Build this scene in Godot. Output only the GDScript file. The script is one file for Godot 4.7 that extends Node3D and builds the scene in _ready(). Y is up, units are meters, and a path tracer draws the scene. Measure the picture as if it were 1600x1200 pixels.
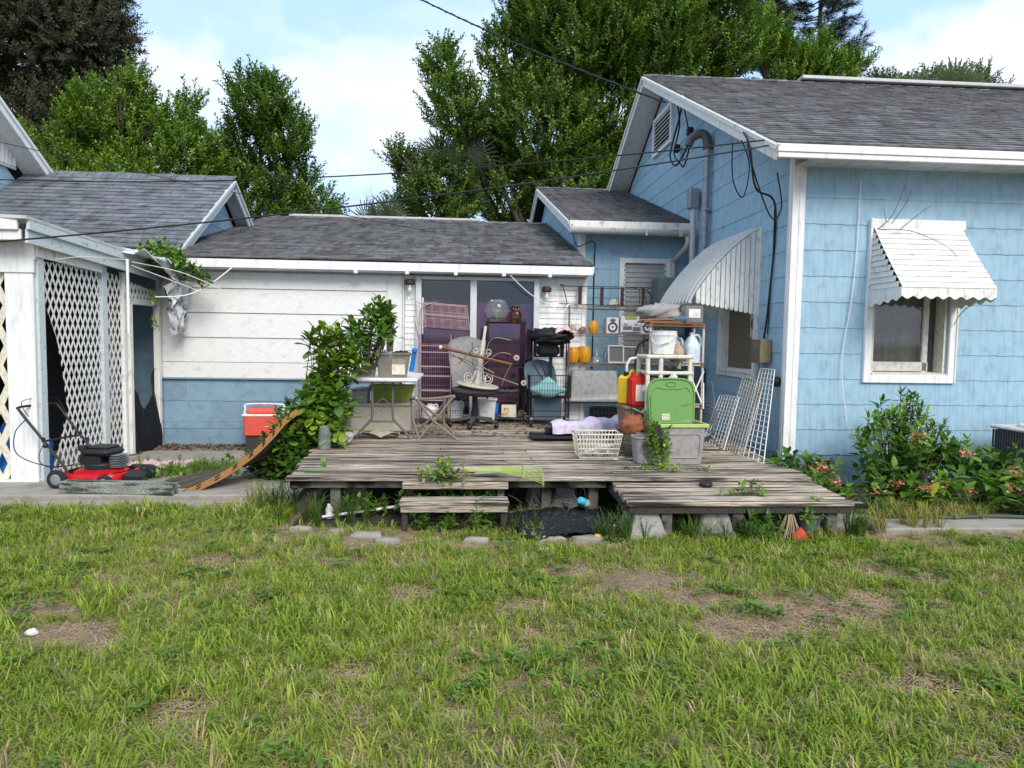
extends Node3D

var rng := RandomNumberGenerator.new()
var tx := {}
var MT := {}

# ---------------------------------------------------------------- mesh collector
class M:
	var v := PackedVector3Array()
	var nn := PackedVector3Array()
	var ix := PackedInt32Array()
	var t := Transform3D()
	func tri(a: Vector3, b: Vector3, c: Vector3) -> void:   # counter-clockwise seen from outside
		var A := t * a
		var B := t * b
		var C := t * c
		var n := (B - A).cross(C - A)
		if n.length_squared() < 1e-16:
			return
		n = n.normalized()
		var k := v.size()
		v.append_array(PackedVector3Array([A, B, C]))
		nn.append_array(PackedVector3Array([n, n, n]))
		ix.append_array(PackedInt32Array([k, k + 2, k + 1]))
	func quad(a: Vector3, b: Vector3, c: Vector3, d: Vector3) -> void:
		tri(a, b, c)
		tri(a, c, d)
	func box(c: Vector3, s: Vector3, bev := 0.0, rot := Basis()) -> M:
		var h := s * 0.5
		var old := t
		t = t * Transform3D(rot, c)
		var b: float = minf(bev, minf(h.x, minf(h.y, h.z)) * 0.9)
		for ax in 3:
			for sg in [-1.0, 1.0]:
				var p := []
				for q in [[-1, -1], [1, -1], [1, 1], [-1, 1]]:
					var w := Vector3()
					w[ax] = sg * h[ax]
					w[(ax + 1) % 3] = q[0] * (h[(ax + 1) % 3] - b)
					w[(ax + 2) % 3] = q[1] * (h[(ax + 2) % 3] - b)
					p.append(w)
				if sg > 0:
					quad(p[0], p[1], p[2], p[3])
				else:
					quad(p[3], p[2], p[1], p[0])
		if b > 0.0:
			for ax in 3:
				var a1 := (ax + 1) % 3
				var a2 := (ax + 2) % 3
				for s1 in [-1.0, 1.0]:
					for s2 in [-1.0, 1.0]:
						var p := []
						for e in [[-1.0, 0], [1.0, 0], [1.0, 1], [-1.0, 1]]:
							var w := Vector3()
							w[ax] = e[0] * (h[ax] - b)
							w[a1] = s1 * (h[a1] - (b if e[1] == 1 else 0.0))
							w[a2] = s2 * (h[a2] - (0.0 if e[1] == 1 else b))
							p.append(w)
						if s1 * s2 < 0:
							quad(p[0], p[1], p[2], p[3])
						else:
							quad(p[3], p[2], p[1], p[0])
			for sx in [-1.0, 1.0]:
				for sy in [-1.0, 1.0]:
					for sz in [-1.0, 1.0]:
						var q := Vector3(sx, sy, sz)
						var i := h - Vector3(b, b, b)
						var p0 := Vector3(h.x, i.y, i.z) * q
						var p1 := Vector3(i.x, h.y, i.z) * q
						var p2 := Vector3(i.x, i.y, h.z) * q
						if sx * sy * sz > 0:
							tri(p0, p1, p2)
						else:
							tri(p2, p1, p0)
		t = old
		return self
	func beam(a: Vector3, b: Vector3, w: float, h: float, bev := 0.0, up := Vector3.UP) -> M:   # w across, h along up
		var d := b - a
		var z := d.normalized()
		var u := up
		if absf(z.dot(u)) > 0.98:
			u = Vector3.BACK if absf(z.dot(Vector3.BACK)) < 0.98 else Vector3.RIGHT
		var x := u.cross(z).normalized()
		return box((a + b) * 0.5, Vector3(w, h, d.length()), bev, Basis(x, z.cross(x), z))
	func grid(rows: Array, wrap := false) -> M:   # smooth sheet
		var m: int = rows[0].size()
		var k := v.size()
		var nr := PackedVector3Array()
		nr.resize(rows.size() * m)
		var P := PackedVector3Array()
		for r in rows:
			for p in r:
				P.append(t * p)
		var lst := PackedInt32Array()
		var mm := m if wrap else m - 1
		for i in rows.size() - 1:
			for j in mm:
				var a := i * m + j
				var b := i * m + (j + 1) % m
				var c := a + m
				var d := (i + 1) * m + (j + 1) % m
				for f in [[a, b, d], [a, d, c]]:
					var n := (P[f[1]] - P[f[0]]).cross(P[f[2]] - P[f[0]])
					if n.length_squared() < 1e-18:
						continue
					for q in f:
						nr[q] += n
					lst.append_array(PackedInt32Array([k + f[0], k + f[2], k + f[1]]))
		for i in nr.size():
			nr[i] = nr[i].normalized() if nr[i].length_squared() > 0 else Vector3.UP
		v.append_array(P)
		nn.append_array(nr)
		ix.append_array(lst)
		return self
	func sheet(rows: Array, th: float) -> M:   # a sheet with thickness (offset along its mean normal)
		grid(rows)
		var n := Vector3()
		for i in rows.size() - 1:
			n += (rows[i][1] - rows[i][0]).cross(rows[i + 1][0] - rows[i][0])
		n = n.normalized() * th
		var back := []
		for r in rows:
			var q := PackedVector3Array()
			for j in range(r.size() - 1, -1, -1):
				q.append(r[j] - n)
			back.append(q)
		grid(back)
		var L := rows.size() - 1
		var e: int = rows[0].size() - 1
		for j in e:
			quad(rows[0][j] - n, rows[0][j + 1] - n, rows[0][j + 1], rows[0][j])
			quad(rows[L][j], rows[L][j + 1], rows[L][j + 1] - n, rows[L][j] - n)
		for i in L:
			quad(rows[i][0], rows[i + 1][0], rows[i + 1][0] - n, rows[i][0] - n)
			quad(rows[i][e] - n, rows[i + 1][e] - n, rows[i + 1][e], rows[i][e])
		return self
	func tube(pts: PackedVector3Array, r: float, sides := 7, r2 := -1.0, closed := false) -> M:
		if r2 < 0:
			r2 = r
		var rows := []
		var n := pts.size()
		var u := Vector3()
		for i in n:
			var d: Vector3
			if closed:
				d = pts[(i + 1) % n] - pts[(i + n - 1) % n]
			else:
				d = pts[mini(i + 1, n - 1)] - pts[maxi(i - 1, 0)]
			d = d.normalized()
			if i == 0:
				u = d.cross(Vector3.UP if absf(d.y) < 0.9 else Vector3.RIGHT).normalized()
			else:
				u = (u - d * u.dot(d)).normalized()
			var w := d.cross(u)
			var rr := lerpf(r, r2, float(i) / maxf(1.0, n - 1))
			var row := PackedVector3Array()
			for j in sides:
				var a := TAU * j / sides
				row.append(pts[i] + (u * cos(a) + w * sin(a)) * rr)
			rows.append(row)
		if closed:
			rows.append(rows[0])
		grid(rows, true)
		if not closed:
			for j in range(1, sides - 1):
				tri(rows[0][0], rows[0][j + 1], rows[0][j])
				tri(rows[n - 1][0], rows[n - 1][j], rows[n - 1][j + 1])
		return self
	func rod(a: Vector3, b: Vector3, r: float, sides := 6, r2 := -1.0) -> M:
		return tube(PackedVector3Array([a, b]), r, sides, r2)
	func lathe(prof: Array, sides := 20, at := Vector3.ZERO, rot := Basis(), sq := Vector2.ONE) -> M:   # prof: [r, y] from bottom to top
		var old := t
		t = t * Transform3D(rot, at)
		var rows := []
		for p in prof:
			var row := PackedVector3Array()
			for j in sides:
				var a := TAU * j / sides
				row.append(Vector3(cos(a) * p[0] * sq.x, p[1], -sin(a) * p[0] * sq.y))
			rows.append(row)
		grid(rows, true)
		t = old
		return self
	func slab(poly: PackedVector2Array, zf: Callable, zb := 0.0) -> M:   # outline in x, y with its front at zf(y) and its back at zb
		var p := poly
		var area := 0.0
		for i in p.size():
			var q := p[(i + 1) % p.size()]
			area += p[i].x * q.y - q.x * p[i].y
		if area < 0:
			p = p.duplicate()
			p.reverse()
		var tr := Geometry2D.triangulate_polygon(p)
		for i in range(0, tr.size(), 3):
			var a := p[tr[i]]
			var b := p[tr[i + 1]]
			var c := p[tr[i + 2]]
			if (b - a).cross(c - a) < 0:
				var s := b
				b = c
				c = s
			tri(Vector3(a.x, a.y, zf.call(a.y)), Vector3(b.x, b.y, zf.call(b.y)), Vector3(c.x, c.y, zf.call(c.y)))
			tri(Vector3(a.x, a.y, zb), Vector3(c.x, c.y, zb), Vector3(b.x, b.y, zb))
		for i in p.size():
			var a := p[i]
			var b := p[(i + 1) % p.size()]
			quad(Vector3(a.x, a.y, zb), Vector3(b.x, b.y, zb), Vector3(b.x, b.y, zf.call(b.y)), Vector3(a.x, a.y, zf.call(a.y)))
		return self
	func plate(poly: PackedVector2Array, z0: float, z1: float) -> M:
		return slab(poly, func(_y): return z1, z0)
	func mesh() -> ArrayMesh:
		var a := []
		a.resize(Mesh.ARRAY_MAX)
		a[Mesh.ARRAY_VERTEX] = v
		a[Mesh.ARRAY_NORMAL] = nn
		a[Mesh.ARRAY_INDEX] = ix
		var m := ArrayMesh.new()
		m.add_surface_from_arrays(Mesh.PRIMITIVE_TRIANGLES, a)
		return m

func V(x: float, y: float, z: float) -> Vector3:
	return Vector3(x, y, z)
func PV(a: Array) -> PackedVector3Array:
	return PackedVector3Array(a)
func P2(a: Array) -> PackedVector2Array:
	var r := PackedVector2Array()
	for i in range(0, a.size(), 2):
		r.append(Vector2(a[i], a[i + 1]))
	return r
func ry(deg: float) -> Basis:
	return Basis(Vector3.UP, deg_to_rad(deg))
func rx(deg: float) -> Basis:
	return Basis(Vector3.RIGHT, deg_to_rad(deg))
func rz(deg: float) -> Basis:
	return Basis(Vector3.BACK, deg_to_rad(deg))
func arc(c: Vector3, r: float, a0: float, a1: float, n: int, ux := Vector3.RIGHT, uy := Vector3.UP) -> PackedVector3Array:
	var p := PackedVector3Array()
	for i in n + 1:
		var a := deg_to_rad(lerpf(a0, a1, float(i) / n))
		p.append(c + ux * cos(a) * r + uy * sin(a) * r)
	return p
func sag(a: Vector3, b: Vector3, s: float, n := 16) -> PackedVector3Array:
	var p := PackedVector3Array()
	for i in n + 1:
		var k := float(i) / n
		p.append(a.lerp(b, k) - Vector3(0, s * 4 * k * (1 - k), 0))
	return p
func smooth(pts: Array, n := 6) -> PackedVector3Array:
	var c := Curve3D.new()
	for i in pts.size():
		var tg: Vector3 = (pts[mini(i + 1, pts.size() - 1)] - pts[maxi(i - 1, 0)]) / 6.0
		c.add_point(pts[i], -tg, tg)
	var out := PackedVector3Array()
	for i in pts.size() - 1:
		for k in n:
			out.append(c.sample(i, float(k) / n))
	out.append(pts[-1])
	return out

# ---------------------------------------------------------------- scene tree
func thing(called: String, label: String, cat: String, at := Vector3.ZERO, turn := 0.0, group := "") -> Node3D:
	var o := Node3D.new()
	o.name = called
	add_child(o, true)
	fix(o, called)
	o.position = at
	o.rotation_degrees.y = turn
	tag(o, label, cat, group)
	return o
var used := {}
func fix(o: Node, called: String) -> void:
	var key: String = str(o.get_parent().get_instance_id()) + called
	var k: int = used.get(key, 0)
	used[key] = k + 1
	o.name = called if k == 0 else "%s_%03d" % [called, k]
func tag(o: Node, label: String, cat: String, group := "") -> void:
	o.set_meta("label", label)
	o.set_meta("category", cat)
	if group != "":
		o.set_meta("group", group)
func put(called: String, mesh, mat: Material, parent: Node = self) -> MeshInstance3D:
	var o := MeshInstance3D.new()
	o.name = called
	o.mesh = mesh.mesh() if mesh is M else mesh
	o.material_override = mat
	parent.add_child(o, true)
	fix(o, called)
	return o
func struct(called: String, m, mat: Material) -> MeshInstance3D:
	var o := put(called, m, mat)
	o.set_meta("kind", "structure")
	return o
func copy(o: Node3D, called: String, at: Vector3, turn: float, label: String, group := "") -> Node3D:
	var c: Node3D = o.duplicate()
	add_child(c, true)
	fix(c, called)
	c.position = at
	c.rotation_degrees.y = turn
	c.set_meta("label", label)
	if group != "":
		c.set_meta("group", group)
	return c
func many(called: String, mesh: Mesh, mat: Material, xf: Array, cols: Array, parent: Node = self) -> MultiMeshInstance3D:
	var mm := MultiMesh.new()
	mm.transform_format = MultiMesh.TRANSFORM_3D
	mm.use_colors = cols.size() > 0
	mm.mesh = mesh
	mm.instance_count = xf.size()
	for i in xf.size():
		mm.set_instance_transform(i, xf[i])
		if cols.size() > 0:
			mm.set_instance_color(i, cols[i])
	var o := MultiMeshInstance3D.new()
	o.name = called
	o.multimesh = mm
	o.material_override = mat
	parent.add_child(o, true)
	fix(o, called)
	o.set_meta("kind", "stuff")
	return o

# ---------------------------------------------------------------- materials
func ntex(key: String, sd: int, freq: float, oct: int, offs: Array, cols: Array, size := 512, kind := FastNoiseLite.TYPE_SIMPLEX_SMOOTH, warp := 0.0) -> NoiseTexture2D:
	if tx.has(key):
		return tx[key]
	var n := FastNoiseLite.new()
	n.seed = sd
	n.noise_type = kind
	n.frequency = freq
	n.fractal_octaves = oct
	if warp > 0:
		n.domain_warp_enabled = true
		n.domain_warp_amplitude = warp
		n.domain_warp_frequency = freq * 0.7
	var g := Gradient.new()
	g.offsets = PackedFloat32Array(offs)
	var pc := PackedColorArray()
	for c in cols:
		pc.append(c if c is Color else Color(c, c, c))
	g.colors = pc
	var tq := NoiseTexture2D.new()
	tq.width = size
	tq.height = size
	tq.seamless = true
	tq.noise = n
	tq.color_ramp = g
	tx[key] = tq
	return tq
func L(r: float, g: float, b: float) -> Color:   # linear base colour
	return Color(r, g, b).linear_to_srgb()
func mk(key: String, col: Color, rough := 0.8, t1 = null, s1 = Vector3.ONE, t2 = null, s2 = Vector3.ONE, bump = null, bs := 0.0) -> StandardMaterial3D:
	if MT.has(key):
		return MT[key]
	var m := StandardMaterial3D.new()
	m.resource_name = key
	m.albedo_color = col
	m.roughness = rough
	m.metallic_specular = 0.4
	m.uv1_triplanar = true
	m.uv1_world_triplanar = true
	m.uv1_scale = s1 if s1 is Vector3 else Vector3.ONE * s1
	if t1 != null:
		m.albedo_texture = t1
	if t2 != null:
		m.detail_enabled = true
		m.detail_blend_mode = BaseMaterial3D.BLEND_MODE_MUL
		m.detail_uv_layer = BaseMaterial3D.DETAIL_UV_2
		m.detail_albedo = t2
		m.uv2_triplanar = true
		m.uv2_world_triplanar = true
		m.uv2_scale = s2 if s2 is Vector3 else Vector3.ONE * s2
	if bump != null:
		m.heightmap_enabled = true
		m.heightmap_texture = bump
		m.heightmap_scale = bs
	MT[key] = m
	return m
func tint(m: StandardMaterial3D, key: String, k: Color) -> StandardMaterial3D:
	if MT.has(key):
		return MT[key]
	var c: StandardMaterial3D = m.duplicate()
	c.resource_name = key
	var l := m.albedo_color.srgb_to_linear()
	c.albedo_color = Color(l.r * k.r, l.g * k.g, l.b * k.b).linear_to_srgb()
	MT[key] = c
	return c
func tints(m: StandardMaterial3D, key: String, ks: Array) -> Array:
	var r := []
	for i in ks.size():
		var k = ks[i]
		r.append(tint(m, key + str(i), k if k is Color else Color(k, k, k)))
	return r
func metal(key: String, col: Color, rough := 0.4, met := 0.8, t1 = null, s1 = 4.0) -> StandardMaterial3D:
	var m := mk(key, col, rough, t1, s1)
	m.metallic = met
	return m
func glassy(key: String, col: Color, a: float, rough := 0.05) -> StandardMaterial3D:
	var m := StandardMaterial3D.new()
	m.resource_name = key
	m.albedo_color = Color(col.r, col.g, col.b, a)
	m.roughness = rough
	m.transparency = BaseMaterial3D.TRANSPARENCY_ALPHA
	MT[key] = m
	return m
func leafmat(key: String, back: Color, rough := 0.45) -> StandardMaterial3D:
	var m := StandardMaterial3D.new()
	m.resource_name = key
	m.albedo_color = Color.WHITE
	m.vertex_color_use_as_albedo = true
	m.roughness = rough
	m.metallic_specular = 0.35
	m.backlight_enabled = true
	m.backlight = back
	m.cull_mode = BaseMaterial3D.CULL_DISABLED
	MT[key] = m
	return m

func make_materials() -> void:
	var fine := ntex("fine", 3, 0.05, 4, [0.0, 0.35, 0.7, 1.0], [0.85, 0.95, 1.0, 1.0])
	var speck := ntex("speck", 8, 0.12, 3, [0.0, 0.4, 0.6, 1.0], [0.70, 0.9, 1.0, 1.0])
	var blot := ntex("blot", 11, 0.010, 5, [0.0, 0.3, 0.6, 1.0], [0.80, 0.93, 1.0, 1.0], 512, FastNoiseLite.TYPE_SIMPLEX_SMOOTH, 30.0)
	var grain := ntex("grain", 21, 0.03, 5, [0.0, 0.35, 0.5, 1.0], [0.45, 0.8, 0.95, 1.0])
	var mould := ntex("mould", 31, 0.008, 7, [0.0, 0.32, 0.46, 0.6, 1.0], [0.12, 0.30, 0.85, 1.0, 1.0], 1024, FastNoiseLite.TYPE_SIMPLEX_SMOOTH, 40.0)
	var streak := ntex("streak", 41, 0.02, 5, [0.0, 0.3, 0.55, 1.0], [Color(0.91, 0.91, 0.92), Color(0.97, 0.97, 0.975), Color.WHITE, Color(1, 1, 1)])
	var rust := ntex("rust", 51, 0.03, 5, [0.0, 0.30, 0.40, 1.0], [Color(0.28, 0.11, 0.04), Color(0.5, 0.22, 0.08), Color(0.95, 0.93, 0.88), Color(1, 1, 0.98)])
	var hb := ntex("hb", 61, 0.04, 5, [0.0, 1.0], [0.0, 1.0])
	# painted siding
	var blue := mk("blue_siding", L(0.315, 0.49, 0.605), 0.75, streak, Vector3(2.6, 0.16, 2.6), ntex("chalk", 71, 0.012, 6, [0.0, 0.28, 0.5, 0.72, 1.0], [0.88, 0.955, 0.985, 1.0, 1.0], 512, FastNoiseLite.TYPE_SIMPLEX_SMOOTH, 25.0), Vector3(1.1, 0.8, 1.1), hb, 0.03)
	tints(blue, "blue", [1.0, Color(0.975, 0.98, 0.985), Color(1.03, 1.02, 1.01), Color(0.99, 1.0, 1.01)])
	var blued := mk("blue_skirt", L(0.22, 0.34, 0.44), 0.8, tx.chalk, Vector3(0.7, 0.9, 0.7), fine, Vector3(1.3, 1.3, 1.3), hb, 0.03)
	tints(blued, "skirt", [1.0, 0.93, 1.06])
	mk("white_paint", L(0.80, 0.80, 0.785), 0.6, ntex("wp", 72, 0.02, 5, [0.0, 0.2, 0.4, 1.0], [0.86, 0.96, 1.0, 1.0]), Vector3(0.8, 0.3, 0.8), tx.streak if tx.has("streak") else null, Vector3(2.0, 0.2, 2.0))
	mk("white_board", L(0.78, 0.78, 0.765), 0.7, ntex("wp", 0, 0, 0, [], []), Vector3(0.5, 0.9, 0.9), grain_soft(), Vector3(0.6, 9.0, 9.0), tx.hb, 0.15)
	mk("white_dirty", L(0.76, 0.76, 0.74), 0.65, ntex("wd", 73, 0.02, 6, [0.0, 0.22, 0.36, 1.0], [Color(0.66, 0.66, 0.63), Color(0.9, 0.9, 0.88), Color(1, 1, 0.98), Color.WHITE]), Vector3(0.9, 0.5, 0.9), streak, Vector3(2.0, 0.2, 2.0))
	mk("pale_blue_trim", L(0.58, 0.65, 0.68), 0.65, tx.wd, Vector3(1.0, 1.0, 1.0), fine, 2.0)
	mk("soffit", L(0.55, 0.57, 0.58), 0.8, blot, 1.0, fine, 3.0)
	# shingles
	var sh := mk("shingle", L(0.205, 0.206, 0.216), 0.95, speck, 5.0, ntex("rs", 81, 0.02, 6, [0.0, 0.3, 0.55, 1.0], [Color(0.5, 0.49, 0.48), Color(0.8, 0.79, 0.77), Color.WHITE, Color(1, 1, 1)], 512, FastNoiseLite.TYPE_SIMPLEX_SMOOTH, 40.0), Vector3(0.5, 0.3, 0.5), hb, 0.6)
	tints(sh, "shg", [1.0, 0.72, 1.28, Color(0.92, 0.9, 0.86)])
	var shm := tint(sh, "shingle_mass", Color(1, 1, 1))
	shm.albedo_color = Color.WHITE
	shm.vertex_color_use_as_albedo = true
	var shl := mk("shingle_grey", L(0.215, 0.23, 0.258), 0.95, speck, 5.0, tx.rs, Vector3(0.35, 0.3, 0.6), hb, 0.6)
	tints(shl, "shl", [1.0, 0.86, 1.12, 0.94])
	mk("felt", L(0.03, 0.03, 0.032), 0.95)
	# wood
	var wood := mk("deck_wood", L(0.565, 0.475, 0.375), 0.9, mould, Vector3(0.085, 1.0, 1.9), ntex("grain2", 22, 0.03, 6, [0.0, 0.32, 0.47, 1.0], [0.16, 0.55, 0.95, 1.0], 1024), Vector3(0.12, 5.0, 6.0), grain, 0.5)
	tints(wood, "deck", [1.0, Color(0.8, 0.79, 0.78), Color(1.12, 1.1, 1.07), Color(0.62, 0.6, 0.58), Color(0.92, 0.88, 0.84)])
	mk("old_wood", L(0.20, 0.175, 0.15), 0.9, mould, Vector3(0.25, 0.4, 0.4), tx.grain2, Vector3(6, 1.0, 6), grain, 0.5)
	mk("dark_wood", L(0.07, 0.06, 0.052), 0.95, tx.grain2, Vector3(6, 1, 6))
	mk("green_timber", L(0.36, 0.385, 0.325), 0.9, mould, Vector3(0.2, 0.8, 0.8), tx.grain2, Vector3(1, 9, 9), grain, 0.4)
	mk("twig", L(0.30, 0.235, 0.18), 0.85, grain, Vector3(9, 9, 9), null, 1.0, hb, 0.3)
	mk("rod_wood", L(0.19, 0.085, 0.035), 0.5, grain, Vector3(3, 14, 14))
	mk("stick_wood", L(0.35, 0.24, 0.2), 0.8, grain, Vector3(1.5, 14, 14))
	# ground
	mk("concrete", L(0.36, 0.33, 0.285), 0.9, blot, 0.7, speck, 3.0, hb, 0.3)
	mk("pier", L(0.38, 0.37, 0.335), 0.95, blot, 1.7, speck, 4.0, hb, 0.8)
	var g := mk("ground", Color.WHITE, 0.95)
	g.albedo_texture = straw_tex()
	g.uv1_scale = Vector3(0.62, 0.62, 0.62)
	g.detail_enabled = true
	g.detail_blend_mode = BaseMaterial3D.BLEND_MODE_MUL
	g.detail_uv_layer = BaseMaterial3D.DETAIL_UV_2
	g.detail_albedo = blot
	g.uv2_triplanar = true
	g.uv2_world_triplanar = true
	g.uv2_scale = Vector3.ONE * 0.37
	g.heightmap_enabled = true
	g.heightmap_texture = hb
	g.heightmap_scale = 1.0
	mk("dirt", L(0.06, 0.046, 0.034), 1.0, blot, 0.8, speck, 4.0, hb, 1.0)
	# metals, plastics
	metal("chrome", L(0.45, 0.43, 0.40), 0.35, 0.85, blot, 6.0)
	metal("chrome_dull", L(0.30, 0.27, 0.24), 0.5, 0.7, rust, 5.0)
	metal("copper_wire", L(0.40, 0.28, 0.29), 0.45, 0.4)
	metal("black_wire", L(0.02, 0.02, 0.022), 0.5, 0.3)
	metal("galv", L(0.33, 0.35, 0.36), 0.5, 0.5, blot, 3.0)
	metal("gutter_white", L(0.50, 0.51, 0.50), 0.5, 0.1, tx.wd, 1.1)
	mk("rusty_white", L(0.66, 0.65, 0.6), 0.6, rust, 6.0)
	mk("rusted", L(0.30, 0.14, 0.07), 0.85, speck, 6.0)
	mk("iron_paint", L(0.68, 0.66, 0.62), 0.6, ntex("rust2", 52, 0.03, 5, [0.0, 0.2, 0.28, 1.0], [Color(0.28, 0.11, 0.04), Color(0.5, 0.25, 0.1), Color(0.97, 0.96, 0.93), Color(1, 1, 1)]), 4.0)
	mk("black_plastic", L(0.018, 0.018, 0.02), 0.45, fine, 6.0)
	mk("black_cloth", L(0.012, 0.012, 0.014), 0.55, fine, 6.0)
	mk("rubber", L(0.02, 0.02, 0.02), 0.85)
	mk("cable", L(0.02, 0.02, 0.022), 0.7)
	mk("grey_plastic", L(0.36, 0.33, 0.32), 0.5, blot, 2.2, fine, 6.0)
	mk("green_lid", L(0.135, 0.30, 0.07), 0.45, streak, Vector3(5, 0.9, 5), fine, 5.0)
	mk("lime", L(0.43, 0.57, 0.16), 0.5, fine, 5.0)
	mk("rake_green", L(0.42, 0.50, 0.13), 0.5, fine, 7.0)
	mk("cream", L(0.70, 0.66, 0.53), 0.5, blot, 3.0)
	mk("white_plastic", L(0.74, 0.74, 0.72), 0.45, blot, 2.6)
	mk("red_plastic", L(0.55, 0.025, 0.015), 0.4, blot, 3.0)
	mk("yellow_plastic", L(0.75, 0.50, 0.03), 0.4)
	mk("coral", L(0.72, 0.105, 0.065), 0.5, ntex("chalk", 0, 0, 0, [], []), 3.0)
	mk("blue_plastic", L(0.02, 0.17, 0.55), 0.4)
	mk("cyan_can", L(0.06, 0.50, 0.68), 0.4)
	mk("lavender", L(0.60, 0.53, 0.66), 0.9, blot, 3.0)
	mk("turquoise", L(0.30, 0.56, 0.57), 0.9, fine, 6.0)
	mk("slate_blue", L(0.10, 0.15, 0.20), 0.5, fine, 4.0)
	mk("pink_cloth", L(0.72, 0.47, 0.48), 0.95, blot, 7.0)
	mk("terracotta", L(0.36, 0.12, 0.06), 0.85, blot, 8.0, speck, 9.0)
	mk("brown_plastic", L(0.24, 0.17, 0.115), 0.6, blot, 4.0)
	mk("tan_clay", L(0.45, 0.34, 0.26), 0.85, blot, 6.0)
	mk("orange_wood", L(0.42, 0.20, 0.065), 0.7, grain, Vector3(2, 12, 12))
	mk("grey_fabric", L(0.34, 0.33, 0.32), 0.95, blot, 3.0, fine, 12.0)
	mk("seat_grey", L(0.075, 0.075, 0.08), 0.8, fine, 6.0)
	mk("green_box", L(0.30, 0.37, 0.07), 0.55, blot, 3.0)
	mk("foam", L(0.55, 0.51, 0.43), 0.85, ntex("wd", 0, 0, 0, [], []), 2.4, speck, 5.0)
	mk("steel_leg", L(0.13, 0.12, 0.115), 0.5)
	mk("brown_box", L(0.19, 0.15, 0.105), 0.6, blot, 3.0)
	mk("panel_green", L(0.185, 0.235, 0.225), 0.5, blot, 2.0)
	mk("mower_red", L(0.50, 0.008, 0.012), 0.3, blot, 4.0)
	mk("purple", L(0.075, 0.012, 0.062), 0.8, blot, 1.5)
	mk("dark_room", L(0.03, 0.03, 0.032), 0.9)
	mk("screen_grey", L(0.16, 0.155, 0.15), 0.9, fine, 5.0)
	mk("curtain", L(0.15, 0.14, 0.125), 0.95, blot, 2.0)
	mk("louvre", L(0.42, 0.42, 0.39), 0.4, blot, 3.0)
	mk("stucco", L(0.62, 0.60, 0.56), 0.9, blot, 2.0)
	mk("bark", L(0.11, 0.09, 0.07), 0.95, speck, 3.0, null, 1.0, hb, 2.0)
	mk("bark_pale", L(0.22, 0.19, 0.16), 0.95, speck, 3.0, null, 1.0, hb, 1.5)
	mk("litter", L(0.13, 0.075, 0.05), 0.95, speck, 5.0)
	mk("label_white", L(0.72, 0.70, 0.66), 0.7, ntex("smudge", 91, 0.05, 4, [0.0, 0.36, 0.42, 1.0], [0.35, 0.55, 1.0, 1.0]), 9.0)
	mk("silver", L(0.62, 0.63, 0.64), 0.6)
	mk("silver_dark", L(0.12, 0.12, 0.125), 0.5)
	mk("speaker_cone", L(0.10, 0.055, 0.045), 0.8)
	var tarp := mk("tarp", L(0.72, 0.75, 0.77), 0.38, blot, 3.0, fine, 4.0)
	tarp.metallic = 0.1
	mk("white_cord", L(0.75, 0.75, 0.73), 0.6)
	var amber := mk("amber_glaze", L(0.66, 0.30, 0.012), 0.25, blot, 5.0)
	amber.clearcoat_enabled = true
	amber.clearcoat = 0.6
	amber.clearcoat_roughness = 0.1
	var gl := StandardMaterial3D.new()
	gl.albedo_color = Color(0.95, 0.97, 0.97, 0.0)
	gl.roughness = 0.03
	gl.refraction_enabled = true
	gl.refraction_scale = 0.05
	MT.glass = gl
	var ga := gl.duplicate()
	ga.albedo_color = Color(0.62, 0.36, 0.12, 0.06)
	MT.amber_glass = ga
	glassy("pane", Color(0.1, 0.1, 0.1), 0.03, 0.03)
	glassy("thin_glass", Color(0.8, 0.85, 0.85), 0.08, 0.03)
	glassy("clear_plastic", Color(0.56, 0.54, 0.49), 0.55, 0.24)
	leafmat("leaf", Color(0.55, 0.75, 0.25), 0.42)
	leafmat("leaf_dull", Color(0.3, 0.35, 0.18), 0.6)
	leafmat("grass_mat", Color(0.5, 0.65, 0.25), 0.5)
	leafmat("petal", Color(0.5, 0.3, 0.25), 0.7)

func grain_soft() -> NoiseTexture2D:
	return ntex("grain_soft", 23, 0.03, 4, [0.0, 0.4, 1.0], [0.86, 0.97, 1.0])

func straw_tex() -> ImageTexture:
	var im := Image.create(1024, 1024, false, Image.FORMAT_RGB8)
	im.fill(L(0.235, 0.155, 0.098))
	var r := RandomNumberGenerator.new()
	r.seed = 5
	var nz := FastNoiseLite.new()
	nz.seed = 9
	nz.frequency = 0.02
	for i in 26000:
		var x := r.randf() * 1024
		var y := r.randf() * 1024
		var a := r.randf() * TAU
		var l := r.randf_range(8, 34)
		var k := r.randf()
		var c := Color(0.08, 0.055, 0.035).lerp(Color(0.44, 0.315, 0.205), k * k if k < 0.6 else k)
		if r.randf() < 0.16:
			c = Color(0.11, 0.13, 0.035)
		c = c.linear_to_srgb()
		var bend := r.randf_range(-0.03, 0.03)
		for s in int(l):
			x += cos(a)
			y += sin(a)
			a += bend
			im.set_pixel(posmod(int(x), 1024), posmod(int(y), 1024), c)
			if l > 20:
				im.set_pixel(posmod(int(x) + 1, 1024), posmod(int(y), 1024), c)
	return ImageTexture.create_from_image(im)

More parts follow.
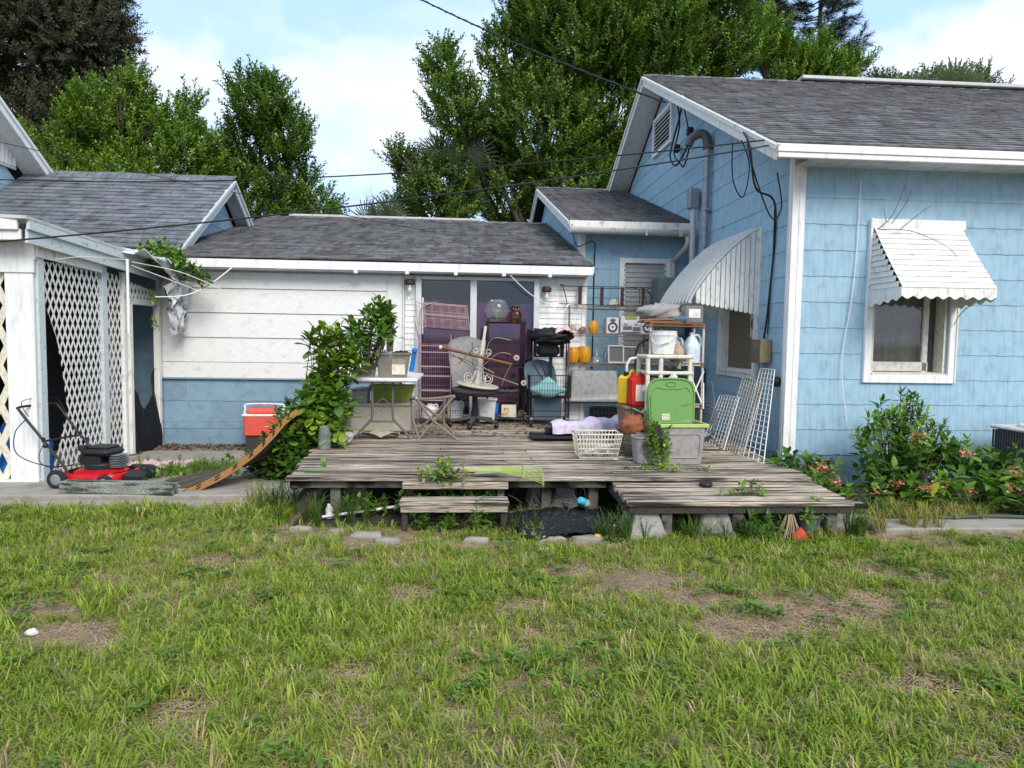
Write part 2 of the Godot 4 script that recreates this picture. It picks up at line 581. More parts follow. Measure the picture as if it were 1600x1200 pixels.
func sky_image() -> ImageTexture:
	var W := 1024
	var H := 512
	var im := Image.create(W, H, false, Image.FORMAT_RGBF)
	var n := FastNoiseLite.new()
	n.seed = 14
	n.noise_type = FastNoiseLite.TYPE_SIMPLEX_SMOOTH
	n.frequency = 1.15
	n.fractal_octaves = 6
	n.fractal_gain = 0.52
	n.domain_warp_enabled = true
	n.domain_warp_amplitude = 0.25
	n.domain_warp_frequency = 1.2
	var blue_top := Color(0.27, 0.45, 0.73)
	var blue_low := Color(0.42, 0.585, 0.87)
	var white := Color(0.70, 0.745, 0.85)
	var grey := Color(0.55, 0.61, 0.725)
	for j in H:
		var el := PI * (0.5 - (j + 0.5) / H)
		var y := sin(el)
		for i in W:
			if y < -0.06:
				im.set_pixel(i, j, Color(0.16, 0.17, 0.12))
				continue
			var az := TAU * (i + 0.5) / W
			var k := 1.0 / (maxf(y, 0.0) + 0.42)
			var d := Vector3(cos(az) * cos(el) * k, 0.7 * k, sin(az) * cos(el) * k)
			var c := n.get_noise_3dv(d * 1.25 + Vector3(7.3, 0, 2.9)) * 1.25
			var dens := smoothstep(-0.40, 0.34, c + 0.09 - 0.10 * y)
			var base := blue_low.lerp(blue_top, pow(maxf(y, 0.0), 0.7))
			var shade := smoothstep(-0.3, 0.4, n.get_noise_3dv(d * 2.6 + Vector3(1, 4, 9)) * 1.4)
			im.set_pixel(i, j, base.lerp(white.lerp(grey, shade * 0.75), dens * 0.93))
	return ImageTexture.create_from_image(im)

const DECK_Z0 := -5.62
func dk(z: float) -> float:   # height of the old deck, which leans a little
	return 0.36 + (-5.6 - z) * 0.02

func _ready() -> void:
	rng.seed = 77
	var cam := Camera3D.new()
	cam.name = "camera"
	cam.transform = Transform3D(Basis(V(0.997426, 0.015026, 0.070115), V(-0.010365, 0.997741, -0.066376), V(-0.070954, 0.065479, 0.995328)).orthonormalized(), V(0, 1.5, 0))
	cam.fov = 58.69
	cam.near = 0.05
	cam.far = 600
	cam.current = true
	add_child(cam)
	var env := Environment.new()
	env.background_mode = Environment.BG_SKY
	var sky := Sky.new()
	var sm := PanoramaSkyMaterial.new()
	sm.panorama = sky_image()
	sky.sky_material = sm
	env.sky = sky
	env.background_energy_multiplier = 0.62
	env.tonemap_mode = Environment.TONE_MAPPER_LINEAR
	env.tonemap_exposure = 2.72
	env.sdfgi_enabled = true
	env.ssao_enabled = true
	env.ssil_enabled = true
	var we := WorldEnvironment.new()
	we.name = "world_environment"
	we.environment = env
	add_child(we)
	var sun := DirectionalLight3D.new()
	sun.name = "sun"
	sun.light_energy = 0.40
	sun.light_angular_distance = 30.0
	sun.light_color = Color(1.0, 0.965, 0.91)
	sun.shadow_enabled = true
	sun.transform = Transform3D().looking_at(-V(3.0, 7.5, 8.5))
	add_child(sun)
	make_materials()
	ground_and_slabs()
	right_house()
	addition()
	breezeway()
	left_buildings()
	enclosure()
	deck()
	things_left()
	things_middle()
	things_shelves()
	things_right()
	things_ground()
	wires()
	plants()
	trees()
	lawn()

func ground_and_slabs() -> void:
	var m := M.new()
	var rows := []
	var xs := [-250.0, -60.0, -20.0, -8.0, -5.0, -4.0, -3.0, -2.0, -1.0, 0.0, 1.0, 2.0, 3.0, 4.0, 5.0, 6.0, 9.0, 20.0, 60.0, 250.0]
	var zs := [60.0, 15.0, 4.0, 0.0, -1.0, -1.8, -2.4, -3.0, -3.5, -4.0, -4.5, -5.0, -5.5, -6.0, -9.0, -20.0, -60.0, -300.0]
	for z in zs:
		var r := PackedVector3Array()
		for x in xs:
			var y := -0.012
			if absf(x) < 8 and z > -5.3 and z < 1:
				y = -0.012 - 0.02 * sin(x * 1.9 + z) - 0.015 * sin(z * 3.1 - x)
			r.append(V(x, y, z))
		rows.append(r)
	struct("ground", m.grid(rows), MT.ground)
	# pale slab by the lattice porch, its pieces cracked apart
	m = M.new()
	m.box(V(-5.6, 0.0, -7.6), V(8.2, 0.13, 2.75), 0.012)
	struct("patio_slab", m, MT.concrete)
	m = M.new()
	m.box(V(-5.8, -0.02, -6.09), V(7.2, 0.09, 0.24), 0.012)
	struct("concrete_strip", m, MT.concrete)
	m = M.new()
	m.box(V(6.0, -0.01, -5.3), V(5.4, 0.09, 0.3), 0.012)
	m.box(V(3.25, -0.01, -5.42), V(0.5, 0.10, 0.34), 0.012)
	struct("garden_edging", m, MT.concrete)
	m = M.new()
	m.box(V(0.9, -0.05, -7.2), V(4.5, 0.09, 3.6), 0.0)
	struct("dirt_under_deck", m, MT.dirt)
	# scattered flat stones along the deck
	var slab_i := 0
	var slab_l := ["flat pale stone just left of the bench step, rear one", "flat pale stone left of the bench step, nearest the lawn", "flat pale stone centred before the bench step", "longest flat pale stone below the black plastic sheeting", "flat pale stone between black sheeting and the pier block", "small stone chip nearest the platform's left pier block", "flat stone leftmost below the deck's front corner", "flat stone lying below the thin white pipe"]
	for s in [[-0.72, -5.12, 0.3, 0.16], [-0.55, -4.98, 0.2, 0.12], [0.1, -4.98, 0.22, 0.1], [0.62, -5.02, 0.4, 0.16], [0.98, -5.0, 0.34, 0.14], [1.1, -5.14, 0.16, 0.1], [-1.25, -5.3, 0.2, 0.1], [-0.95, -5.22, 0.16, 0.1]]:
		var st := M.new()
		var pr := []
		for i in 9:
			pr.append([0, 0])
		var rr := []
		for ring in [[1.0, -0.03], [1.0, 0.012], [0.86, 0.03], [0.0, 0.034]]:
			var row := PackedVector3Array()
			for j in 10:
				var a := TAU * j / 10.0
				var q: float = ring[0] * (0.8 + 0.25 * sin(j * 2.3 + s[0] * 9) * ring[0])
				row.append(V(cos(a) * q * s[2] * 0.5, ring[1], -sin(a) * q * s[3] * 0.5))
			rr.append(row)
		st.grid(rr, true)
		var o := put("paving_stone", st, MT.concrete)
		o.position = V(s[0], 0, s[1])
		tag(o, slab_l[slab_i], "stone", "broken stones before the deck")
		slab_i += 1

# ---------------------------------------------------------------- cladding
func siding(parent: Node, o: Vector3, u: Vector3, n: Vector3, region: PackedVector2Array, holes: Array, e: float, wid: float, mats: Array, base: float, seedv: int) -> void:
	var r := RandomNumberGenerator.new()
	r.seed = seedv
	var lo := Vector2(1e9, 1e9)
	var hi := Vector2(-1e9, -1e9)
	for p in region:
		lo = lo.min(p)
		hi = hi.max(p)
	var k := 0
	var v0 := base
	while v0 < hi.y - 0.02:
		var j := -1
		while true:
			var u0 := lo.x + (j + (0.5 if k % 2 else 0.0)) * wid
			j += 1
			if u0 > hi.x:
				break
			var poly := PackedVector2Array()
			var ph := r.randf() * 0.6
			for i in 13:
				var x := u0 + (wid - 0.0004) * i / 12.0
				poly.append(Vector2(x, v0 + 0.0035 * sin(x * 26.0 + k * 1.7) + 0.0022 * sin(x * 61.0 + k + ph)))
			poly.append(Vector2(u0 + wid - 0.0004, v0 + e + 0.014))
			poly.append(Vector2(u0, v0 + e + 0.014))
			var got: Array = Geometry2D.intersect_polygons(poly, region)
			for h in holes:
				var next := []
				for g in got:
					for c in Geometry2D.clip_polygons(g, h):
						if not Geometry2D.is_polygon_clockwise(c):
							next.append(c)
				got = next
			var mat = mats[r.randi() % mats.size()]
			for g in got:
				if g.size() < 3 or Geometry2D.triangulate_polygon(g).is_empty():
					continue
				var m := M.new()
				m.t = Transform3D(Basis(u, Vector3.UP, n), o)
				var off := r.randf() * 0.0006
				m.slab(g, func(y): return 0.003 + off + 0.007 * (1.0 - clampf((y - v0) / e, 0.0, 1.05)))
				put("siding_shingle", m, mat, parent)
		v0 += e
		k += 1

func rect(a: float, b: float, c: float, d: float) -> PackedVector2Array:
	return P2([a, b, c, b, c, d, a, d])

# a slope of three-tab shingles: o = left end of the eave, u along it, w up the slope
func shingles(parent: Node, o: Vector3, u: Vector3, w: Vector3, width: float, length: float, mats: Array, e := 0.135, wid := 0.31, seedv := 1, grey := Color(0.105, 0.108, 0.116), limit := 300) -> void:
	var n := u.cross(w).normalized()
	if n.y < 0:
		n = -n
	var r := RandomNumberGenerator.new()
	r.seed = seedv
	var var_m := []
	for q in 3:
		var m := M.new()
		var th := 0.014
		var a := V(0.002, 0, 0)
		var wv: float = wid - [0.004, 0.007, 0.010][q]
		var j := [0.0, 0.006, -0.005][q] as float
		m.quad(V(0, j, 0.004 + th), V(wv, -j, 0.004 + th), V(wv, e + 0.03, 0.004), V(0, e + 0.03, 0.004))
		m.quad(V(0, j, 0), V(wv, -j, 0), V(wv, -j, 0.004 + th), V(0, j, 0.004 + th))
		m.quad(V(0, e + 0.03, 0), V(0, j, 0), V(0, j, 0.004 + th), V(0, e + 0.03, 0.004))
		m.quad(V(wv, -j, 0), V(wv, e + 0.03, 0), V(wv, e + 0.03, 0.004), V(wv, -j, 0.004 + th))
		m.quad(V(0, e + 0.03, 0), V(wv, e + 0.03, 0), V(wv, -j, 0), V(0, j, 0))
		var_m.append(m.mesh())
	var count := 0
	var xf := [[], [], []]
	var cl := [[], [], []]
	var rowsn := int(ceil(length / e))
	var patch := FastNoiseLite.new()
	patch.seed = seedv
	patch.frequency = 0.35
	for k in rowsn:
		var off: float = -wid * [0.0, 0.5, 0.25, 0.75][k % 4] + r.randf_range(-0.02, 0.02)
		var x := off
		while x < width:
			var wscale := 1.0
			var x0 := x
			if x0 < 0:
				wscale = (wid + x0) / wid
				x0 = 0
			if x0 + wid * wscale > width:
				wscale = (width - x0) / wid
			x += wid
			if wscale < 0.08:
				continue
			var p: Vector3 = o + u * x0 + w * (k * e + r.randf_range(-0.004, 0.004)) + n * (0.001 + 0.004 * r.randf())
			var b := Basis(u * wscale, w, n)
			var q := r.randi() % 3
			if count < limit:
				var s := put("shingle", var_m[q], mats[r.randi() % mats.size()], parent)
				s.transform = Transform3D(b, p)
				count += 1
			else:
				xf[q].append(Transform3D(b, p))
				var t: float = [1.0, 0.72, 1.26, 0.9, 1.05][r.randi() % 5]
				cl[q].append(Color(grey.r * t, grey.g * t, grey.b * t))
	for q in 3:
		if xf[q].size():
			many("shingle_courses", var_m[q], MT.shingle_mass, xf[q], cl[q], parent)

func gable_roof(parent: Node, x0: float, x1: float, zf: float, yf: float, zr: float, yr: float, zb: float, yb: float, mats: Array, seedv: int, grey: Color, caps := true) -> void:
	var wf := V(0, yr - yf, zr - zf).normalized()
	var wb := V(0, yr - yb, zr - zb).normalized()
	var m := M.new()
	var d := 0.05
	for sd in [[zf, yf], [zb, yb]]:
		var a := V(x0, sd[1], sd[0])
		var s := P2([])
		m.beam(V((x0 + x1) / 2, sd[1] - d * 0.5 - 0.012, sd[0]), V((x0 + x1) / 2, yr - d * 0.5 - 0.012, zr), x1 - x0 - 0.01, d)
	put("roof_deck", m, MT.felt, parent)
	shingles(parent, V(x0, yf, zf), Vector3.RIGHT, wf, x1 - x0, V(0, yr - yf, zr - zf).length(), mats, 0.135, 0.31, seedv, grey)
	m = M.new()
	m.beam(V((x0 + x1) / 2, yb, zb), V((x0 + x1) / 2, yr, zr), x1 - x0, 0.012)
	put("rear_roof_slope", m, MT.shingle, parent)
	if caps:
		var cm := M.new()
		cm.quad(V(0, -0.012 - 0.13 * absf(wf.y / wf.z), 0.13), V(0.25, 0.002 - 0.13 * absf(wf.y / wf.z), 0.13), V(0.25, 0.014, 0), V(0, 0.0, 0))
		cm.quad(V(0, 0, 0), V(0.25, 0.014, 0), V(0.25, 0.002 - 0.13 * absf(wb.y / wb.z), -0.13), V(0, -0.012 - 0.13 * absf(wb.y / wb.z), -0.13))
		cm.quad(V(0.25, 0.002 - 0.13 * absf(wf.y / wf.z), 0.13), V(0.25, -0.03 - 0.13 * absf(wf.y / wf.z), 0.13), V(0.25, -0.02, 0), V(0.25, 0.014, 0))
		var cmm := cm.mesh()
		var x := x0
		var i := 0
		while x < x1 - 0.02:
			var c := put("ridge_shingle", cmm, mats[i % mats.size()], parent)
			c.position = V(x, yr + 0.022, zr)
			if x + 0.25 > x1:
				c.scale.x = (x1 - x) / 0.25
			x += 0.225
			i += 1

func rakes(parent: Node, x: float, zf: float, yf: float, zr: float, yr: float, zb: float, yb: float, out: float, mat: Material) -> void:   # barge boards of a gable end at x; out = -1 or 1 faces that way
	for sd in [[zf, yf], [zb, yb]]:
		var m := M.new()
		m.beam(V(x - out * 0.015, sd[1] - 0.075, sd[0]), V(x - out * 0.015, yr - 0.075, zr), 0.03, 0.15, 0.003)
		put("rake_board", m, mat, parent)
		m = M.new()
		m.beam(V(x + out * 0.012, sd[1] - 0.028, sd[0]), V(x + out * 0.012, yr - 0.028, zr), 0.022, 0.05, 0.003)
		put("rake_trim", m, mat, parent)

func right_house() -> void:
	var h := thing("blue_house", "light blue shingled house at right with grey gabled roof and white trim", "house", V(0, 0, 0))
	var x := 3.36
	var zf := -6.9
	# wall bodies with openings
	var m := M.new()
	var fx0 := 4.27
	var fx1 := 5.09
	var fy0 := 1.2
	var fy1 := 2.72
	m.box(V((x + fx0) / 2, 1.72, zf - 0.08), V(fx0 - x, 3.4, 0.15))
	m.box(V((fx1 + 11.0) / 2, 1.72, zf - 0.08), V(11.0 - fx1, 3.4, 0.15))
	m.box(V((fx0 + fx1) / 2, (0.02 + fy0) / 2, zf - 0.08), V(fx1 - fx0, fy0 - 0.02, 0.15))
	m.box(V((fx0 + fx1) / 2, (fy1 + 3.42) / 2, zf - 0.08), V(fx1 - fx0, 3.42 - fy1, 0.15))
	put("front_wall", m, MT.blue_siding, h)
	m = M.new()
	m.t = Transform3D(Basis(Vector3.FORWARD, Vector3.UP, Vector3.LEFT), V(x, 0, 0))   # local x runs back from the corner, z points left
	var prof := P2([7.06, 0.02, 7.66, 0.02, 7.66, 1.98, 8.72, 1.98, 8.72, 0.02, 16.3, 0.02, 16.3, 3.38, 11.66, 5.74, 7.06, 3.42])
	m.plate(prof, -0.15, 0.0)
	m.plate(rect(7.66, 0.02, 8.72, 1.17), -0.15, 0.0)
	put("gable_wall", m, MT.blue_siding, h)
	m = M.new()
	m.box(V(x + 1.5, 2.0, -12.0), V(0.1, 6.0, 0.1))
	# siding courses
	var fw := P2([x + 0.115, 0.33, 9.0, 0.33, 9.0, 3.40, x + 0.115, 3.40])
	siding(h, V(0, 0, zf), Vector3.RIGHT, Vector3.BACK, fw, [rect(4.17, 1.1, 5.19, 2.78)], 0.2665, 0.61, [MT.blue0, MT.blue1, MT.blue2, MT.blue3], 0.335, 3)
	var gw := P2([6.905, 0.33, 14.4, 0.33, 14.4, 4.34, 11.66, 5.72, 6.905, 3.34])
	siding(h, V(x, 0, 0), Vector3.FORWARD, Vector3.LEFT, gw, [rect(7.62, 1.08, 8.78, 2.1)], 0.2665, 0.61, [MT.blue0, MT.blue1, MT.blue2, MT.blue3], 0.335, 4)
	m = M.new()
	m.box(V(6.2, 0.17, zf + 0.008), V(5.6, 0.3, 0.014))
	m.box(V(x - 0.006, 0.17, -8.5), V(0.014, 0.3, 3.2))
	put("foundation_skirt", m, MT.blue_skirt, h)
	for q in [3.75, 4.5, 6.3]:
		m = M.new()
		m.box(V(q, 0.2, zf + 0.02), V(0.32, 0.15, 0.012), 0.003)
		for k in 4:
			m.box(V(q, 0.14 + k * 0.036, zf + 0.03), V(0.28, 0.012, 0.02), 0.0, rx(35))
		put("foundation_vent", m, MT.silver_dark, h)
	# corner boards
	m = M.new()
	m.box(V(x + 0.048, 1.86, zf + 0.014), V(0.135, 3.06, 0.026), 0.003)
	m.box(V(x + 0.075, 1.86, zf + 0.030), V(0.05, 3.06, 0.008), 0.003)
	put("corner_board", m, MT.white_paint, h)
	m = M.new()
	m.box(V(x - 0.014, 1.86, zf - 0.03), V(0.024, 3.06, 0.06), 0.003)
	put("corner_board", m, MT.white_paint, h)
	# roof
	gable_roof(h, 2.97, 10.6, -6.47, 3.41, -11.66, 5.97, -16.9, 3.40, [MT.shg0, MT.shg1, MT.shg2, MT.shg3], 5, Color(0.205, 0.206, 0.216))
	rakes(h, 2.965, -6.47, 3.40, -11.66, 5.955, -16.9, 3.39, -1.0, MT.white_dirty)
	m = M.new()
	m.box(V(6.8, 3.366, -6.462), V(7.66, 0.075, 0.03), 0.004)
	put("fascia_board", m, MT.white_paint, h)
	m = M.new()
	m.box(V(6.8, 3.302, -6.474), V(7.64, 0.05, 0.028), 0.004)
	put("fascia_trim", m, MT.white_paint, h)
	m = M.new()
	m.box(V(7.2, 3.31, -6.69), V(7.66, 0.012, 0.40))
	put("eave_soffit", m, MT.soffit, h)
	for sd in [[-6.5, 3.28], [-16.8, 3.28]]:
		m = M.new()
		m.beam(V(3.17, sd[1], sd[0]), V(3.17, 5.84, -11.66), 0.38, 0.014)
		put("rake_soffit", m, MT.white_dirty, h)
	m = M.new()
	m.box(V(8.2, 6.03, -11.66), V(5.0, 0.06, 0.22), 0.01)
	put("ridge_vent", m, MT.gutter_white, h)
	# gable louvre
	var gv := P2([11.12, 4.80, 12.2, 4.80, 12.2, 5.34, 11.12, 5.34])
	m = M.new()
	m.t = Transform3D(Basis(Vector3.FORWARD, Vector3.UP, Vector3.LEFT), V(x, 0, 0))
	m.box(V(11.66, 5.37, 0.03), V(1.10, 0.06, 0.05), 0.004)
	m.box(V(11.66, 4.77, 0.03), V(1.10, 0.06, 0.05), 0.004)
	m.box(V(11.14, 5.07, 0.03), V(0.06, 0.54, 0.05), 0.004)
	m.box(V(12.18, 5.07, 0.03), V(0.06, 0.54, 0.05), 0.004)
	var lv := put("gable_vent", m, MT.white_paint, h)
	m = M.new()
	m.t = Transform3D(Basis(Vector3.FORWARD, Vector3.UP, Vector3.LEFT), V(x, 0, 0))
	m.box(V(11.66, 5.07, 0.014), V(1.0, 0.54, 0.004))
	put("vent_back", m, MT.black_plastic, lv)
	for k in 8:
		m = M.new()
		m.t = Transform3D(Basis(Vector3.FORWARD, Vector3.UP, Vector3.LEFT), V(x, 0, 0))
		m.box(V(11.66, 4.84 + k * 0.066, 0.034), V(0.98, 0.012, 0.05), 0.0, rx(38))
		put("vent_slat", m, MT.white_dirty, lv)
	# front window
	var w := put("front_window", window_frame(4.17, 5.19, 1.10, 2.78, 0.085), MT.white_paint, h)
	w.position.z = zf
	m = M.new()
	for q in [[4.28, 4.29], [5.07, 5.08]]:
		m.box(V((q[0] + q[1]) / 2 , 1.95, -0.08), V(0.02, 1.5, 0.15))
	m.box(V(4.68, 1.195, -0.07), V(0.82, 0.03, 0.2), 0.004, rx(4))
	put("window_sill", m, MT.cream, w)
	m = M.new()
	m.box(V(4.62, 1.27, -0.115), V(0.7, 0.10, 0.03), 0.004)
	m.box(V(4.93, 1.9, -0.115), V(0.06, 1.4, 0.03), 0.004)
	m.box(V(4.30, 1.9, -0.115), V(0.03, 1.4, 0.03), 0.004)
	m.box(V(4.62, 2.12, -0.115), V(0.7, 0.05, 0.03), 0.004)
	put("sash", m, MT.stucco, w)
	m = M.new()
	m.box(V(4.62, 1.72, -0.125), V(0.6, 0.82, 0.004))
	put("pane", m, MT.pane, w)
	m = M.new()
	var rows := []
	for i in 9:
		var r := PackedVector3Array()
		for j in 40:
			var k := j / 39.0
			var yy := 1.2 + i * 0.18
			r.append(V(4.27 + k * 0.82, yy, -0.19 + 0.012 * sin(j * 1.1 + (1 - i / 8.0) * 2.2 + sin(j * 0.4) * 2)))
		rows.append(r)
	put("curtain", m.sheet(rows, 0.003), MT.curtain, w)
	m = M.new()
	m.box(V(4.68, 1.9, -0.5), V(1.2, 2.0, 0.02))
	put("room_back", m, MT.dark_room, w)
	# hood awning over the front window: horizontal slats
	var aw := thing("slatted_awning", "white aluminium awning of horizontal slats with scalloped edge over front window", "awning", V(0, 0, zf))
	m = M.new()
	m.box(V(4.685, 2.745, 0.045), V(1.02, 0.10, 0.03), 0.005)
	m.box(V(4.185, 2.45, 0.042), V(0.03, 0.7, 0.03), 0.005)
	put("head_frame", m, MT.white_paint, aw)
	var pfy := [2.70, 2.08]
	for k in 11:
		var f0 := k / 11.0
		var f1 := (k + 1.12) / 11.0
		var z0 := 0.06 + 0.50 * pow(f0, 1.08)
		var z1 := 0.06 + 0.50 * pow(f1, 1.08)
		var y0 := lerpf(2.70, 2.06, f0)
		var y1 := lerpf(2.70, 2.06, f1) + 0.008
		m = M.new()
		m.sheet([PV([V(4.20, y1, z1 + 0.006), V(5.16, y1, z1 + 0.006)]), PV([V(4.20, (y0 + y1) / 2, (z0 + z1) / 2 + 0.008), V(5.16, (y0 + y1) / 2, (z0 + z1) / 2 + 0.008)]), PV([V(4.20, y0, z0), V(5.16, y0, z0)])], 0.004)
		put("awning_slat", m, MT.white_dirty, aw)
		for xx in [4.195, 5.165]:
			if k == 0:
				continue
			m = M.new()
			m.box(V(xx, y0 - 0.028, (z0 + 0.05) / 2), V(0.006, 0.058, z0 - 0.05), 0.0, Basis(Vector3.BACK, -0.22 if xx < 4.5 else 0.22))
			put("side_slat", m, MT.white_dirty, aw)
	m = M.new()
	var sc := P2([])
	for i in 61:
		var q := i / 60.0
		sc.append(Vector2(4.195 + q * 0.97, 1.975 - 0.014 + 0.014 * cos(q * TAU * 8)))
	sc.append(Vector2(5.165, 2.065))
	sc.append(Vector2(4.195, 2.065))
	m.t = Transform3D(Basis(), V(0, 0, 0.56))
	m.plate(sc, 0.0, 0.005)
	put("scalloped_valance", m, MT.white_dirty, aw)
	for xx in [4.192, 5.163]:
		m = M.new()
		sc = P2([])
		for i in 31:
			var q := i / 30.0
			sc.append(Vector2(0.03 + q * 0.53, 1.965 - 0.014 + 0.014 * cos(q * TAU * 4) - (1 - q) * 0.06))
		sc.append(Vector2(0.56, 2.06))
		sc.append(Vector2(0.03, 2.06))
		m.t = Transform3D(Basis(Vector3.BACK, Vector3.UP, Vector3.LEFT), V(xx + 0.004, 0, 0))
		m.plate(sc, 0.0, 0.005)
		put("side_valance", m, MT.white_dirty, aw)
	m = M.new()
	m.tube(smooth([V(5.13, 2.0, 0.44), V(5.13, 1.85, 0.16), V(5.13, 1.72, 0.05)]), 0.006, 6)
	put("awning_stay", m, MT.white_dirty, aw)
	# side window under the curved hood
	var w2 := put("side_window", window_frame(7.62, 8.78, 1.08, 2.1, 0.09), MT.white_dirty, h)
	w2.transform = Transform3D(Basis(Vector3.FORWARD, Vector3.UP, Vector3.LEFT), V(x, 0, 0))
	m = M.new()
	m.box(V(8.2, 1.16, -0.03), V(1.0, 0.05, 0.16), 0.004)
	m.box(V(8.68, 1.5, -0.07), V(0.05, 0.9, 0.13))
	put("sash", m, MT.white_dirty, w2)
	m = M.new()
	m.box(V(8.2, 1.6, -0.07), V(0.96, 0.86, 0.01))
	put("window_board", m, MT.brown_box, w2)
	m = M.new()
	m.box(V(7.83, 1.72, -0.05), V(0.24, 0.32, 0.02), 0.02)
	var lq := put("outlet_plate", m, MT.stucco, w2)
	m = M.new()
	m.lathe([[0.001, 0.0], [0.07, 0.0], [0.07, 0.014], [0.05, 0.02], [0.0, 0.02]], 18, V(7.83, 1.72, -0.04), rx(90))
	put("round_cover", m, MT.brown_box, lq)
	# curved hood: slats that run down an arc
	var hood := thing("curved_awning", "curved white aluminium awning of rounded slats over the shaded side window", "awning", V(x, 0, 0))
	var prf := func(a: float) -> Vector2:   # a 0 at the wall, 1 at the lip: distance out and height
		return Vector2(0.80 * (1.0 - pow(1.0 - a, 1.18)) , 2.80 - 0.86 * pow(a, 1.30))
	var ns := 18
	for k in ns:
		var zc := -7.66 - (k + 0.5) * 1.18 / ns
		m = M.new()
		var rw := []
		for q in [-0.5, -0.25, 0.0, 0.25, 0.5]:
			var row := PackedVector3Array()
			for i in 13:
				var pp: Vector2 = prf.call(i / 12.0)
				row.append(V(-pp.x - 0.016 * (1 - 4 * q * q) - 0.014 * (k % 2), pp.y + 0.016 * (1 - 4 * q * q) + 0.014 * (k % 2), zc + q * 1.18 / ns * 0.80))
			rw.append(row)
		put("hood_slat", m.sheet(rw, 0.004), mk("hood_grey", L(0.62, 0.62, 0.60), 0.7, tx.wd, 1.2, tx.speck, 2.0), hood)
	for zz in [-7.64, -8.86]:
		for k in 14:
			var x0 := 0.015 + k * 0.056
			var x1 := x0 + 0.047
			var top := 2.80 - 0.86 * pow(1.0 - pow(1.0 - minf(x0 / 0.80, 1.0), 1.0 / 1.18), 1.30)
			var top2 := 2.80 - 0.86 * pow(1.0 - pow(1.0 - minf(x1 / 0.80, 1.0), 1.0 / 1.18), 1.30)
			var bot := 1.82 + 0.14 * x0 / 0.8
			var pl := P2([-x0, top - 0.01, -x0, bot + 0.02])
			for i in 7:
				var a := PI * i / 6.0
				pl.append(Vector2(-(x0 + x1) / 2 + cos(a) * (x1 - x0) / 2, bot + 0.02 - sin(a) * 0.025))
			pl.append(Vector2(-x1, top2 - 0.01))
			m = M.new()
			m.t = Transform3D(Basis(), V(0, 0, zz))
			m.plate(pl, -0.003, 0.004 + 0.003 * (k % 2))
			put("end_slat", m, MT.white_dirty, hood)
	m = M.new()
	m.box(V(-0.012, 2.3, -7.62), V(0.024, 1.02, 0.03), 0.003)
	m.tube(PV([V(-0.79, 1.95, -7.66), V(-0.79, 1.95, -8.84)]), 0.012, 6)
	put("hood_frame", m, MT.white_dirty, hood)

func window_frame(x0: float, x1: float, y0: float, y1: float, w: float) -> M:
	var m := M.new()
	m.box(V(x0 + w / 2, (y0 + y1) / 2, 0.014), V(w, y1 - y0, 0.034), 0.004)
	m.box(V(x1 - w / 2, (y0 + y1) / 2, 0.014), V(w, y1 - y0, 0.034), 0.004)
	m.box(V((x0 + x1) / 2, y0 + w / 2, 0.0145), V(x1 - x0 - 2 * w, w * 0.999, 0.038), 0.004)
	m.box(V((x0 + x1) / 2, y1 - w / 2, 0.0145), V(x1 - x0 - 2 * w, w * 0.999, 0.034), 0.004)
	m.box(V(x0 + 0.011, (y0 + y1) / 2, 0.036), V(0.018, y1 - y0 - 0.004, 0.014), 0.004)
	m.box(V(x1 - 0.011, (y0 + y1) / 2, 0.036), V(0.018, y1 - y0 - 0.004, 0.014), 0.004)
	return m

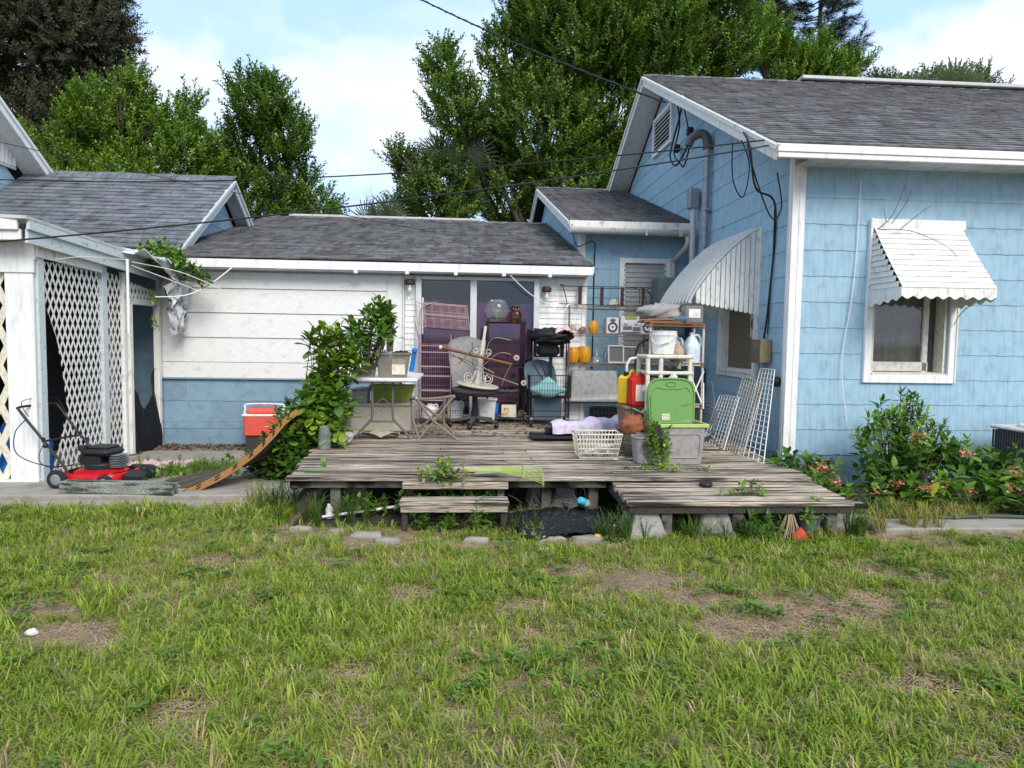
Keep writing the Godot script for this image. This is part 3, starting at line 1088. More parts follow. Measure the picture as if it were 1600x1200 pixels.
func addition() -> void:
	var h := thing("house_addition", "small blue gabled wing with gutter and louvred window between house and breezeway", "house wing")
	var zf := -10.2
	var m := M.new()
	m.box(V(2.03, 1.62, zf - 0.06), V(0.62, 3.14, 0.12))
	m.box(V(3.22, 1.62, zf - 0.06), V(0.27, 3.14, 0.12))
	m.box(V(2.715, 2.95, zf - 0.06), V(0.75, 0.48, 0.12))
	m.box(V(2.715, 0.6, zf - 0.06), V(0.75, 1.15, 0.12))
	put("front_wall", m, MT.blue_siding, h)
	m = M.new()
	m.t = Transform3D(Basis(Vector3.FORWARD, Vector3.UP, Vector3.LEFT), V(1.72, 0, 0))
	m.plate(P2([10.32, 0.05, 18.8, 0.05, 18.8, 3.15, 14.5, 4.52, 10.32, 3.18]), -0.12, 0.0)
	put("gable_wall", m, MT.blue_siding, h)
	siding(h, V(0, 0, zf), Vector3.RIGHT, Vector3.BACK, P2([1.79, 0.3, 3.35, 0.3, 3.35, 3.2, 1.79, 3.2]), [rect(2.31, 1.15, 3.1, 2.74)], 0.43, 0.82, [MT.blue0, MT.blue1, MT.blue3], 0.42, 8)
	siding(h, V(1.72, 0, 0), Vector3.FORWARD, Vector3.LEFT, P2([10.2, 2.0, 16.4, 2.0, 16.4, 3.85, 14.5, 4.48, 10.2, 3.14]), [], 0.43, 0.82, [MT.blue0, MT.blue1, MT.blue3], 2.14, 9)
	m = M.new()
	m.box(V(1.755, 1.72, zf + 0.012), V(0.075, 2.9, 0.026), 0.003)
	put("corner_board", m, MT.white_paint, h)
	m = M.new()
	m.box(V(1.707, 1.72, zf - 0.03), V(0.022, 2.9, 0.08), 0.003)
	put("corner_board", m, MT.white_paint, h)
	gable_roof(h, 1.5, 3.34, -9.88, 3.22, -14.5, 4.67, -19.1, 3.22, [MT.shg0, MT.shg1, MT.shg3, MT.shg0], 15, Color(0.18, 0.178, 0.178))
	rakes(h, 1.50, -9.88, 3.21, -14.5, 4.66, -19.1, 3.21, -1.0, MT.white_dirty)
	m = M.new()
	m.box(V(2.42, 3.165, -9.872), V(1.84, 0.11, 0.025), 0.003)
	put("fascia_board", m, MT.white_dirty, h)
	m = M.new()
	m.box(V(2.45, 3.08, -10.02), V(1.8, 0.01, 0.32))
	put("eave_soffit", m, MT.soffit, h)
	m = M.new()
	m.beam(V(1.61, 3.13, -9.9), V(1.61, 4.58, -14.5), 0.2, 0.012)
	put("rake_soffit", m, MT.soffit, h)
	# gutter: an open trough with a downspout
	m = M.new()
	var gp := [V(0, 0.085, -0.002), V(0, 0.0, -0.002), V(0, -0.005, 0.05), V(0, 0.03, 0.085), V(0, 0.075, 0.095), V(0, 0.085, 0.088)]
	var rows := []
	for p in gp:
		rows.append(PV([V(1.5, 3.035, -9.855) + p, V(3.33, 3.02, -9.855) + p]))
	m.sheet(rows, 0.004)
	m.box(V(1.5, 3.075, -9.81), V(0.006, 0.08, 0.085))
	var g := put("gutter", m, MT.gutter_white, h)
	m = M.new()
	m.box(V(2.6, 3.06, -9.756), V(0.03, 0.1, 0.006), 0.002)
	m.box(V(3.1, 3.06, -9.756), V(0.05, 0.1, 0.006), 0.002)
	put("gutter_bracket", m, MT.gutter_white, g)
	m = M.new()
	var dp := smooth([V(3.22, 3.02, -9.82), V(3.22, 2.90, -9.83), V(3.16, 2.78, -9.98), V(3.12, 2.70, -10.12), V(3.12, 2.5, -10.14), V(3.12, 0.5, -10.14)], 4)
	m.tube(dp, 0.042, 8)
	put("downspout", m, MT.gutter_white, h)
	# jalousie window
	var w := put("louvred_window", window_frame(2.31, 3.1, 1.15, 2.74, 0.075), MT.white_paint, h)
	w.position.z = zf
	for k in 20:
		m = M.new()
		m.box(V(2.705, 1.26 + k * 0.073, -0.025), V(0.62, 0.086, 0.006), 0.0, rx(-10))
		put("glass_louvre", m, MT.louvre, w)
	m = M.new()
	for k in 20:
		for q in [2.395, 3.015]:
			m = M.new()
			m.box(V(q, 1.27 + k * 0.073, 0.0), V(0.012, 0.055, 0.045), 0.0, rx(-22))
			put("louvre_clip", m, MT.white_paint, w)
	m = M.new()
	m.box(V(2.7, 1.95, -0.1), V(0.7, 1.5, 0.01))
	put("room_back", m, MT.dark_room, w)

func breezeway() -> void:
	var h := thing("breezeway", "low white and blue breezeway with dark sliding doors under a grey shingle roof", "house wing")
	var z := -9.0
	var m := M.new()
	m.box(V(-2.25, 1.17, z - 0.07), V(3.2, 2.34, 0.12))
	m.box(V(1.29, 1.17, z - 0.07), V(0.66, 2.34, 0.12))
	m.box(V(0.12, 2.34, z - 0.07), V(1.68, 0.1, 0.12))
	put("front_wall", m, MT.white_dirty, h)
	siding(h, V(0, 0, z), Vector3.RIGHT, Vector3.BACK, P2([-3.84, 0.03, -0.72, 0.03, -0.72, 0.93, -3.84, 0.93]), [], 0.268, 0.61, [MT.skirt0, MT.skirt1, MT.skirt2], 0.385, 21)
	siding(h, V(0, 0, z), Vector3.RIGHT, Vector3.BACK, P2([-3.84, 0.03, -0.72, 0.03, -0.72, 0.385, -3.84, 0.385]), [], 0.30, 0.95, [MT.skirt1, MT.skirt0], -0.005, 22)
	var ys := [1.15, 1.465, 1.78, 2.09, 2.30]
	for i in 4:
		m = M.new()
		m.t = Transform3D(Basis(), V(0, 0, z))
		var y0: float = ys[i]
		m.slab(rect(-3.56, y0 + 0.004, -1.0, ys[i + 1] - 0.004), func(y): return 0.030 - 0.014 * clampf((y - y0) / 0.31, 0, 1))
		put("white_board", m, MT.white_board, h)
	for b in [[-3.83, -3.563, 1.153, 2.29, 0.024], [-0.997, -0.80, 1.153, 2.29, 0.024], [-3.83, -0.80, 0.95, 1.147, 0.028], [-3.88, -3.835, 0.92, 2.29, 0.04], [-0.795, -0.775, 0.4, 2.29, 0.035]]:
		m = M.new()
		m.box(V((b[0] + b[1]) / 2, (b[2] + b[3]) / 2, z + b[4] / 2), V(b[1] - b[0], b[3] - b[2], b[4]), 0.003)
		put("trim_board", m, MT.white_board, h)
	m = M.new()
	m.box(V(-2.31, 0.94, z + 0.02), V(3.06, 0.018, 0.05), 0.003)
	put("water_table", m, MT.blue_skirt, h)
	# narrow lapped boards either side of the doors
	for seg in [[-0.765, -0.625], [0.985, 1.60]]:
		for k in 25:
			m = M.new()
			m.t = Transform3D(Basis(), V(0, 0, z))
			var y0 := 0.44 + k * 0.0745
			m.slab(rect(seg[0], y0, seg[1], y0 + 0.078), func(y): return 0.018 - 0.011 * clampf((y - y0) / 0.0745, 0, 1))
			put("lap_board", m, MT.white_paint, h)
	m = M.new()
	m.box(V(1.575, 1.35, z + 0.012), V(0.05, 1.9, 0.03), 0.003)
	put("corner_board", m, MT.white_paint, h)
	# sliding doors
	var d := put("sliding_door", M.new().box(V(-0.59, 1.37, z + 0.03), V(0.075, 1.85, 0.09), 0.006).box(V(0.945, 1.37, z + 0.03), V(0.075, 1.85, 0.09), 0.006).box(V(0.12, 1.37, z + 0.02), V(0.085, 1.78, 0.06), 0.006).box(V(0.18, 2.275, z + 0.03), V(1.46, 0.04, 0.1), 0.006).box(V(0.18, 0.47, z + 0.03), V(1.46, 0.05, 0.12), 0.006), mk("door_white", L(0.60, 0.63, 0.64), 0.5, tx.wp, 1.0), h)
	for q in [[-0.55, 0.075], [0.165, 0.905]]:
		m = M.new()
		m.box(V((q[0] + q[1]) / 2, 1.37, z), V(q[1] - q[0], 1.76, 0.006))
		put("pane", m, MT.pane, d)
	m = M.new()
	m.rod(V(-0.535, 1.55, z + 0.06), V(-0.535, 2.02, z + 0.06), 0.012)
	put("door_handle", m, MT.white_paint, d)
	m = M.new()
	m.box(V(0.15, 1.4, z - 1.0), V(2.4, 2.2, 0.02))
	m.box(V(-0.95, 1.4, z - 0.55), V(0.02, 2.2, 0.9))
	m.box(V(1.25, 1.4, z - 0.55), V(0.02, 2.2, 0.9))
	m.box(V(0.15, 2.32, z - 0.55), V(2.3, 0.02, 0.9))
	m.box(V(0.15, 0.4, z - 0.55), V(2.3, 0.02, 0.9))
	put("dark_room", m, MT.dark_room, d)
	m = M.new()
	var rows := []
	for i in 6:
		var r := PackedVector3Array()
		for j in 60:
			var hgt := [2.0, 1.93, 1.98, 1.9, 1.97][int(j / 12.0)] as float
			r.append(V(-0.6 + j / 59.0 * 1.55, 0.43 + i / 5.0 * (hgt - 0.43), z - 0.09 + 0.012 * sin(j * 0.9 + sin(j * 0.23) * 2)))
		rows.append(r)
	put("purple_curtain", m.sheet(rows, 0.004), MT.purple, d)
	# roof, fascia, little white bulbs clipped under it
	gable_roof(h, -3.9, 1.66, -8.76, 2.455, -14.0, 3.84, -17.6, 2.7, [MT.shg0, MT.shg1, MT.shg3, MT.shg2], 25, Color(0.205, 0.21, 0.22))
	m = M.new()
	m.box(V(-1.0, 2.385, -8.755), V(5.3, 0.105, 0.025), 0.003)
	put("fascia_board", m, MT.white_paint, h)
	m = M.new()
	m.box(V(-1.1, 2.325, -8.88), V(5.4, 0.01, 0.24))
	put("eave_soffit", m, MT.soffit, h)
	m = M.new()
	m.beam(V(1.655, 2.40, -8.76), V(1.655, 2.80, -10.25), 0.02, 0.08, 0.003)
	put("rake_board", m, MT.white_paint, h)
	for px in [-1.36, -0.72, -0.11, 0.50, 1.09]:
		m = M.new()
		m.box(V(px, 2.315, -8.75), V(0.05, 0.045, 0.045), 0.006)
		put("bulb_clip", m, MT.white_plastic, h)
	m = M.new()
	m.box(V(-1.6, 3.885, -14.05), V(3.75, 0.05, 0.2), 0.01)
	put("ridge_vent", m, MT.gutter_white, h)
	# wall lanterns
	var la := thing("wall_lantern", "glass jar wall lantern left of the dark sliding doors", "lantern", V(-0.70, 2.22, z + 0.05), 0, "jar lanterns by the sliding doors")
	m = M.new()
	m.lathe([[0.0, 0.03], [0.03, 0.03], [0.062, 0.01], [0.062, -0.03], [0.05, -0.045], [0.0, -0.045]], 16, V(0, 0, 0.05))
	m.box(V(0, 0.0, -0.01), V(0.1, 0.07, 0.06), 0.01)
	put("cap", m, mk("lantern_brown", L(0.05, 0.03, 0.026), 0.6), la)
	m = M.new()
	m.lathe([[0.046, -0.04], [0.056, -0.07], [0.066, -0.14], [0.058, -0.22], [0.025, -0.255], [0.0, -0.258]], 16, V(0, 0, 0.05))
	put("glass_jar", m, MT.thin_glass, la)
	m = M.new()
	m.lathe([[0.0, -0.14], [0.022, -0.125], [0.028, -0.10], [0.016, -0.06], [0.014, -0.04], [0.0, -0.04]], 12, V(0, 0, 0.05))
	put("bulb", m, MT.white_plastic, la)
	copy(la, "wall_lantern", V(1.07, 2.16, z + 0.05), 0, "glass jar wall lantern right of the dark sliding doors")

func left_buildings() -> void:
	var h := thing("left_wing", "grey shingled gable wing at left with white fascia behind the lattice porch", "house wing")
	gable_roof(h, -6.85, -3.68, -9.22, 2.60, -11.4, 3.975, -13.6, 2.6, [MT.shl0, MT.shl1, MT.shl2, MT.shl3], 35, Color(0.215, 0.23, 0.258))
	rakes(h, -3.68, -9.22, 2.595, -11.4, 3.965, -13.6, 2.6, 1.0, MT.pale_blue_trim)
	var m := M.new()
	m.box(V(-5.27, 2.535, -9.215), V(3.18, 0.09, 0.025), 0.003)
	put("fascia_board", m, MT.white_paint, h)
	m = M.new()
	m.box(V(-5.3, 2.48, -9.36), V(3.2, 0.01, 0.28))
	put("eave_soffit", m, MT.soffit, h)
	m = M.new()
	m.box(V(-5.4, 1.25, -9.5), V(2.95, 2.5, 0.1))
	put("front_wall", m, MT.blue_skirt, h)
	m = M.new()
	m.t = Transform3D(Basis(Vector3.BACK, Vector3.UP, Vector3.RIGHT), V(-3.92, 0, 0))
	m.plate(P2([-9.5, 0.05, -9.5, 2.5, -11.4, 3.75, -13.3, 2.5, -13.3, 0.05]), -0.1, 0.0)
	put("gable_wall", m, MT.blue_siding, h)
	siding(h, V(-3.92, 0, 0), Vector3.BACK, Vector3.RIGHT, P2([-13.3, 2.4, -9.5, 2.4, -9.5, 2.5, -11.4, 3.72, -13.3, 2.5]), [], 0.2665, 0.61, [MT.blue0, MT.blue1], 2.4, 31)
	for sd in [-9.26, -13.5]:
		m = M.new()
		m.beam(V(-3.8, 2.50, sd), V(-3.8, 3.86, -11.4), 0.22, 0.012)
		put("rake_soffit", m, MT.soffit, h)
	# the taller house beyond
	var g := thing("left_house", "pale blue gable end of taller house cut by the left edge", "house")
	gable_roof(g, -14.0, -6.5, -5.2, 3.78, -8.4, 5.94, -11.62, 3.92, [MT.shl0, MT.shl1, MT.shl2], 45, Color(0.215, 0.23, 0.258), false)
	rakes(g, -6.5, -5.2, 3.77, -8.4, 5.93, -11.62, 3.91, 1.0, MT.white_paint)
	m = M.new()
	m.t = Transform3D(Basis(Vector3.BACK, Vector3.UP, Vector3.RIGHT), V(-6.88, 0, 0))
	m.plate(P2([-5.5, 0.05, -5.5, 3.7, -8.4, 5.72, -11.3, 3.72, -11.3, 0.05]), -0.1, 0.0)
	put("gable_wall", m, MT.blue_siding, g)
	siding(g, V(-6.88, 0, 0), Vector3.BACK, Vector3.RIGHT, P2([-11.3, 0.3, -5.55, 0.3, -5.55, 3.7, -8.4, 5.7, -11.3, 3.7]), [], 0.2665, 0.61, [MT.blue2, MT.blue0], 0.49, 32)
	for sd in [[-5.25, 3.66], [-11.58, 3.80]]:
		m = M.new()
		m.beam(V(-6.69, sd[1], sd[0]), V(-6.69, 5.81, -8.4), 0.36, 0.012)
		put("rake_soffit", m, MT.white_dirty, g)
	m = M.new()
	m.box(V(-6.7, 3.79, -11.5), V(0.36, 0.02, 0.2))
	put("eave_return", m, MT.dark_wood, g)
	m = M.new()
	m.box(V(-6.85, 4.22, -10.72), V(0.03, 0.52, 0.80), 0.004)
	var v := put("gable_vent", m, MT.white_paint, g)
	for k in 9:
		m = M.new()
		m.box(V(-6.83, 4.22, -11.06 + k * 0.085), V(0.03, 0.44, 0.05), 0.002)
		put("vent_slat", m, MT.white_paint, v)

# ---------------------------------------------------------------- lattice porch at the left
func lattice(parent: Node, o: Vector3, u: Vector3, n: Vector3, region: PackedVector2Array, mat: Material, step := 0.080, sw := 0.0195) -> void:
	var lo := Vector2(1e9, 1e9)
	var hi := Vector2(-1e9, -1e9)
	for p in region:
		lo = lo.min(p)
		hi = hi.max(p)
	var H := hi.y - lo.y
	var k := 0
	for dir in [1.0, -1.0]:
		var x := lo.x - H * 0.455
		while x < hi.x + H * 0.455:
			var hw := sw * 0.59
			var dx: float = H * 0.455 * dir * 0.5 * 2.0
			var x0 := x if dir > 0 else x
			var a := Vector2(x0, lo.y - 0.01)
			var b := Vector2(x0 + dx, hi.y + 0.01)
			var pl := PackedVector2Array([a - Vector2(hw, 0), a + Vector2(hw, 0), b + Vector2(hw, 0), b - Vector2(hw, 0)])
			for g in Geometry2D.intersect_polygons(pl, region):
				if g.size() < 3 or Geometry2D.triangulate_polygon(g).is_empty():
					continue
				var m := M.new()
				m.t = Transform3D(Basis(u, Vector3.UP, n), o)
				var zb := 0.0 if dir > 0 else 0.0062
				m.plate(g, zb * 0.5, zb * 0.5 + 0.003)
				put("lattice_slat", m, mat, parent)
			x += step
		k += 1

func enclosure() -> void:
	var u := V(0.21, 0, -2.18).normalized()
	var n := V(-u.z, 0, u.x)
	if n.x < 0:
		n = -n
	var o := V(-4.04, 0, -6.82)
	var B := Basis(u, Vector3.UP, n)
	var h := thing("lattice_porch", "white lattice porch with sloping pale blue roof edge at the left", "porch")
	var P := func(a: float, y: float, d: float) -> Vector3:
		return o + u * a + Vector3.UP * y + n * d
	# the front faces the camera; the side runs back to the breezeway
	var bx := func(a0: float, a1: float, y0: float, y1: float, d: float, t: float) -> M:
		var m := M.new()
		m.t = Transform3D(B, o)
		m.box(V((a0 + a1) / 2, (y0 + y1) / 2, d), V(a1 - a0, y1 - y0, t), 0.004)
		return m
	put("corner_post", bx.call(0.0, 0.09, 0.04, 2.30, -0.02, 0.06), MT.pale_blue_trim, h)
	put("post", bx.call(1.00, 1.09, 0.06, 2.24, -0.03, 0.05), MT.pale_blue_trim, h)
	put("post", bx.call(1.375, 1.42, 0.06, 2.2, -0.02, 0.05), MT.white_dirty, h)
	var df := put("door_frame", bx.call(1.44, 1.50, 0.08, 1.86, 0.0, 0.07), MT.white_dirty, h)
	put("door_jamb", bx.call(2.05, 2.11, 0.08, 1.9, 0.0, 0.07), MT.white_dirty, df)
	put("door_head", bx.call(1.44, 2.11, 1.84, 1.91, 0.002, 0.07), MT.pale_blue_trim, df)
	put("inner_post", bx.call(1.85, 2.0, 0.3, 1.84, -0.5, 0.05), MT.stucco, h)
	put("inner_rail", bx.call(1.4, 2.0, 0.62, 0.67, -0.48, 0.04), MT.white_dirty, h)
	# lattice bays, the first one buckled away from its post
	lattice(h, o + n * -0.035, u, n, P2([0.10, 2.18, 1.0, 2.2, 1.0, 0.10, 0.16, 0.09, 0.34, 0.5, 0.42, 0.75, 0.37, 1.1, 0.30, 1.42, 0.17, 1.72, 0.10, 1.95]), MT.white_dirty)
	lattice(h, o + n * -0.035, u, n, P2([1.09, 2.18, 1.375, 2.14, 1.375, 0.10, 1.09, 0.10]), MT.white_dirty)
	lattice(h, o + n * -0.02, u, n, P2([1.44, 2.12, 2.08, 2.02, 2.08, 1.915, 1.44, 1.915]), MT.white_dirty, 0.075, 0.03)
	# front: cream lattice and a broad white board
	put("front_board", M.new().box(V(-4.185, 1.13, -6.80), V(0.255, 2.2, 0.03), 0.004), MT.white_paint, h)
	put("front_board", M.new().box(V(-4.6, 2.28, -6.79), V(1.14, 0.2, 0.03), 0.004), MT.white_paint, h)
	put("front_board", M.new().box(V(-4.62, 2.12, -6.785), V(1.16, 0.13, 0.03), 0.004), MT.white_paint, h)
	lattice(h, V(0, 0, -6.83), Vector3.RIGHT, Vector3.BACK, rect(-5.2, 0.06, -4.3, 2.06), MT.cream, 0.17, 0.062)
	put("front_board", M.new().box(V(-4.7, 0.04, -6.80), V(1.3, 0.09, 0.06), 0.004), MT.white_dirty, h)
	# roof edge: fascia pieces that slope down to the rear
	var m := M.new()
	m.beam(P.call(-0.26, 2.48, 0.12), P.call(2.35, 2.30, 0.12), 0.03, 0.11, 0.004)
	put("fascia_board", m, MT.pale_blue_trim, h)
	m = M.new()
	m.beam(P.call(-0.24, 2.37, 0.09), P.call(2.30, 2.20, 0.09), 0.03, 0.13, 0.004)
	put("fascia_board", m, MT.pale_blue_trim, h)
	m = M.new()
	m.beam(P.call(-0.02, 2.255, 0.02), P.call(0.95, 2.20, 0.02), 0.03, 0.10, 0.004)
	put("header_board", m, MT.white_dirty, h)
	m = M.new()
	m.box(V(-4.68, 2.48, -6.55), V(1.3, 0.12, 0.03), 0.004)
	put("fascia_board", m, MT.white_paint, h)
	m = M.new()
	m.box(V(-4.66, 2.38, -6.58), V(1.28, 0.10, 0.03), 0.004)
	put("fascia_board", m, MT.white_paint, h)
	m = M.new()
	m.sheet([PV([P.call(-0.3, 2.545, 0.14), P.call(2.4, 2.36, 0.14)]), PV([P.call(-0.3, 2.63, -2.4), P.call(2.4, 2.42, -2.4)])], 0.03)
	put("roof_sheet", m, MT.soffit, h)
	m = M.new()
	m.box(V(-4.45, 1.3, -9.3), V(1.0, 2.6, 0.04))
	put("back_wall", m, MT.blue_skirt, h)
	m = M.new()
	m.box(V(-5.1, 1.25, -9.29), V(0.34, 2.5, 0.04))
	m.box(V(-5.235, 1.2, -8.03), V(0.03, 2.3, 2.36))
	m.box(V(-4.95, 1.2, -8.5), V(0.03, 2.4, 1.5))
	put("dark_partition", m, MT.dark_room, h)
	m = M.new()
	m.box(V(-5.27, 1.2, -8.03), V(0.03, 2.36, 2.4))
	put("side_wall", m, MT.white_dirty, h)
	# things seen within
	var bc := thing("blue_tarp_bundle", "blue plastic tarp bundle behind the buckled white lattice", "tarp", P.call(0.3, 0.06, -0.42))
	m = M.new()
	var rows := []
	for i in 9:
		var r := PackedVector3Array()
		for j in 14:
			var a := TAU * j / 14.0
			var q := i / 8.0
			var rad := 0.26 * sqrt(maxf(0.0, 1 - q * q * 0.95)) * (1 + 0.16 * sin(j * 2.7 + i * 1.3))
			r.append(V(cos(a) * rad, q * 0.62, -sin(a) * rad))
		rows.append(r)
	put("folded_sheet", m.grid(rows, true), MT.blue_plastic, bc)
	var bs := thing("torn_black_screen", "torn black plastic sheet hanging across the porch doorway", "plastic sheet", P.call(1.5, 0.08, 0.03))
	bs.transform = Transform3D(B, bs.position)
	m = M.new()
	rows = []
	var tops := [0.74, 0.66, 0.58, 0.50, 0.44, 0.38, 0.46, 0.56, 0.62, 0.70, 0.80, 0.90]
	for i in 8:
		var r := PackedVector3Array()
		for j in 12:
			r.append(V(j / 11.0 * 0.57, 0.0 + (tops[j] + 0.12) * i / 7.0, 0.03 * sin(j * 1.2 + i * 0.8) - 0.015 * i * absf(j - 5.5) / 9.0))
		rows.append(r)
	put("sheet", m.sheet(rows, 0.003), MT.black_cloth, bs)
	# silver tarp at the roof corner
	var tp := thing("silver_tarp", "crumpled silver tarp hanging from the porch roof corner", "tarp", P.call(1.60, 2.43, 0.24))
	tp.transform = Transform3D(B.scaled(V(1.3, 1.15, 1.3)), tp.position)
	m = M.new()
	rows = []
	var fz := FastNoiseLite.new()
	fz.seed = 4
	fz.frequency = 3.2
	for i in 22:
		var q := i / 21.0
		var r := PackedVector3Array()
		for j in 20:
			var s := j / 19.0
			var wdt := lerpf(0.72, 0.34, smoothstep(0.35, 0.6, q)) * lerpf(1.0, 0.35, smoothstep(0.72, 1.0, q))
			var base: Vector3
			if q < 0.4:
				base = V(lerpf(-0.1, 0.30, s) + wdt * (s - 0.5) * 0.7, 0.07 - q * 0.28 - s * 0.10, lerpf(-0.35, 0.15, q / 0.4))
			else:
				base = V(0.25 + wdt * (s - 0.5), -0.10 - (q - 0.4) * 1.15, 0.13 - (q - 0.4) * 0.12)
			r.append(base + V(fz.get_noise_3d(i * 0.09, j * 0.10, 1), fz.get_noise_3d(i * 0.09, j * 0.1, 5), fz.get_noise_3d(i * 0.09, j * 0.1, 9)) * 0.11)
		rows.append(r)
	put("crumpled_sheet", m.sheet(rows, 0.004), MT.tarp, tp)

# ---------------------------------------------------------------- the deck
func plank(parent: Node, x0: float, x1: float, z: float, y: float, w: float, mat: Material, th := 0.035, slope := 0.0, nm := "deck_board") -> void:
	var m := M.new()
	var r := rng
	m.box(Vector3.ZERO, V(x1 - x0, th, w), 0.006, Basis(Vector3.RIGHT, slope + r.randf_range(-0.014, 0.014)) * Basis(Vector3.BACK, r.randf_range(-0.0016, 0.0016)))
	var o := put(nm, m, mat, parent)
	o.position = V((x0 + x1) / 2, y - th / 2 + r.randf_range(-0.004, 0.003), z)

func deck() -> void:
	var d := thing("wooden_deck", "weathered grey wooden deck with mould stained boards", "deck")
	var mats := [MT.deck0, MT.deck1, MT.deck2, MT.deck0, MT.deck4, MT.deck3, MT.deck2, MT.deck4]
	var z := DECK_Z0 + 0.05
	var i := 0
	while z > -9.0:
		var w := 0.089
		var xl := -1.42 + rng.randf_range(-0.02, 0.025) - (-5.6 - z) * 0.06
		var xr := 2.98 + rng.randf_range(-0.02, 0.03) + (-5.6 - z) * 0.0
		var cut: float = [0.62, -0.2, 1.3, 0.4][i % 4] + rng.randf_range(-0.03, 0.03)
		plank(d, xl, cut - 0.003, z - w / 2, dk(z), w, mats[rng.randi() % 8], 0.035, 0.02)
		plank(d, cut + 0.003, xr, z - w / 2, dk(z), w, mats[rng.randi() % 8], 0.035, 0.02)
		z -= w + 0.009
		i += 1
	var m := M.new()
	m.box(V(-0.1, 0.295, DECK_Z0 - 0.03), V(2.62, 0.075, 0.04), 0.005)
	put("rim_joist", m, MT.old_wood, d)
	m = M.new()
	m.box(V(-1.38, 0.28, -7.2), V(0.04, 0.09, 3.1), 0.004)
	m.box(V(2.9, 0.28, -7.2), V(0.04, 0.09, 3.1), 0.004)
	m.box(V(0.1, 0.27, -7.3), V(0.04, 0.09, 3.2), 0.004)
	m.box(V(1.15, 0.27, -7.3), V(0.04, 0.09, 3.2), 0.004)
	put("joist", m, MT.dark_wood, d)
	for p in [[-1.05, -5.72], [-1.3, -6.6], [-0.2, -6.3], [0.72, -5.8], [1.12, -5.75], [1.8, -6.5], [2.86, -6.4], [-1.3, -8.3], [0.9, -7.8], [2.8, -8.2]]:
		m = M.new()
		m.box(V(p[0], 0.14, p[1]), V(0.085, 0.3, 0.085), 0.006)
		put("deck_post", m, MT.old_wood, d)
	# lower platform in front at the right
	var l := thing("lower_deck", "low wooden platform stepping out from the deck at right", "deck")
	z = -4.95
	i = 0
	while z > -5.66:
		plank(l, 1.23 + rng.randf_range(-0.015, 0.015) - (z + 4.95) * 0.02, 2.99 + rng.randf_range(-0.02, 0.03), z - 0.044, 0.302 + (-4.95 - z) * 0.03, 0.089, [MT.deck2, MT.deck0, MT.deck4, MT.deck2, MT.deck0][i % 5], 0.035, 0.03)
		z -= 0.098
		i += 1
	for q in [[V(1.25, 0.235, -4.99), V(2.98, 0.235, -4.99)], [V(1.26, 0.235, -5.0), V(1.26, 0.25, -5.7)], [V(2.94, 0.235, -5.0), V(2.94, 0.25, -5.7)], [V(2.1, 0.235, -5.0), V(2.1, 0.25, -5.7)]]:
		m = M.new()
		m.beam(q[0], q[1], 0.04, 0.06, 0.004)
		put("joist", m, MT.dark_wood, l)
	for p in [[1.55, -5.03], [2.1, -5.02], [2.86, -5.05]]:
		m = M.new()
		m.box(V(p[0], 0.13, p[1]), V(0.085, 0.2, 0.06), 0.006)
		put("deck_post", m, MT.old_wood, l)
	# two steps
	var s := thing("upper_step", "weathered plank step hung directly against the deck front", "step", V(-0.055, 0, 0))
	plank(s, -0.43, 0.43, -5.555, 0.330, 0.10, MT.deck2, 0.03)
	plank(s, -0.43, 0.43, -5.508, 0.316, 0.02, MT.deck1, 0.04, 0, "front_rail")
	for x in [-0.37, 0.37]:
		m = M.new()
		m.box(V(x, 0.145, -5.56), V(0.06, 0.29, 0.09), 0.006)
		put("leg", m, MT.old_wood, s)
	var b := thing("bench_step", "weathered low bench used as bottom step before the deck", "step", V(-0.06, 0, -5.32))
	for k in 2:
		m = M.new()
		m.box(V(0, 0.222 - 0.004 * k, 0.045 - k * 0.10), V(0.85, 0.035, 0.095), 0.007)
		put("plank", m, [MT.deck2, MT.deck0][k], b)
	m = M.new()
	m.box(V(0, 0.178, 0.082), V(0.83, 0.05, 0.022), 0.004)
	put("front_rail", m, MT.deck1, b)
	for x in [-0.385, 0.385]:
		m = M.new()
		m.box(V(x, 0.10, -0.01), V(0.045, 0.2, 0.15), 0.006)
		put("leg", m, MT.dark_wood, b)
	# concrete piers
	var pr := []
	pr = [[0.16, -0.04], [0.15, 0.02], [0.085, 0.2], [0.08, 0.205], [0.0, 0.205]]
	m = M.new()
	m.lathe(pr, 4, Vector3.ZERO, ry(45))
	var pm := M.new()
	pm.t = Transform3D(Basis().scaled(V(1, 1, 1)), Vector3.ZERO)
	var q4 := [[0.15, -0.03], [0.14, 0.05], [0.09, 0.215]]
	for k in 2:
		var a: float = q4[k][0]
		var c: float = q4[k + 1][0]
		var y0: float = q4[k][1]
		var y1: float = q4[k + 1][1]
		for f in 4:
			pm.t = Transform3D(ry(90.0 * f), Vector3.ZERO)
			pm.quad(V(-a, y0, a), V(a, y0, a), V(c, y1, c), V(-c, y1, c))
	pm.t = Transform3D()
	pm.quad(V(-0.09, 0.215, 0.09), V(0.09, 0.215, 0.09), V(0.09, 0.215, -0.09), V(-0.09, 0.215, -0.09))
	var pmm := pm.mesh()
	var lab := ["concrete pier block under front left corner of the low platform", "concrete pier block under middle of the low platform front", "left concrete pier block of the pair behind the black plastic", "right concrete pier block of the pair behind the black plastic", "concrete pier block under the deck left of the bench step"]
	var pi := 0
	for p in [[1.38, -5.10, 8.0, 1.0], [1.95, -5.14, -6.0, 1.0], [0.70, -6.06, 4.0, 0.85], [0.93, -6.02, -14.0, 0.85], [-0.95, -6.1, 10.0, 0.8]]:
		var o := put("pier_block", pmm, MT.pier)
		o.position = V(p[0], 0, p[1])
		o.rotation_degrees.y = p[2]
		o.scale = V(p[3], p[3], p[3])
		tag(o, lab[pi], "concrete block", "pier blocks under the deck")
		pi += 1

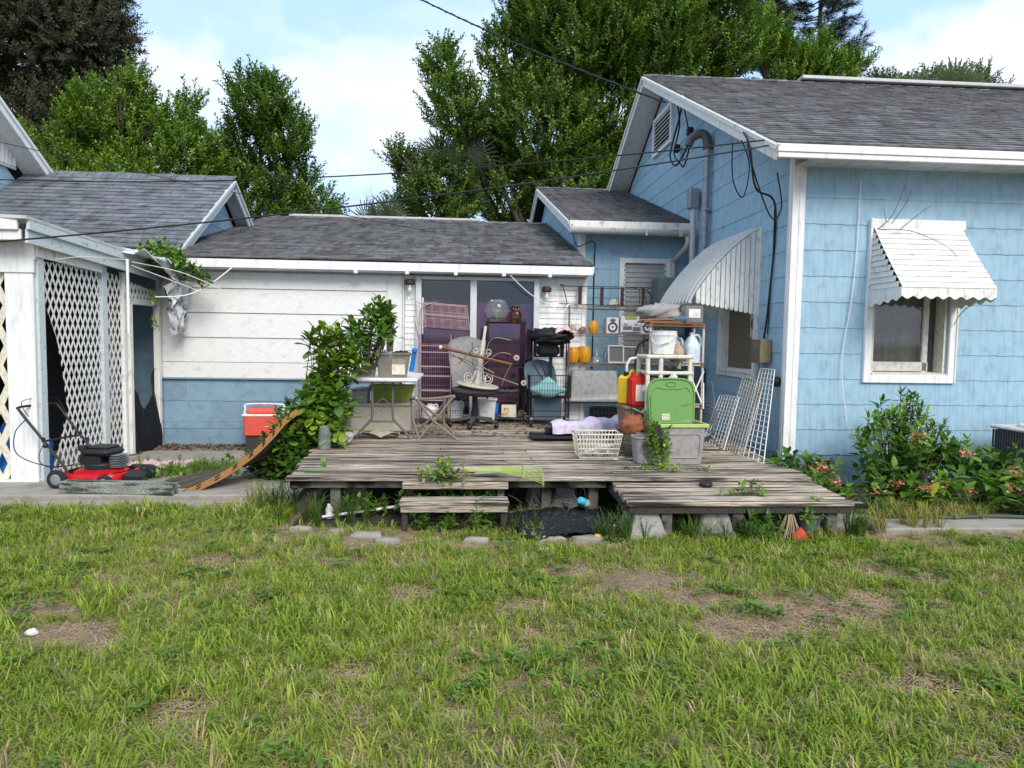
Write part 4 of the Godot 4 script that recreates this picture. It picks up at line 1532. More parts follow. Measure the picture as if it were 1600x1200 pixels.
# ---------------------------------------------------------------- things
func wires_part(called: String, m: M, mat: Material, parent: Node) -> MeshInstance3D:
	var o := put(called, m, mat, parent)
	o.set_meta("kind", "stuff")
	return o
func mesh_grid(m: M, o: Vector3, u: Vector3, v: Vector3, nu: int, nv: int, r := 0.0022, rr := 0.004) -> M:   # wires: nu across u, nv along v, inside a heavier rim
	for i in nu + 1:
		var p := o + u * (float(i) / nu)
		m.rod(p, p + v, rr if i == 0 or i == nu else r, 4)
	for i in nv + 1:
		var p := o + v * (float(i) / nv)
		m.rod(p, p + u, rr if i == 0 or i == nv else r, 4)
	return m
func tub(m: M, w: float, d: float, h: float, taper := 0.86, th := 0.006, cr := 0.04, lip := 0.012, n := 6) -> M:   # open box with rounded corners, base at the origin
	var ring := func(a: float, b: float, y: float, r: float) -> PackedVector3Array:
		var p := PackedVector3Array()
		for q in 4:
			var cx: float = [1.0, -1.0, -1.0, 1.0][q]
			var cz: float = [-1.0, -1.0, 1.0, 1.0][q]
			for i in n:
				var an := deg_to_rad(90.0 * q + 90.0 * i / (n - 1.0))
				p.append(V(cx * (a - r) + cos(an) * r, y, cz * (b - r) - sin(an) * r))
		return p
	var a := w / 2
	var b := d / 2
	var rows := []
	rows.append(ring.call(0.001, 0.001, 0.0, 0.0005))
	rows.append(ring.call(a * taper - 0.006, b * taper - 0.006, 0.0, cr))
	rows.append(ring.call(a * taper, b * taper, 0.008, cr))
	for i in 4:
		var k := (i + 1) / 4.0
		rows.append(ring.call(lerpf(a * taper, a, k), lerpf(b * taper, b, k), lerpf(0.008, h - lip * 2, k), cr))
	rows.append(ring.call(a + lip, b + lip, h - lip * 2, cr + lip))
	rows.append(ring.call(a + lip, b + lip, h - 0.003, cr + lip))
	rows.append(ring.call(a + lip * 0.6, b + lip * 0.6, h, cr + lip * 0.6))
	rows.append(ring.call(a - th, b - th, h, cr))
	rows.append(ring.call(a * taper - th, b * taper - th, th + 0.01, cr))
	rows.append(ring.call(0.001, 0.001, th + 0.008, 0.0005))
	m.grid(rows, true)
	return m
func lump(m: M, c: Vector3, s: Vector3, seedv: int, amp := 0.3, fr := 1.6, ni := 12, nj := 18) -> M:   # crumpled rounded mass
	var f := FastNoiseLite.new()
	f.seed = seedv
	f.frequency = fr
	var rows := []
	for i in ni + 1:
		var el := PI * (i / float(ni) - 0.5)
		var r := PackedVector3Array()
		for j in nj:
			var a := TAU * j / nj
			var d := V(cos(el) * cos(a), sin(el), -cos(el) * sin(a))
			r.append(c + d * s * (1.0 + amp * f.get_noise_3dv(d * 1.5)))
		rows.append(r)
	return m.grid(rows, true)
func cloth(m: M, w: float, d: float, hf: Callable, nx := 24, nz := 14, th := 0.004) -> M:   # a laid sheet: hf(u, v) gives its height
	var rows := []
	for i in nz + 1:
		var r := PackedVector3Array()
		for j in nx + 1:
			var u := float(j) / nx
			var q := float(i) / nz
			r.append(V((u - 0.5) * w, hf.call(u, q), (0.5 - q) * d))
		rows.append(r)
	return m.sheet(rows, th)

func things_left() -> void:
	# lawn mower
	var w := thing("lawn_mower", "red push lawn mower with black handle parked beside the lattice porch", "lawn mower", V(-3.44, 0.06, -6.72), 78)
	w.scale = V(0.93, 0.88, 0.93)
	var m := M.new()
	var rows := []
	for q in [[0.0, 0.30, 0.25, 0.155], [0.06, 0.32, 0.265, 0.15], [0.07, 0.33, 0.275, 0.10], [0.07, 0.335, 0.28, 0.05], [0.0, 0.325, 0.27, 0.05]]:
		var r := PackedVector3Array()
		for j in 28:
			var a := TAU * j / 28.0
			var c := cos(a)
			var s := sin(a)
			r.append(V(signf(c) * pow(absf(c), 0.6) * q[2], q[3], -signf(s) * pow(absf(s), 0.6) * q[1]))
		rows.insert(0, r)
	m.grid(rows, true)
	m.lathe([[0.25, 0.150], [0.21, 0.175], [0.12, 0.18], [0.0, 0.18]], 24, V(0, 0, 0))
	put("deck_shell", m, MT.mower_red, w)
	m = M.new()
	m.lathe([[0.15, 0.17], [0.155, 0.22], [0.15, 0.25], [0.0, 0.25]], 20, V(0, 0, 0.0))
	m.box(V(0.0, 0.28, -0.05), V(0.24, 0.12, 0.24), 0.02)
	m.box(V(0.0, 0.36, 0.02), V(0.30, 0.07, 0.30), 0.03)
	m.box(V(0.02, 0.405, 0.0), V(0.22, 0.03, 0.24), 0.014)
	m.lathe([[0.04, 0.0], [0.045, 0.05], [0.03, 0.055], [0.0, 0.055]], 14, V(-0.11, 0.38, -0.12))
	var e := put("engine", m, MT.black_plastic, w)
	m = M.new()
	for k in 8:
		m.box(V(0.02, 0.20 + k * 0.018, 0.18), V(0.16, 0.006, 0.10), 0.002)
	put("cooling_fins", m, MT.galv, e).set_meta("kind", "stuff")
	m = M.new()
	m.box(V(0.13, 0.26, 0.13), V(0.07, 0.10, 0.12), 0.012)
	put("muffler", m, MT.galv, e)
	for p in [[-0.30, -0.25, 0.10], [0.30, -0.25, 0.10], [-0.30, 0.27, 0.085], [0.30, 0.27, 0.085]]:
		var wh := M.new()
		wh.lathe([[p[2] * 0.6, -0.022], [p[2] * 0.92, -0.024], [p[2], -0.012], [p[2], 0.012], [p[2] * 0.92, 0.024], [p[2] * 0.6, 0.022]], 20, V(p[0], p[2], p[1]), rz(90))
		var wo := put("wheel", wh, MT.rubber, w)
		wh = M.new()
		wh.lathe([[0.0, -0.018], [p[2] * 0.6, -0.02], [p[2] * 0.62, 0.0], [p[2] * 0.6, 0.02], [p[2] * 0.25, 0.012], [0.0, 0.022]], 18, V(p[0], p[2], p[1]), rz(90))
		put("hub", wh, MT.galv, wo)
	m = M.new()
	m.beam(V(0.24, 0.11, 0.16), V(0.42, 0.075, 0.30), 0.2, 0.12, 0.02)
	m.beam(V(-0.05, 0.11, 0.30), V(0.02, 0.085, 0.46), 0.26, 0.11, 0.025)
	put("discharge_chute", m, MT.black_plastic, w)
	m = M.new()
	var bar := smooth([V(-0.23, 0.12, -0.16), V(-0.235, 0.30, -0.28), V(-0.24, 0.60, -0.53), V(-0.245, 0.80, -0.69), V(-0.22, 0.835, -0.72), V(0.0, 0.84, -0.725), V(0.22, 0.835, -0.72), V(0.245, 0.80, -0.69), V(0.24, 0.60, -0.53), V(0.235, 0.30, -0.28), V(0.23, 0.12, -0.16)], 5)
	m.tube(bar, 0.0135, 9)
	var hb := put("handle", m, MT.black_plastic, w)
	m = M.new()
	m.tube(smooth([V(-0.24, 0.47, -0.43), V(-0.2, 0.485, -0.44), V(0.2, 0.485, -0.44), V(0.24, 0.47, -0.43)]), 0.011, 8)
	put("cross_bar", m, MT.black_plastic, hb)
	m = M.new()
	m.tube(smooth([V(-0.235, 0.74, -0.60), V(-0.20, 0.90, -0.70), V(0.2, 0.90, -0.70), V(0.235, 0.74, -0.60)], 8), 0.004, 6)
	put("safety_bail", m, MT.black_wire, hb)
	for s in [-1.0, 1.0]:
		m = M.new()
		m.lathe([[0.0, 0.0], [0.022, 0.0], [0.022, 0.02], [0.0, 0.024]], 10, V(s * 0.25, 0.44, -0.40), rz(-90 * s))
		m.box(V(s * 0.24, 0.5, -0.44), V(0.03, 0.05, 0.03), 0.006)
		put("knob", m, MT.black_plastic, hb)
	m = M.new()
	m.tube(smooth([V(-0.24, 0.72, -0.62), V(-0.34, 0.58, -0.66), V(-0.36, 0.36, -0.62), V(-0.22, 0.22, -0.42), V(0.0, 0.20, -0.25), V(0.02, 0.24, -0.1)], 8), 0.005, 6)
	put("throttle_cable", m, MT.cable, w)
	m = M.new()
	m.tube(smooth([V(-0.24, 0.46, -0.44), V(-0.28, 0.3, -0.46), V(-0.2, 0.2, -0.4), V(0.1, 0.19, -0.36), V(0.16, 0.26, -0.16)], 8), 0.004, 6)
	put("brake_cable", m, MT.cable, w)
	# mossy timber at the slab edge
	m = M.new()
	m.box(Vector3.ZERO, V(1.02, 0.115, 0.11), 0.012)
	var c := put("timber_curb", m, MT.green_timber)
	c.position = V(-3.08, 0.115, -6.30)
	c.rotation_degrees.y = -4
	tag(c, "weathered green painted timber lying along the slab edge before the mower", "timber")
	# warped duckboard leaning on the shrub
	var d := thing("warped_duckboard", "warped orange edged board bowed up against the leafy shrub", "board", V(0, 0, 0))
	var prof := [V(-2.62, 0.03, -6.36), V(-2.45, 0.09, -6.42), V(-2.20, 0.22, -6.50), V(-1.98, 0.39, -6.60), V(-1.83, 0.55, -6.68), V(-1.73, 0.68, -6.75), V(-1.63, 0.765, -6.82)]
	var sp := smooth(prof, 5)
	var back := V(-0.36, 0.03, -0.50)
	for k in 6:
		var r0 := PackedVector3Array()
		var r1 := PackedVector3Array()
		for p in sp:
			var q0 := 0.04 + k * 0.16
			var tw: Vector3 = V(-0.30, 0.03, -0.50).lerp(V(-0.06, -0.22, -0.42), smoothstep(0.0, 0.5, p.y))
			r0.append(p + tw * q0 + V(0, 0.012 * (k % 2), 0))
			r1.append(p + tw * (q0 + 0.145) + V(0, 0.012 * (k % 2), 0))
		m = M.new()
		m.sheet([r0, r1], 0.012)
		put("slat", m, mk("duckboard_top", L(0.12, 0.10, 0.085), 0.9, tx.grain2, Vector3(2, 6, 6)), d)
	for k in 2:
		m = M.new()
		var r0 := PackedVector3Array()
		var r1 := PackedVector3Array()
		for p in sp:
			r0.append(p + V(0.012 * k, 0.018 - 0.026 * k, 0.01 + 0.012 * k))
			r1.append(p + V(-0.012, 0.018 - 0.026 * k, -0.03 + 0.012 * k))
		m.sheet([r0, r1], 0.026)
		var eg := put("edge_strip", m, MT.orange_wood, d)
		for i in range(2, sp.size() - 2, 3):
			m = M.new()
			m.beam(sp[i] + V(0.006, 0.014 - 0.026 * k, 0.014 + 0.012 * k), sp[i + 1] + V(-0.004, 0.014 - 0.026 * k, 0.014 + 0.012 * k), 0.01, 0.007, 0.0)
			put("slot", m, MT.black_plastic, eg)
	# cooler on its block
	m = M.new()
	m.box(Vector3.ZERO, V(0.40, 0.2, 0.26), 0.006)
	m.box(V(0.02, -0.105, 0.02), V(0.44, 0.02, 0.3), 0.004)
	var bl := put("block", m, MT.dark_wood)
	bl.position = V(-2.48, 0.155, -8.72)
	tag(bl, "mould blackened block carrying the coral cooler against the blue skirt wall", "block")
	var k0 := thing("cooler", "coral red picnic cooler with white rim and raised handle", "cooler", V(-2.49, 0.26, -8.70), 2)
	m = M.new()
	var rr := []
	for q in [[0.0, 0.0, 0.0], [0.205, 0.125, 0.0], [0.215, 0.132, 0.012], [0.222, 0.142, 0.24], [0.222, 0.142, 0.245]]:
		var r := PackedVector3Array()
		for j in 32:
			var a := TAU * j / 32.0
			r.append(V(signf(cos(a)) * pow(absf(cos(a)), 0.25) * q[0], q[2], -signf(sin(a)) * pow(absf(sin(a)), 0.25) * q[1]))
		rr.append(r)
	m.grid(rr, true)
	put("body", m, MT.coral, k0)
	m = M.new()
	m.box(V(0, 0.255, 0), V(0.46, 0.028, 0.30), 0.01)
	put("rim", m, MT.white_plastic, k0)
	m = M.new()
	m.box(V(0, 0.295, -0.01), V(0.36, 0.055, 0.24), 0.018)
	m.box(V(0, 0.325, -0.02), V(0.34, 0.02, 0.2), 0.008)
	put("lid", m, MT.coral, k0)
	m = M.new()
	m.tube(smooth([V(-0.235, 0.25, 0.0), V(-0.23, 0.32, -0.04), V(-0.205, 0.375, -0.06), V(0.205, 0.375, -0.06), V(0.23, 0.32, -0.04), V(0.235, 0.25, 0.0)], 5), 0.011, 8)
	put("handle", m, MT.white_plastic, k0)
	m = M.new()
	for i in 6:
		m.box(V(0.05 + i * 0.016, 0.12 - 0.0012 * i, 0.139), V(0.010, 0.016 if i % 2 else 0.011, 0.003), 0.001)
	put("worn_lettering", m, MT.cream, k0).set_meta("kind", "stuff")
	# pale cloth on the slab
	m = M.new()
	var f := FastNoiseLite.new()
	f.seed = 12
	f.frequency = 2.2
	cloth(m, 0.62, 0.36, func(u, q): return 0.012 + 0.05 * absf(f.get_noise_2d(u * 3.0, q * 2.2)) + 0.02 * absf(sin(u * 9 + q * 3)), 26, 16)
	var ct := put("rag", m, MT.pink_cloth)
	ct.position = V(-3.25, 0.066, -7.55)
	tag(ct, "faded pink rag crumpled on the slab behind the mower", "rag")

func things_middle() -> void:
	var m := M.new()
	# glass jar and lid at the corner of the deck
	var jy := dk(-6.85)
	m.lathe([[0.0, 0.0], [0.055, 0.0], [0.062, 0.012], [0.062, 0.17], [0.052, 0.2], [0.052, 0.235], [0.047, 0.235], [0.047, 0.2], [0.057, 0.168], [0.057, 0.016], [0.0, 0.01]], 20)
	var j := put("glass_jar", m, MT.thin_glass)
	j.position = V(-1.36, jy, -6.80)
	tag(j, "clear ribbed glass jar at the left rear corner of the deck", "jar")
	m = M.new()
	m.lathe([[0.0, 0.0], [0.12, 0.004], [0.13, 0.02], [0.13, 0.032], [0.118, 0.032], [0.112, 0.018], [0.0, 0.012]], 24)
	var ld := put("bucket_cover", m, MT.white_plastic)
	ld.transform = Transform3D(rx(28) * ry(20), V(-1.26, jy + 0.06, -7.1))
	tag(ld, "round white plastic lid leaning beside the glass jar under the table", "lid")
	# folding table
	var t := thing("folding_table", "white folding table with dark wishbone legs crowded with pots", "table", V(-0.87, dk(-7.6), -7.9), 0)
	var H := 0.665
	m = M.new()
	m.box(V(0, H - 0.02, 0.0), V(0.76, 0.042, 1.2), 0.014)
	put("table_top", m, MT.white_plastic, t)
	for z in [0.46, -0.46]:
		m = M.new()
		for s in [-1.0, 1.0]:
			m.tube(smooth([V(s * 0.11, H - 0.04, z), V(s * 0.11, 0.27, z), V(s * 0.13, 0.2, z), V(s * 0.27, 0.045, z), V(s * 0.28, 0.0, z)], 5), 0.0135, 8)
		m.rod(V(-0.13, 0.19, z), V(0.13, 0.19, z), 0.011, 7)
		m.rod(V(-0.11, H - 0.05, z), V(0.11, H - 0.05, z), 0.011, 7)
		put("leg_frame", m, MT.steel_leg, t)
	m = M.new()
	m.tube(PV([V(0, H - 0.05, 0.1), V(0, 0.42, 0.44)]), 0.006, 5)
	m.tube(smooth([V(-0.11, 0.34, 0.46), V(0, 0.43, 0.45), V(0.11, 0.34, 0.46)]), 0.006, 5)
	put("brace", m, MT.steel_leg, t)
	var ty := dk(-7.6) + H
	# on the table
	var b := thing("plastic_bin", "dirty translucent plastic bin of odds and ends on the folding table", "bin", V(-0.77, ty, -7.55), 4)
	put("bin_body", tub(M.new(), 0.37, 0.26, 0.27, 0.82, 0.005, 0.03), MT.clear_plastic, b)
	m = M.new()
	lump(m, V(-0.05, 0.2, 0), V(0.11, 0.07, 0.10), 3, 0.7, 2.0)
	put("contents", m, MT.cream, b)
	m = M.new()
	lump(m, V(0.09, 0.255, 0.02), V(0.10, 0.035, 0.09), 6, 0.7, 2.4)
	put("dark_contents", m, MT.black_cloth, b)
	m = M.new()
	lump(m, V(-0.09, 0.25, 0.05), V(0.06, 0.025, 0.05), 9, 0.6, 2.4)
	put("blue_contents", m, MT.cyan_can, b)
	m = M.new()
	m.box(V(0.06, 0.12, 0.118), V(0.14, 0.17, 0.004), 0.001)
	put("paper_inside", m, MT.cream, b)
	m = M.new()
	m.box(V(0, 0.0, 0), V(0.05, 0.26, 0.022), 0.006)
	m.box(V(0.0, 0.11, 0.012), V(0.06, 0.05, 0.04), 0.012)
	var sc := put("blue_scoop", m, MT.blue_plastic)
	sc.transform = Transform3D(rz(-10) * rx(8), V(-0.55, ty + 0.19, -7.52))
	tag(sc, "bright blue plastic scoop propped at the right end of the table", "scoop")
	m = M.new()
	m.box(V(-0.022, 0.21, 0), V(0.04, 0.42, 0.014), 0.003)
	m.box(V(0.02, 0.20, 0.01), V(0.035, 0.40, 0.014), 0.003, rz(-2))
	m.box(V(0.0, 0.23, -0.02), V(0.03, 0.44, 0.014), 0.003, rz(3))
	var sk := put("wooden_stakes", m, MT.twig)
	sk.position = V(-0.82, ty + 0.21, -7.72)
	tag(sk, "bundle of weathered wooden stakes standing in the table bin", "stakes")
	var tr := thing("plant_tray", "low grey tray with leafy cuttings at the left of the table", "tray", V(-1.09, ty, -7.55))
	put("tray_body", tub(M.new(), 0.26, 0.2, 0.08, 0.9, 0.005, 0.02, 0.008), MT.clear_plastic, tr)
	put("soil", M.new().box(V(0, 0.03, 0), V(0.21, 0.03, 0.15), 0.01), MT.dirt, tr)
	# under the table
	var gy := dk(-8.1)
	m = M.new()
	tub(m, 0.50, 0.26, 0.19, 0.86, 0.006, 0.03, 0.016)
	var gb := put("green_planter", m, MT.green_box)
	gb.position = V(-0.84, gy + 0.34, -8.15)
	tag(gb, "olive green trough planter stacked under the folding table", "planter")
	var fb := thing("foam_chest", "stained white foam chest under the folding table", "chest", V(-0.94, gy, -7.98), 1)
	m = M.new()
	m.box(V(0, 0.16, 0), V(0.68, 0.30, 0.36), 0.02)
	put("chest_body", m, MT.foam, fb)
	m = M.new()
	m.box(V(0.0, 0.325, 0), V(0.70, 0.035, 0.38), 0.014)
	put("chest_lid", m, MT.foam, fb)
	m = M.new()
	m.box(V(0, 0, 0), V(0.18, 0.15, 0.26), 0.012)
	m.box(V(0, 0.083, 0), V(0.21, 0.022, 0.29), 0.008)
	var gx := put("grey_box", m, MT.galv)
	gx.position = V(-1.17, gy + 0.42, -7.9)
	tag(gx, "small grey lidded box standing on the foam chest", "box")
	m = M.new()
	cloth(m, 0.5, 0.2, func(u, q): return 0.02 + 0.075 * absf(sin(u * 5 + q * 2)) * (0.6 + 0.6 * absf(f2(u * 5, q * 3, 5))), 24, 10)
	var bg := put("plastic_bag", m, MT.foam)
	bg.position = V(-0.95, dk(-7.5), -7.52)
	tag(bg, "crumpled dirty plastic bag on the boards under the table", "bag")
	# twig stand
	var s := thing("twig_stand", "rustic stand of crossed peeled branches on the deck", "stand", V(-0.31, dk(-7.6), -7.62), 0)
	var st := [
		[V(-0.20, 0.44, 0.12), V(-0.02, 0.2, 0.14), V(0.24, 0.0, 0.16)], [V(0.20, 0.46, 0.12), V(0.02, 0.22, 0.13), V(-0.17, 0.0, 0.16)],
		[V(-0.27, 0.42, 0.0), V(-0.24, 0.2, 0.06), V(-0.17, 0.0, 0.14)], [V(0.10, 0.43, -0.1), V(0.09, 0.2, -0.12), V(0.11, 0.02, -0.1)],
		[V(-0.21, 0.43, 0.12), V(0.0, 0.44, 0.13), V(0.21, 0.47, 0.12)], [V(-0.27, 0.43, 0.02), V(-0.24, 0.43, 0.07), V(-0.20, 0.44, 0.13)],
		[V(-0.22, 0.40, -0.14), V(0.0, 0.22, -0.15), V(0.2, 0.02, -0.17)], [V(0.14, 0.42, -0.14), V(-0.02, 0.22, -0.16), V(-0.24, 0.02, -0.17)],
		[V(-0.15, 0.06, 0.12), V(0.0, 0.09, 0.05), V(0.12, 0.08, -0.08)], [V(0.21, 0.46, 0.12), V(0.16, 0.45, 0.0), V(0.13, 0.43, -0.13)]]
	for q in st:
		m = M.new()
		m.tube(smooth(q, 4), 0.016, 8, 0.013)
		var o := put("branch", m, MT.twig, s)
		m = M.new()
		var e: Vector3 = q[2]
		m.lathe([[0.0, 0.0], [0.0125, 0.0], [0.0125, 0.004], [0.0, 0.005]], 10, e, Basis(Quaternion(Vector3.UP, (q[2] - q[1]).normalized())))
		put("cut_end", m, MT.cream, o)
	# office chair
	var cy := dk(-8.45)
	var c := thing("office_chair", "grey swivel office chair carrying an upturned iron pedestal table", "chair", V(0.14, cy, -8.38), -12)
	m = M.new()
	m.lathe([[0.0, 0.385], [0.20, 0.39], [0.27, 0.415], [0.285, 0.45], [0.27, 0.485], [0.2, 0.5], [0.0, 0.5]], 28, Vector3.ZERO, Basis(), Vector2(1.0, 0.92))
	put("seat", m, MT.seat_grey, c)
	m = M.new()
	var rows := []
	for i in 9:
		var q := i / 8.0
		var r := PackedVector3Array()
		for k in 11:
			var u := k / 10.0 - 0.5
			var wd := lerpf(0.30, 0.44, smoothstep(0.0, 0.8, q)) * (1.0 - 0.12 * smoothstep(0.85, 1.0, q))
			r.append(V(-0.16 + u * wd, 0.46 + q * 0.65 - 0.05 * u * u * 4 * smoothstep(0.8, 1.0, q), -0.17 - q * 0.07 + 0.16 * u * u))
		rows.append(r)
	m.sheet(rows, 0.05)
	put("backrest", m, MT.grey_fabric, c)
	m = M.new()
	m.rod(V(0, 0.1, 0), V(0, 0.40, 0), 0.032, 12)
	m.rod(V(0, 0.06, 0), V(0, 0.2, 0), 0.045, 12)
	put("gas_column", m, MT.black_plastic, c)
	for k in 5:
		var a := TAU * k / 5.0 + 0.3
		m = M.new()
		m.beam(V(0, 0.12, 0), V(cos(a) * 0.30, 0.075, sin(a) * 0.30), 0.045, 0.035, 0.008)
		var l := put("base_leg", m, MT.seat_grey, c)
		m = M.new()
		m.lathe([[0.0, -0.02], [0.028, -0.02], [0.03, 0.0], [0.028, 0.02], [0.0, 0.02]], 12, V(cos(a) * 0.30, 0.03, sin(a) * 0.30), rx(90))
		m.rod(V(cos(a) * 0.3, 0.03, sin(a) * 0.3), V(cos(a) * 0.3, 0.08, sin(a) * 0.3), 0.01)
		put("caster", m, MT.black_plastic, l)
	# upturned pedestal table
	var py := cy + 0.502
	var p := thing("pedestal_table", "upturned white iron pedestal table with rusted round top and scrolls", "table", V(0.17, py, -8.32), 0)
	p.rotation_degrees = V(3, 0, -7)
	m = M.new()
	m.lathe([[0.0, 0.0], [0.25, 0.0], [0.262, 0.01], [0.262, 0.022], [0.25, 0.03], [0.0, 0.032]], 32)
	put("round_top", m, MT.rusty_white, p)
	m = M.new()
	m.lathe([[0.045, 0.03], [0.05, 0.05], [0.033, 0.09], [0.03, 0.3], [0.036, 0.31], [0.03, 0.34], [0.028, 0.56], [0.018, 0.58], [0.018, 0.74], [0.0, 0.74]], 14)
	put("column", m, MT.iron_paint, p)
	for k in 4:
		var a := k * 90.0 + 25
		m = M.new()
		m.t = Transform3D(ry(a), Vector3.ZERO)
		var pts := []
		for i in 22:
			var an := deg_to_rad(-60 + i * 26.0)
			var rad := 0.065 * (1.0 - i / 30.0)
			pts.append(V(0.135 + cos(an) * rad, 0.105 + sin(an) * rad, 0))
		m.tube(PV(pts), 0.007, 6)
		m.tube(smooth([V(0.168, 0.05, 0), V(0.1, 0.04, 0), V(0.06, 0.14, 0), V(0.035, 0.24, 0)], 5), 0.007, 6)
		pts = []
		for i in 18:
			var an := deg_to_rad(-100 + i * 26.0)
			var rad := 0.045 * (1.0 - i / 26.0)
			pts.append(V(0.085 + cos(an) * rad, 0.43 + sin(an) * rad, 0))
		m.tube(PV(pts), 0.006, 6)
		m.tube(smooth([V(0.03, 0.33, 0), V(0.08, 0.36, 0), V(0.08, 0.386, 0)], 4), 0.006, 6)
		put("scroll", m, MT.iron_paint, p)
	# folded umbrella frames thrown across
	var u := thing("umbrella_frame", "folded parasol frame with brown pole lying across the office chair", "umbrella frame", V(0.16, cy + 0.80, -8.18), 0)
	m = M.new()
	m.rod(V(-0.42, 0.17, 0.05), V(0.42, -0.02, 0.0), 0.018, 9)
	put("pole", m, MT.rod_wood, u)
	m = M.new()
	m.lathe([[0.0, 0.0], [0.024, 0.0], [0.024, 0.03], [0.0, 0.035]], 10, V(-0.42, 0.17, 0.05), rz(75))
	put("tip", m, MT.cream, u)
	for q in [[V(-0.30, 0.10, 0.03), V(0.05, -0.10, 0.06), V(0.50, -0.26, 0.05)], [V(-0.32, 0.08, 0.02), V(-0.1, 0.02, 0.07), V(0.20, -0.12, 0.08)], [V(0.05, -0.06, 0.02), V(0.25, 0.11, 0.03), V(0.40, 0.10, 0.02)], [V(0.08, 0.02, 0.0), V(0.17, 0.28, 0.01), V(0.40, 0.27, 0.0)], [V(-0.22, -0.02, 0.05), V(-0.05, 0.16, 0.06), V(0.02, 0.20, 0.06)], [V(-0.06, 0.24, 0.04), V(-0.05, -0.04, 0.05), V(0.0, -0.08, 0.06)], [V(0.42, 0.0, 0.0), V(0.33, -0.18, 0.0), V(0.30, -0.28, 0.0)]]:
		m = M.new()
		m.tube(smooth(q, 4), 0.0075, 6)
		put("rib", m, MT.chrome_dull, u)
	for q in [V(0.47, 0.06, 0.03), V(0.56, -0.24, 0.05)]:
		m = M.new()
		m.lathe([[0.012, -0.01], [0.032, -0.012], [0.036, 0.0], [0.032, 0.012], [0.012, 0.01]], 16, q, rx(80))
		put("hub_ring", m, MT.tan_clay, u)
	# stacked wire baskets on a wire rack
	var z0 := -8.66
	var wr := thing("wire_rack", "tall pinkish wire rack left of the office chair", "rack", V(-0.33, dk(z0), z0), 0)
	m = M.new()
	for x in [-0.23, 0.17]:
		for z in [0.12, -0.12]:
			m.rod(V(x, 0.0, z), V(x, 1.12, z), 0.007, 6)
	put("post", m, MT.copper_wire, wr).set_meta("kind", "stuff")
	for y in [0.30, 0.42, 0.6, 0.72, 0.9, 0.98]:
		m = M.new()
		mesh_grid(m, V(-0.23, y, -0.12), V(0.40, 0, 0), V(0, 0, 0.24), 12, 3, 0.0025, 0.006)
		wires_part("wire_shelf", m, MT.copper_wire, wr)
	m = M.new()
	mesh_grid(m, V(-0.23, 0.30, -0.13), V(0.40, 0, 0), V(0, 0.70, 0), 16, 4, 0.002, 0.004)
	wires_part("wire_back", m, MT.copper_wire, wr)
	m = M.new()
	mesh_grid(m, V(-0.25, 0.05, 0.15), V(0.58, 0, 0), V(0, 0.13, 0), 18, 2, 0.002, 0.004)
	mesh_grid(m, V(-0.25, 0.05, 0.15), V(0.58, 0, 0), V(0, 0, -0.3), 18, 4, 0.002, 0.004)
	wires_part("bottom_basket", m, MT.chrome_dull, wr)
	var wb := thing("wire_basket", "large pinkish wire basket tipped on top of the wire rack", "basket", V(-0.26, dk(z0) + 1.20, z0 + 0.02), 0)
	wb.rotation_degrees = V(0, 6, -3)
	m = M.new()
	mesh_grid(m, V(-0.22, 0.0, 0.14), V(0.54, 0.0, 0), V(-0.05, 0.30, -0.06), 5, 22, 0.0024, 0.005)
	mesh_grid(m, V(-0.22, 0.0, 0.14), V(0.54, 0.0, 0), V(0, 0.0, -0.28), 6, 10, 0.0024, 0.005)
	mesh_grid(m, V(-0.22, 0.0, -0.14), V(0.54, 0.0, 0), V(-0.05, 0.30, 0.0), 5, 10, 0.0024, 0.005)
	mesh_grid(m, V(-0.22, 0.0, 0.14), V(-0.11, 0.04, -0.02), V(-0.03, 0.27, -0.1), 3, 5, 0.0024, 0.005)
	wires_part("wire_mesh", m, MT.copper_wire, wb)
	m = M.new()
	m.tube(smooth([V(-0.31, -0.14, 0.14), V(-0.36, 0.06, 0.14), V(-0.37, 0.1, 0.12)], 4), 0.008, 6)
	m.tube(smooth([V(-0.31, -0.10, 0.15), V(-0.30, 0.20, 0.13), V(-0.22, 0.28, 0.10), V(-0.1, 0.31, 0.08)], 5), 0.006, 6)
	m.tube(PV([V(-0.32, 0.16, 0.13), V(0.3, 0.15, 0.15)]), 0.005, 5)
	wires_part("rim_bar", m, MT.copper_wire, wb)
	# white jugs at the foot of the rack
	for q in [[-0.42, 0.19, "squat white plastic tub in the wire rack's bottom basket, left one"], [-0.10, 0.23, "white plastic jug right of the tub in the rack's bottom basket"]]:
		m = M.new()
		m.lathe([[0.0, 0.0], [0.10, 0.0], [0.105, 0.02], [0.10, q[1] * 0.6], [0.085, q[1] * 0.8], [0.03, q[1] * 0.92], [0.03, q[1]], [0.0, q[1]]], 18)
		m.tube(smooth([V(0.03, q[1] * 0.9, 0.02), V(0.09, q[1] * 0.95, 0.03), V(0.10, q[1] * 0.6, 0.03)], 5), 0.012, 6)
		var o := put("plastic_jug", m, MT.white_plastic)
		o.position = V(q[0], dk(z0) + 0.06, z0)
		tag(o, q[2], "jug", "white jugs at the rack's foot")
	m = M.new()
	tub(m, 0.24, 0.2, 0.30, 0.8, 0.005, 0.03)
	var pb := put("white_bucket", m, MT.white_plastic)
	pb.position = V(0.30, dk(-8.7) + 0.02, -8.72)
	tag(pb, "white square bucket behind the office chair base", "bucket")

var _fz: FastNoiseLite
func f2(x: float, y: float, sd: int) -> float:
	if _fz == null:
		_fz = FastNoiseLite.new()
		_fz.frequency = 0.5
	return _fz.get_noise_3d(x, y, sd * 7.7)

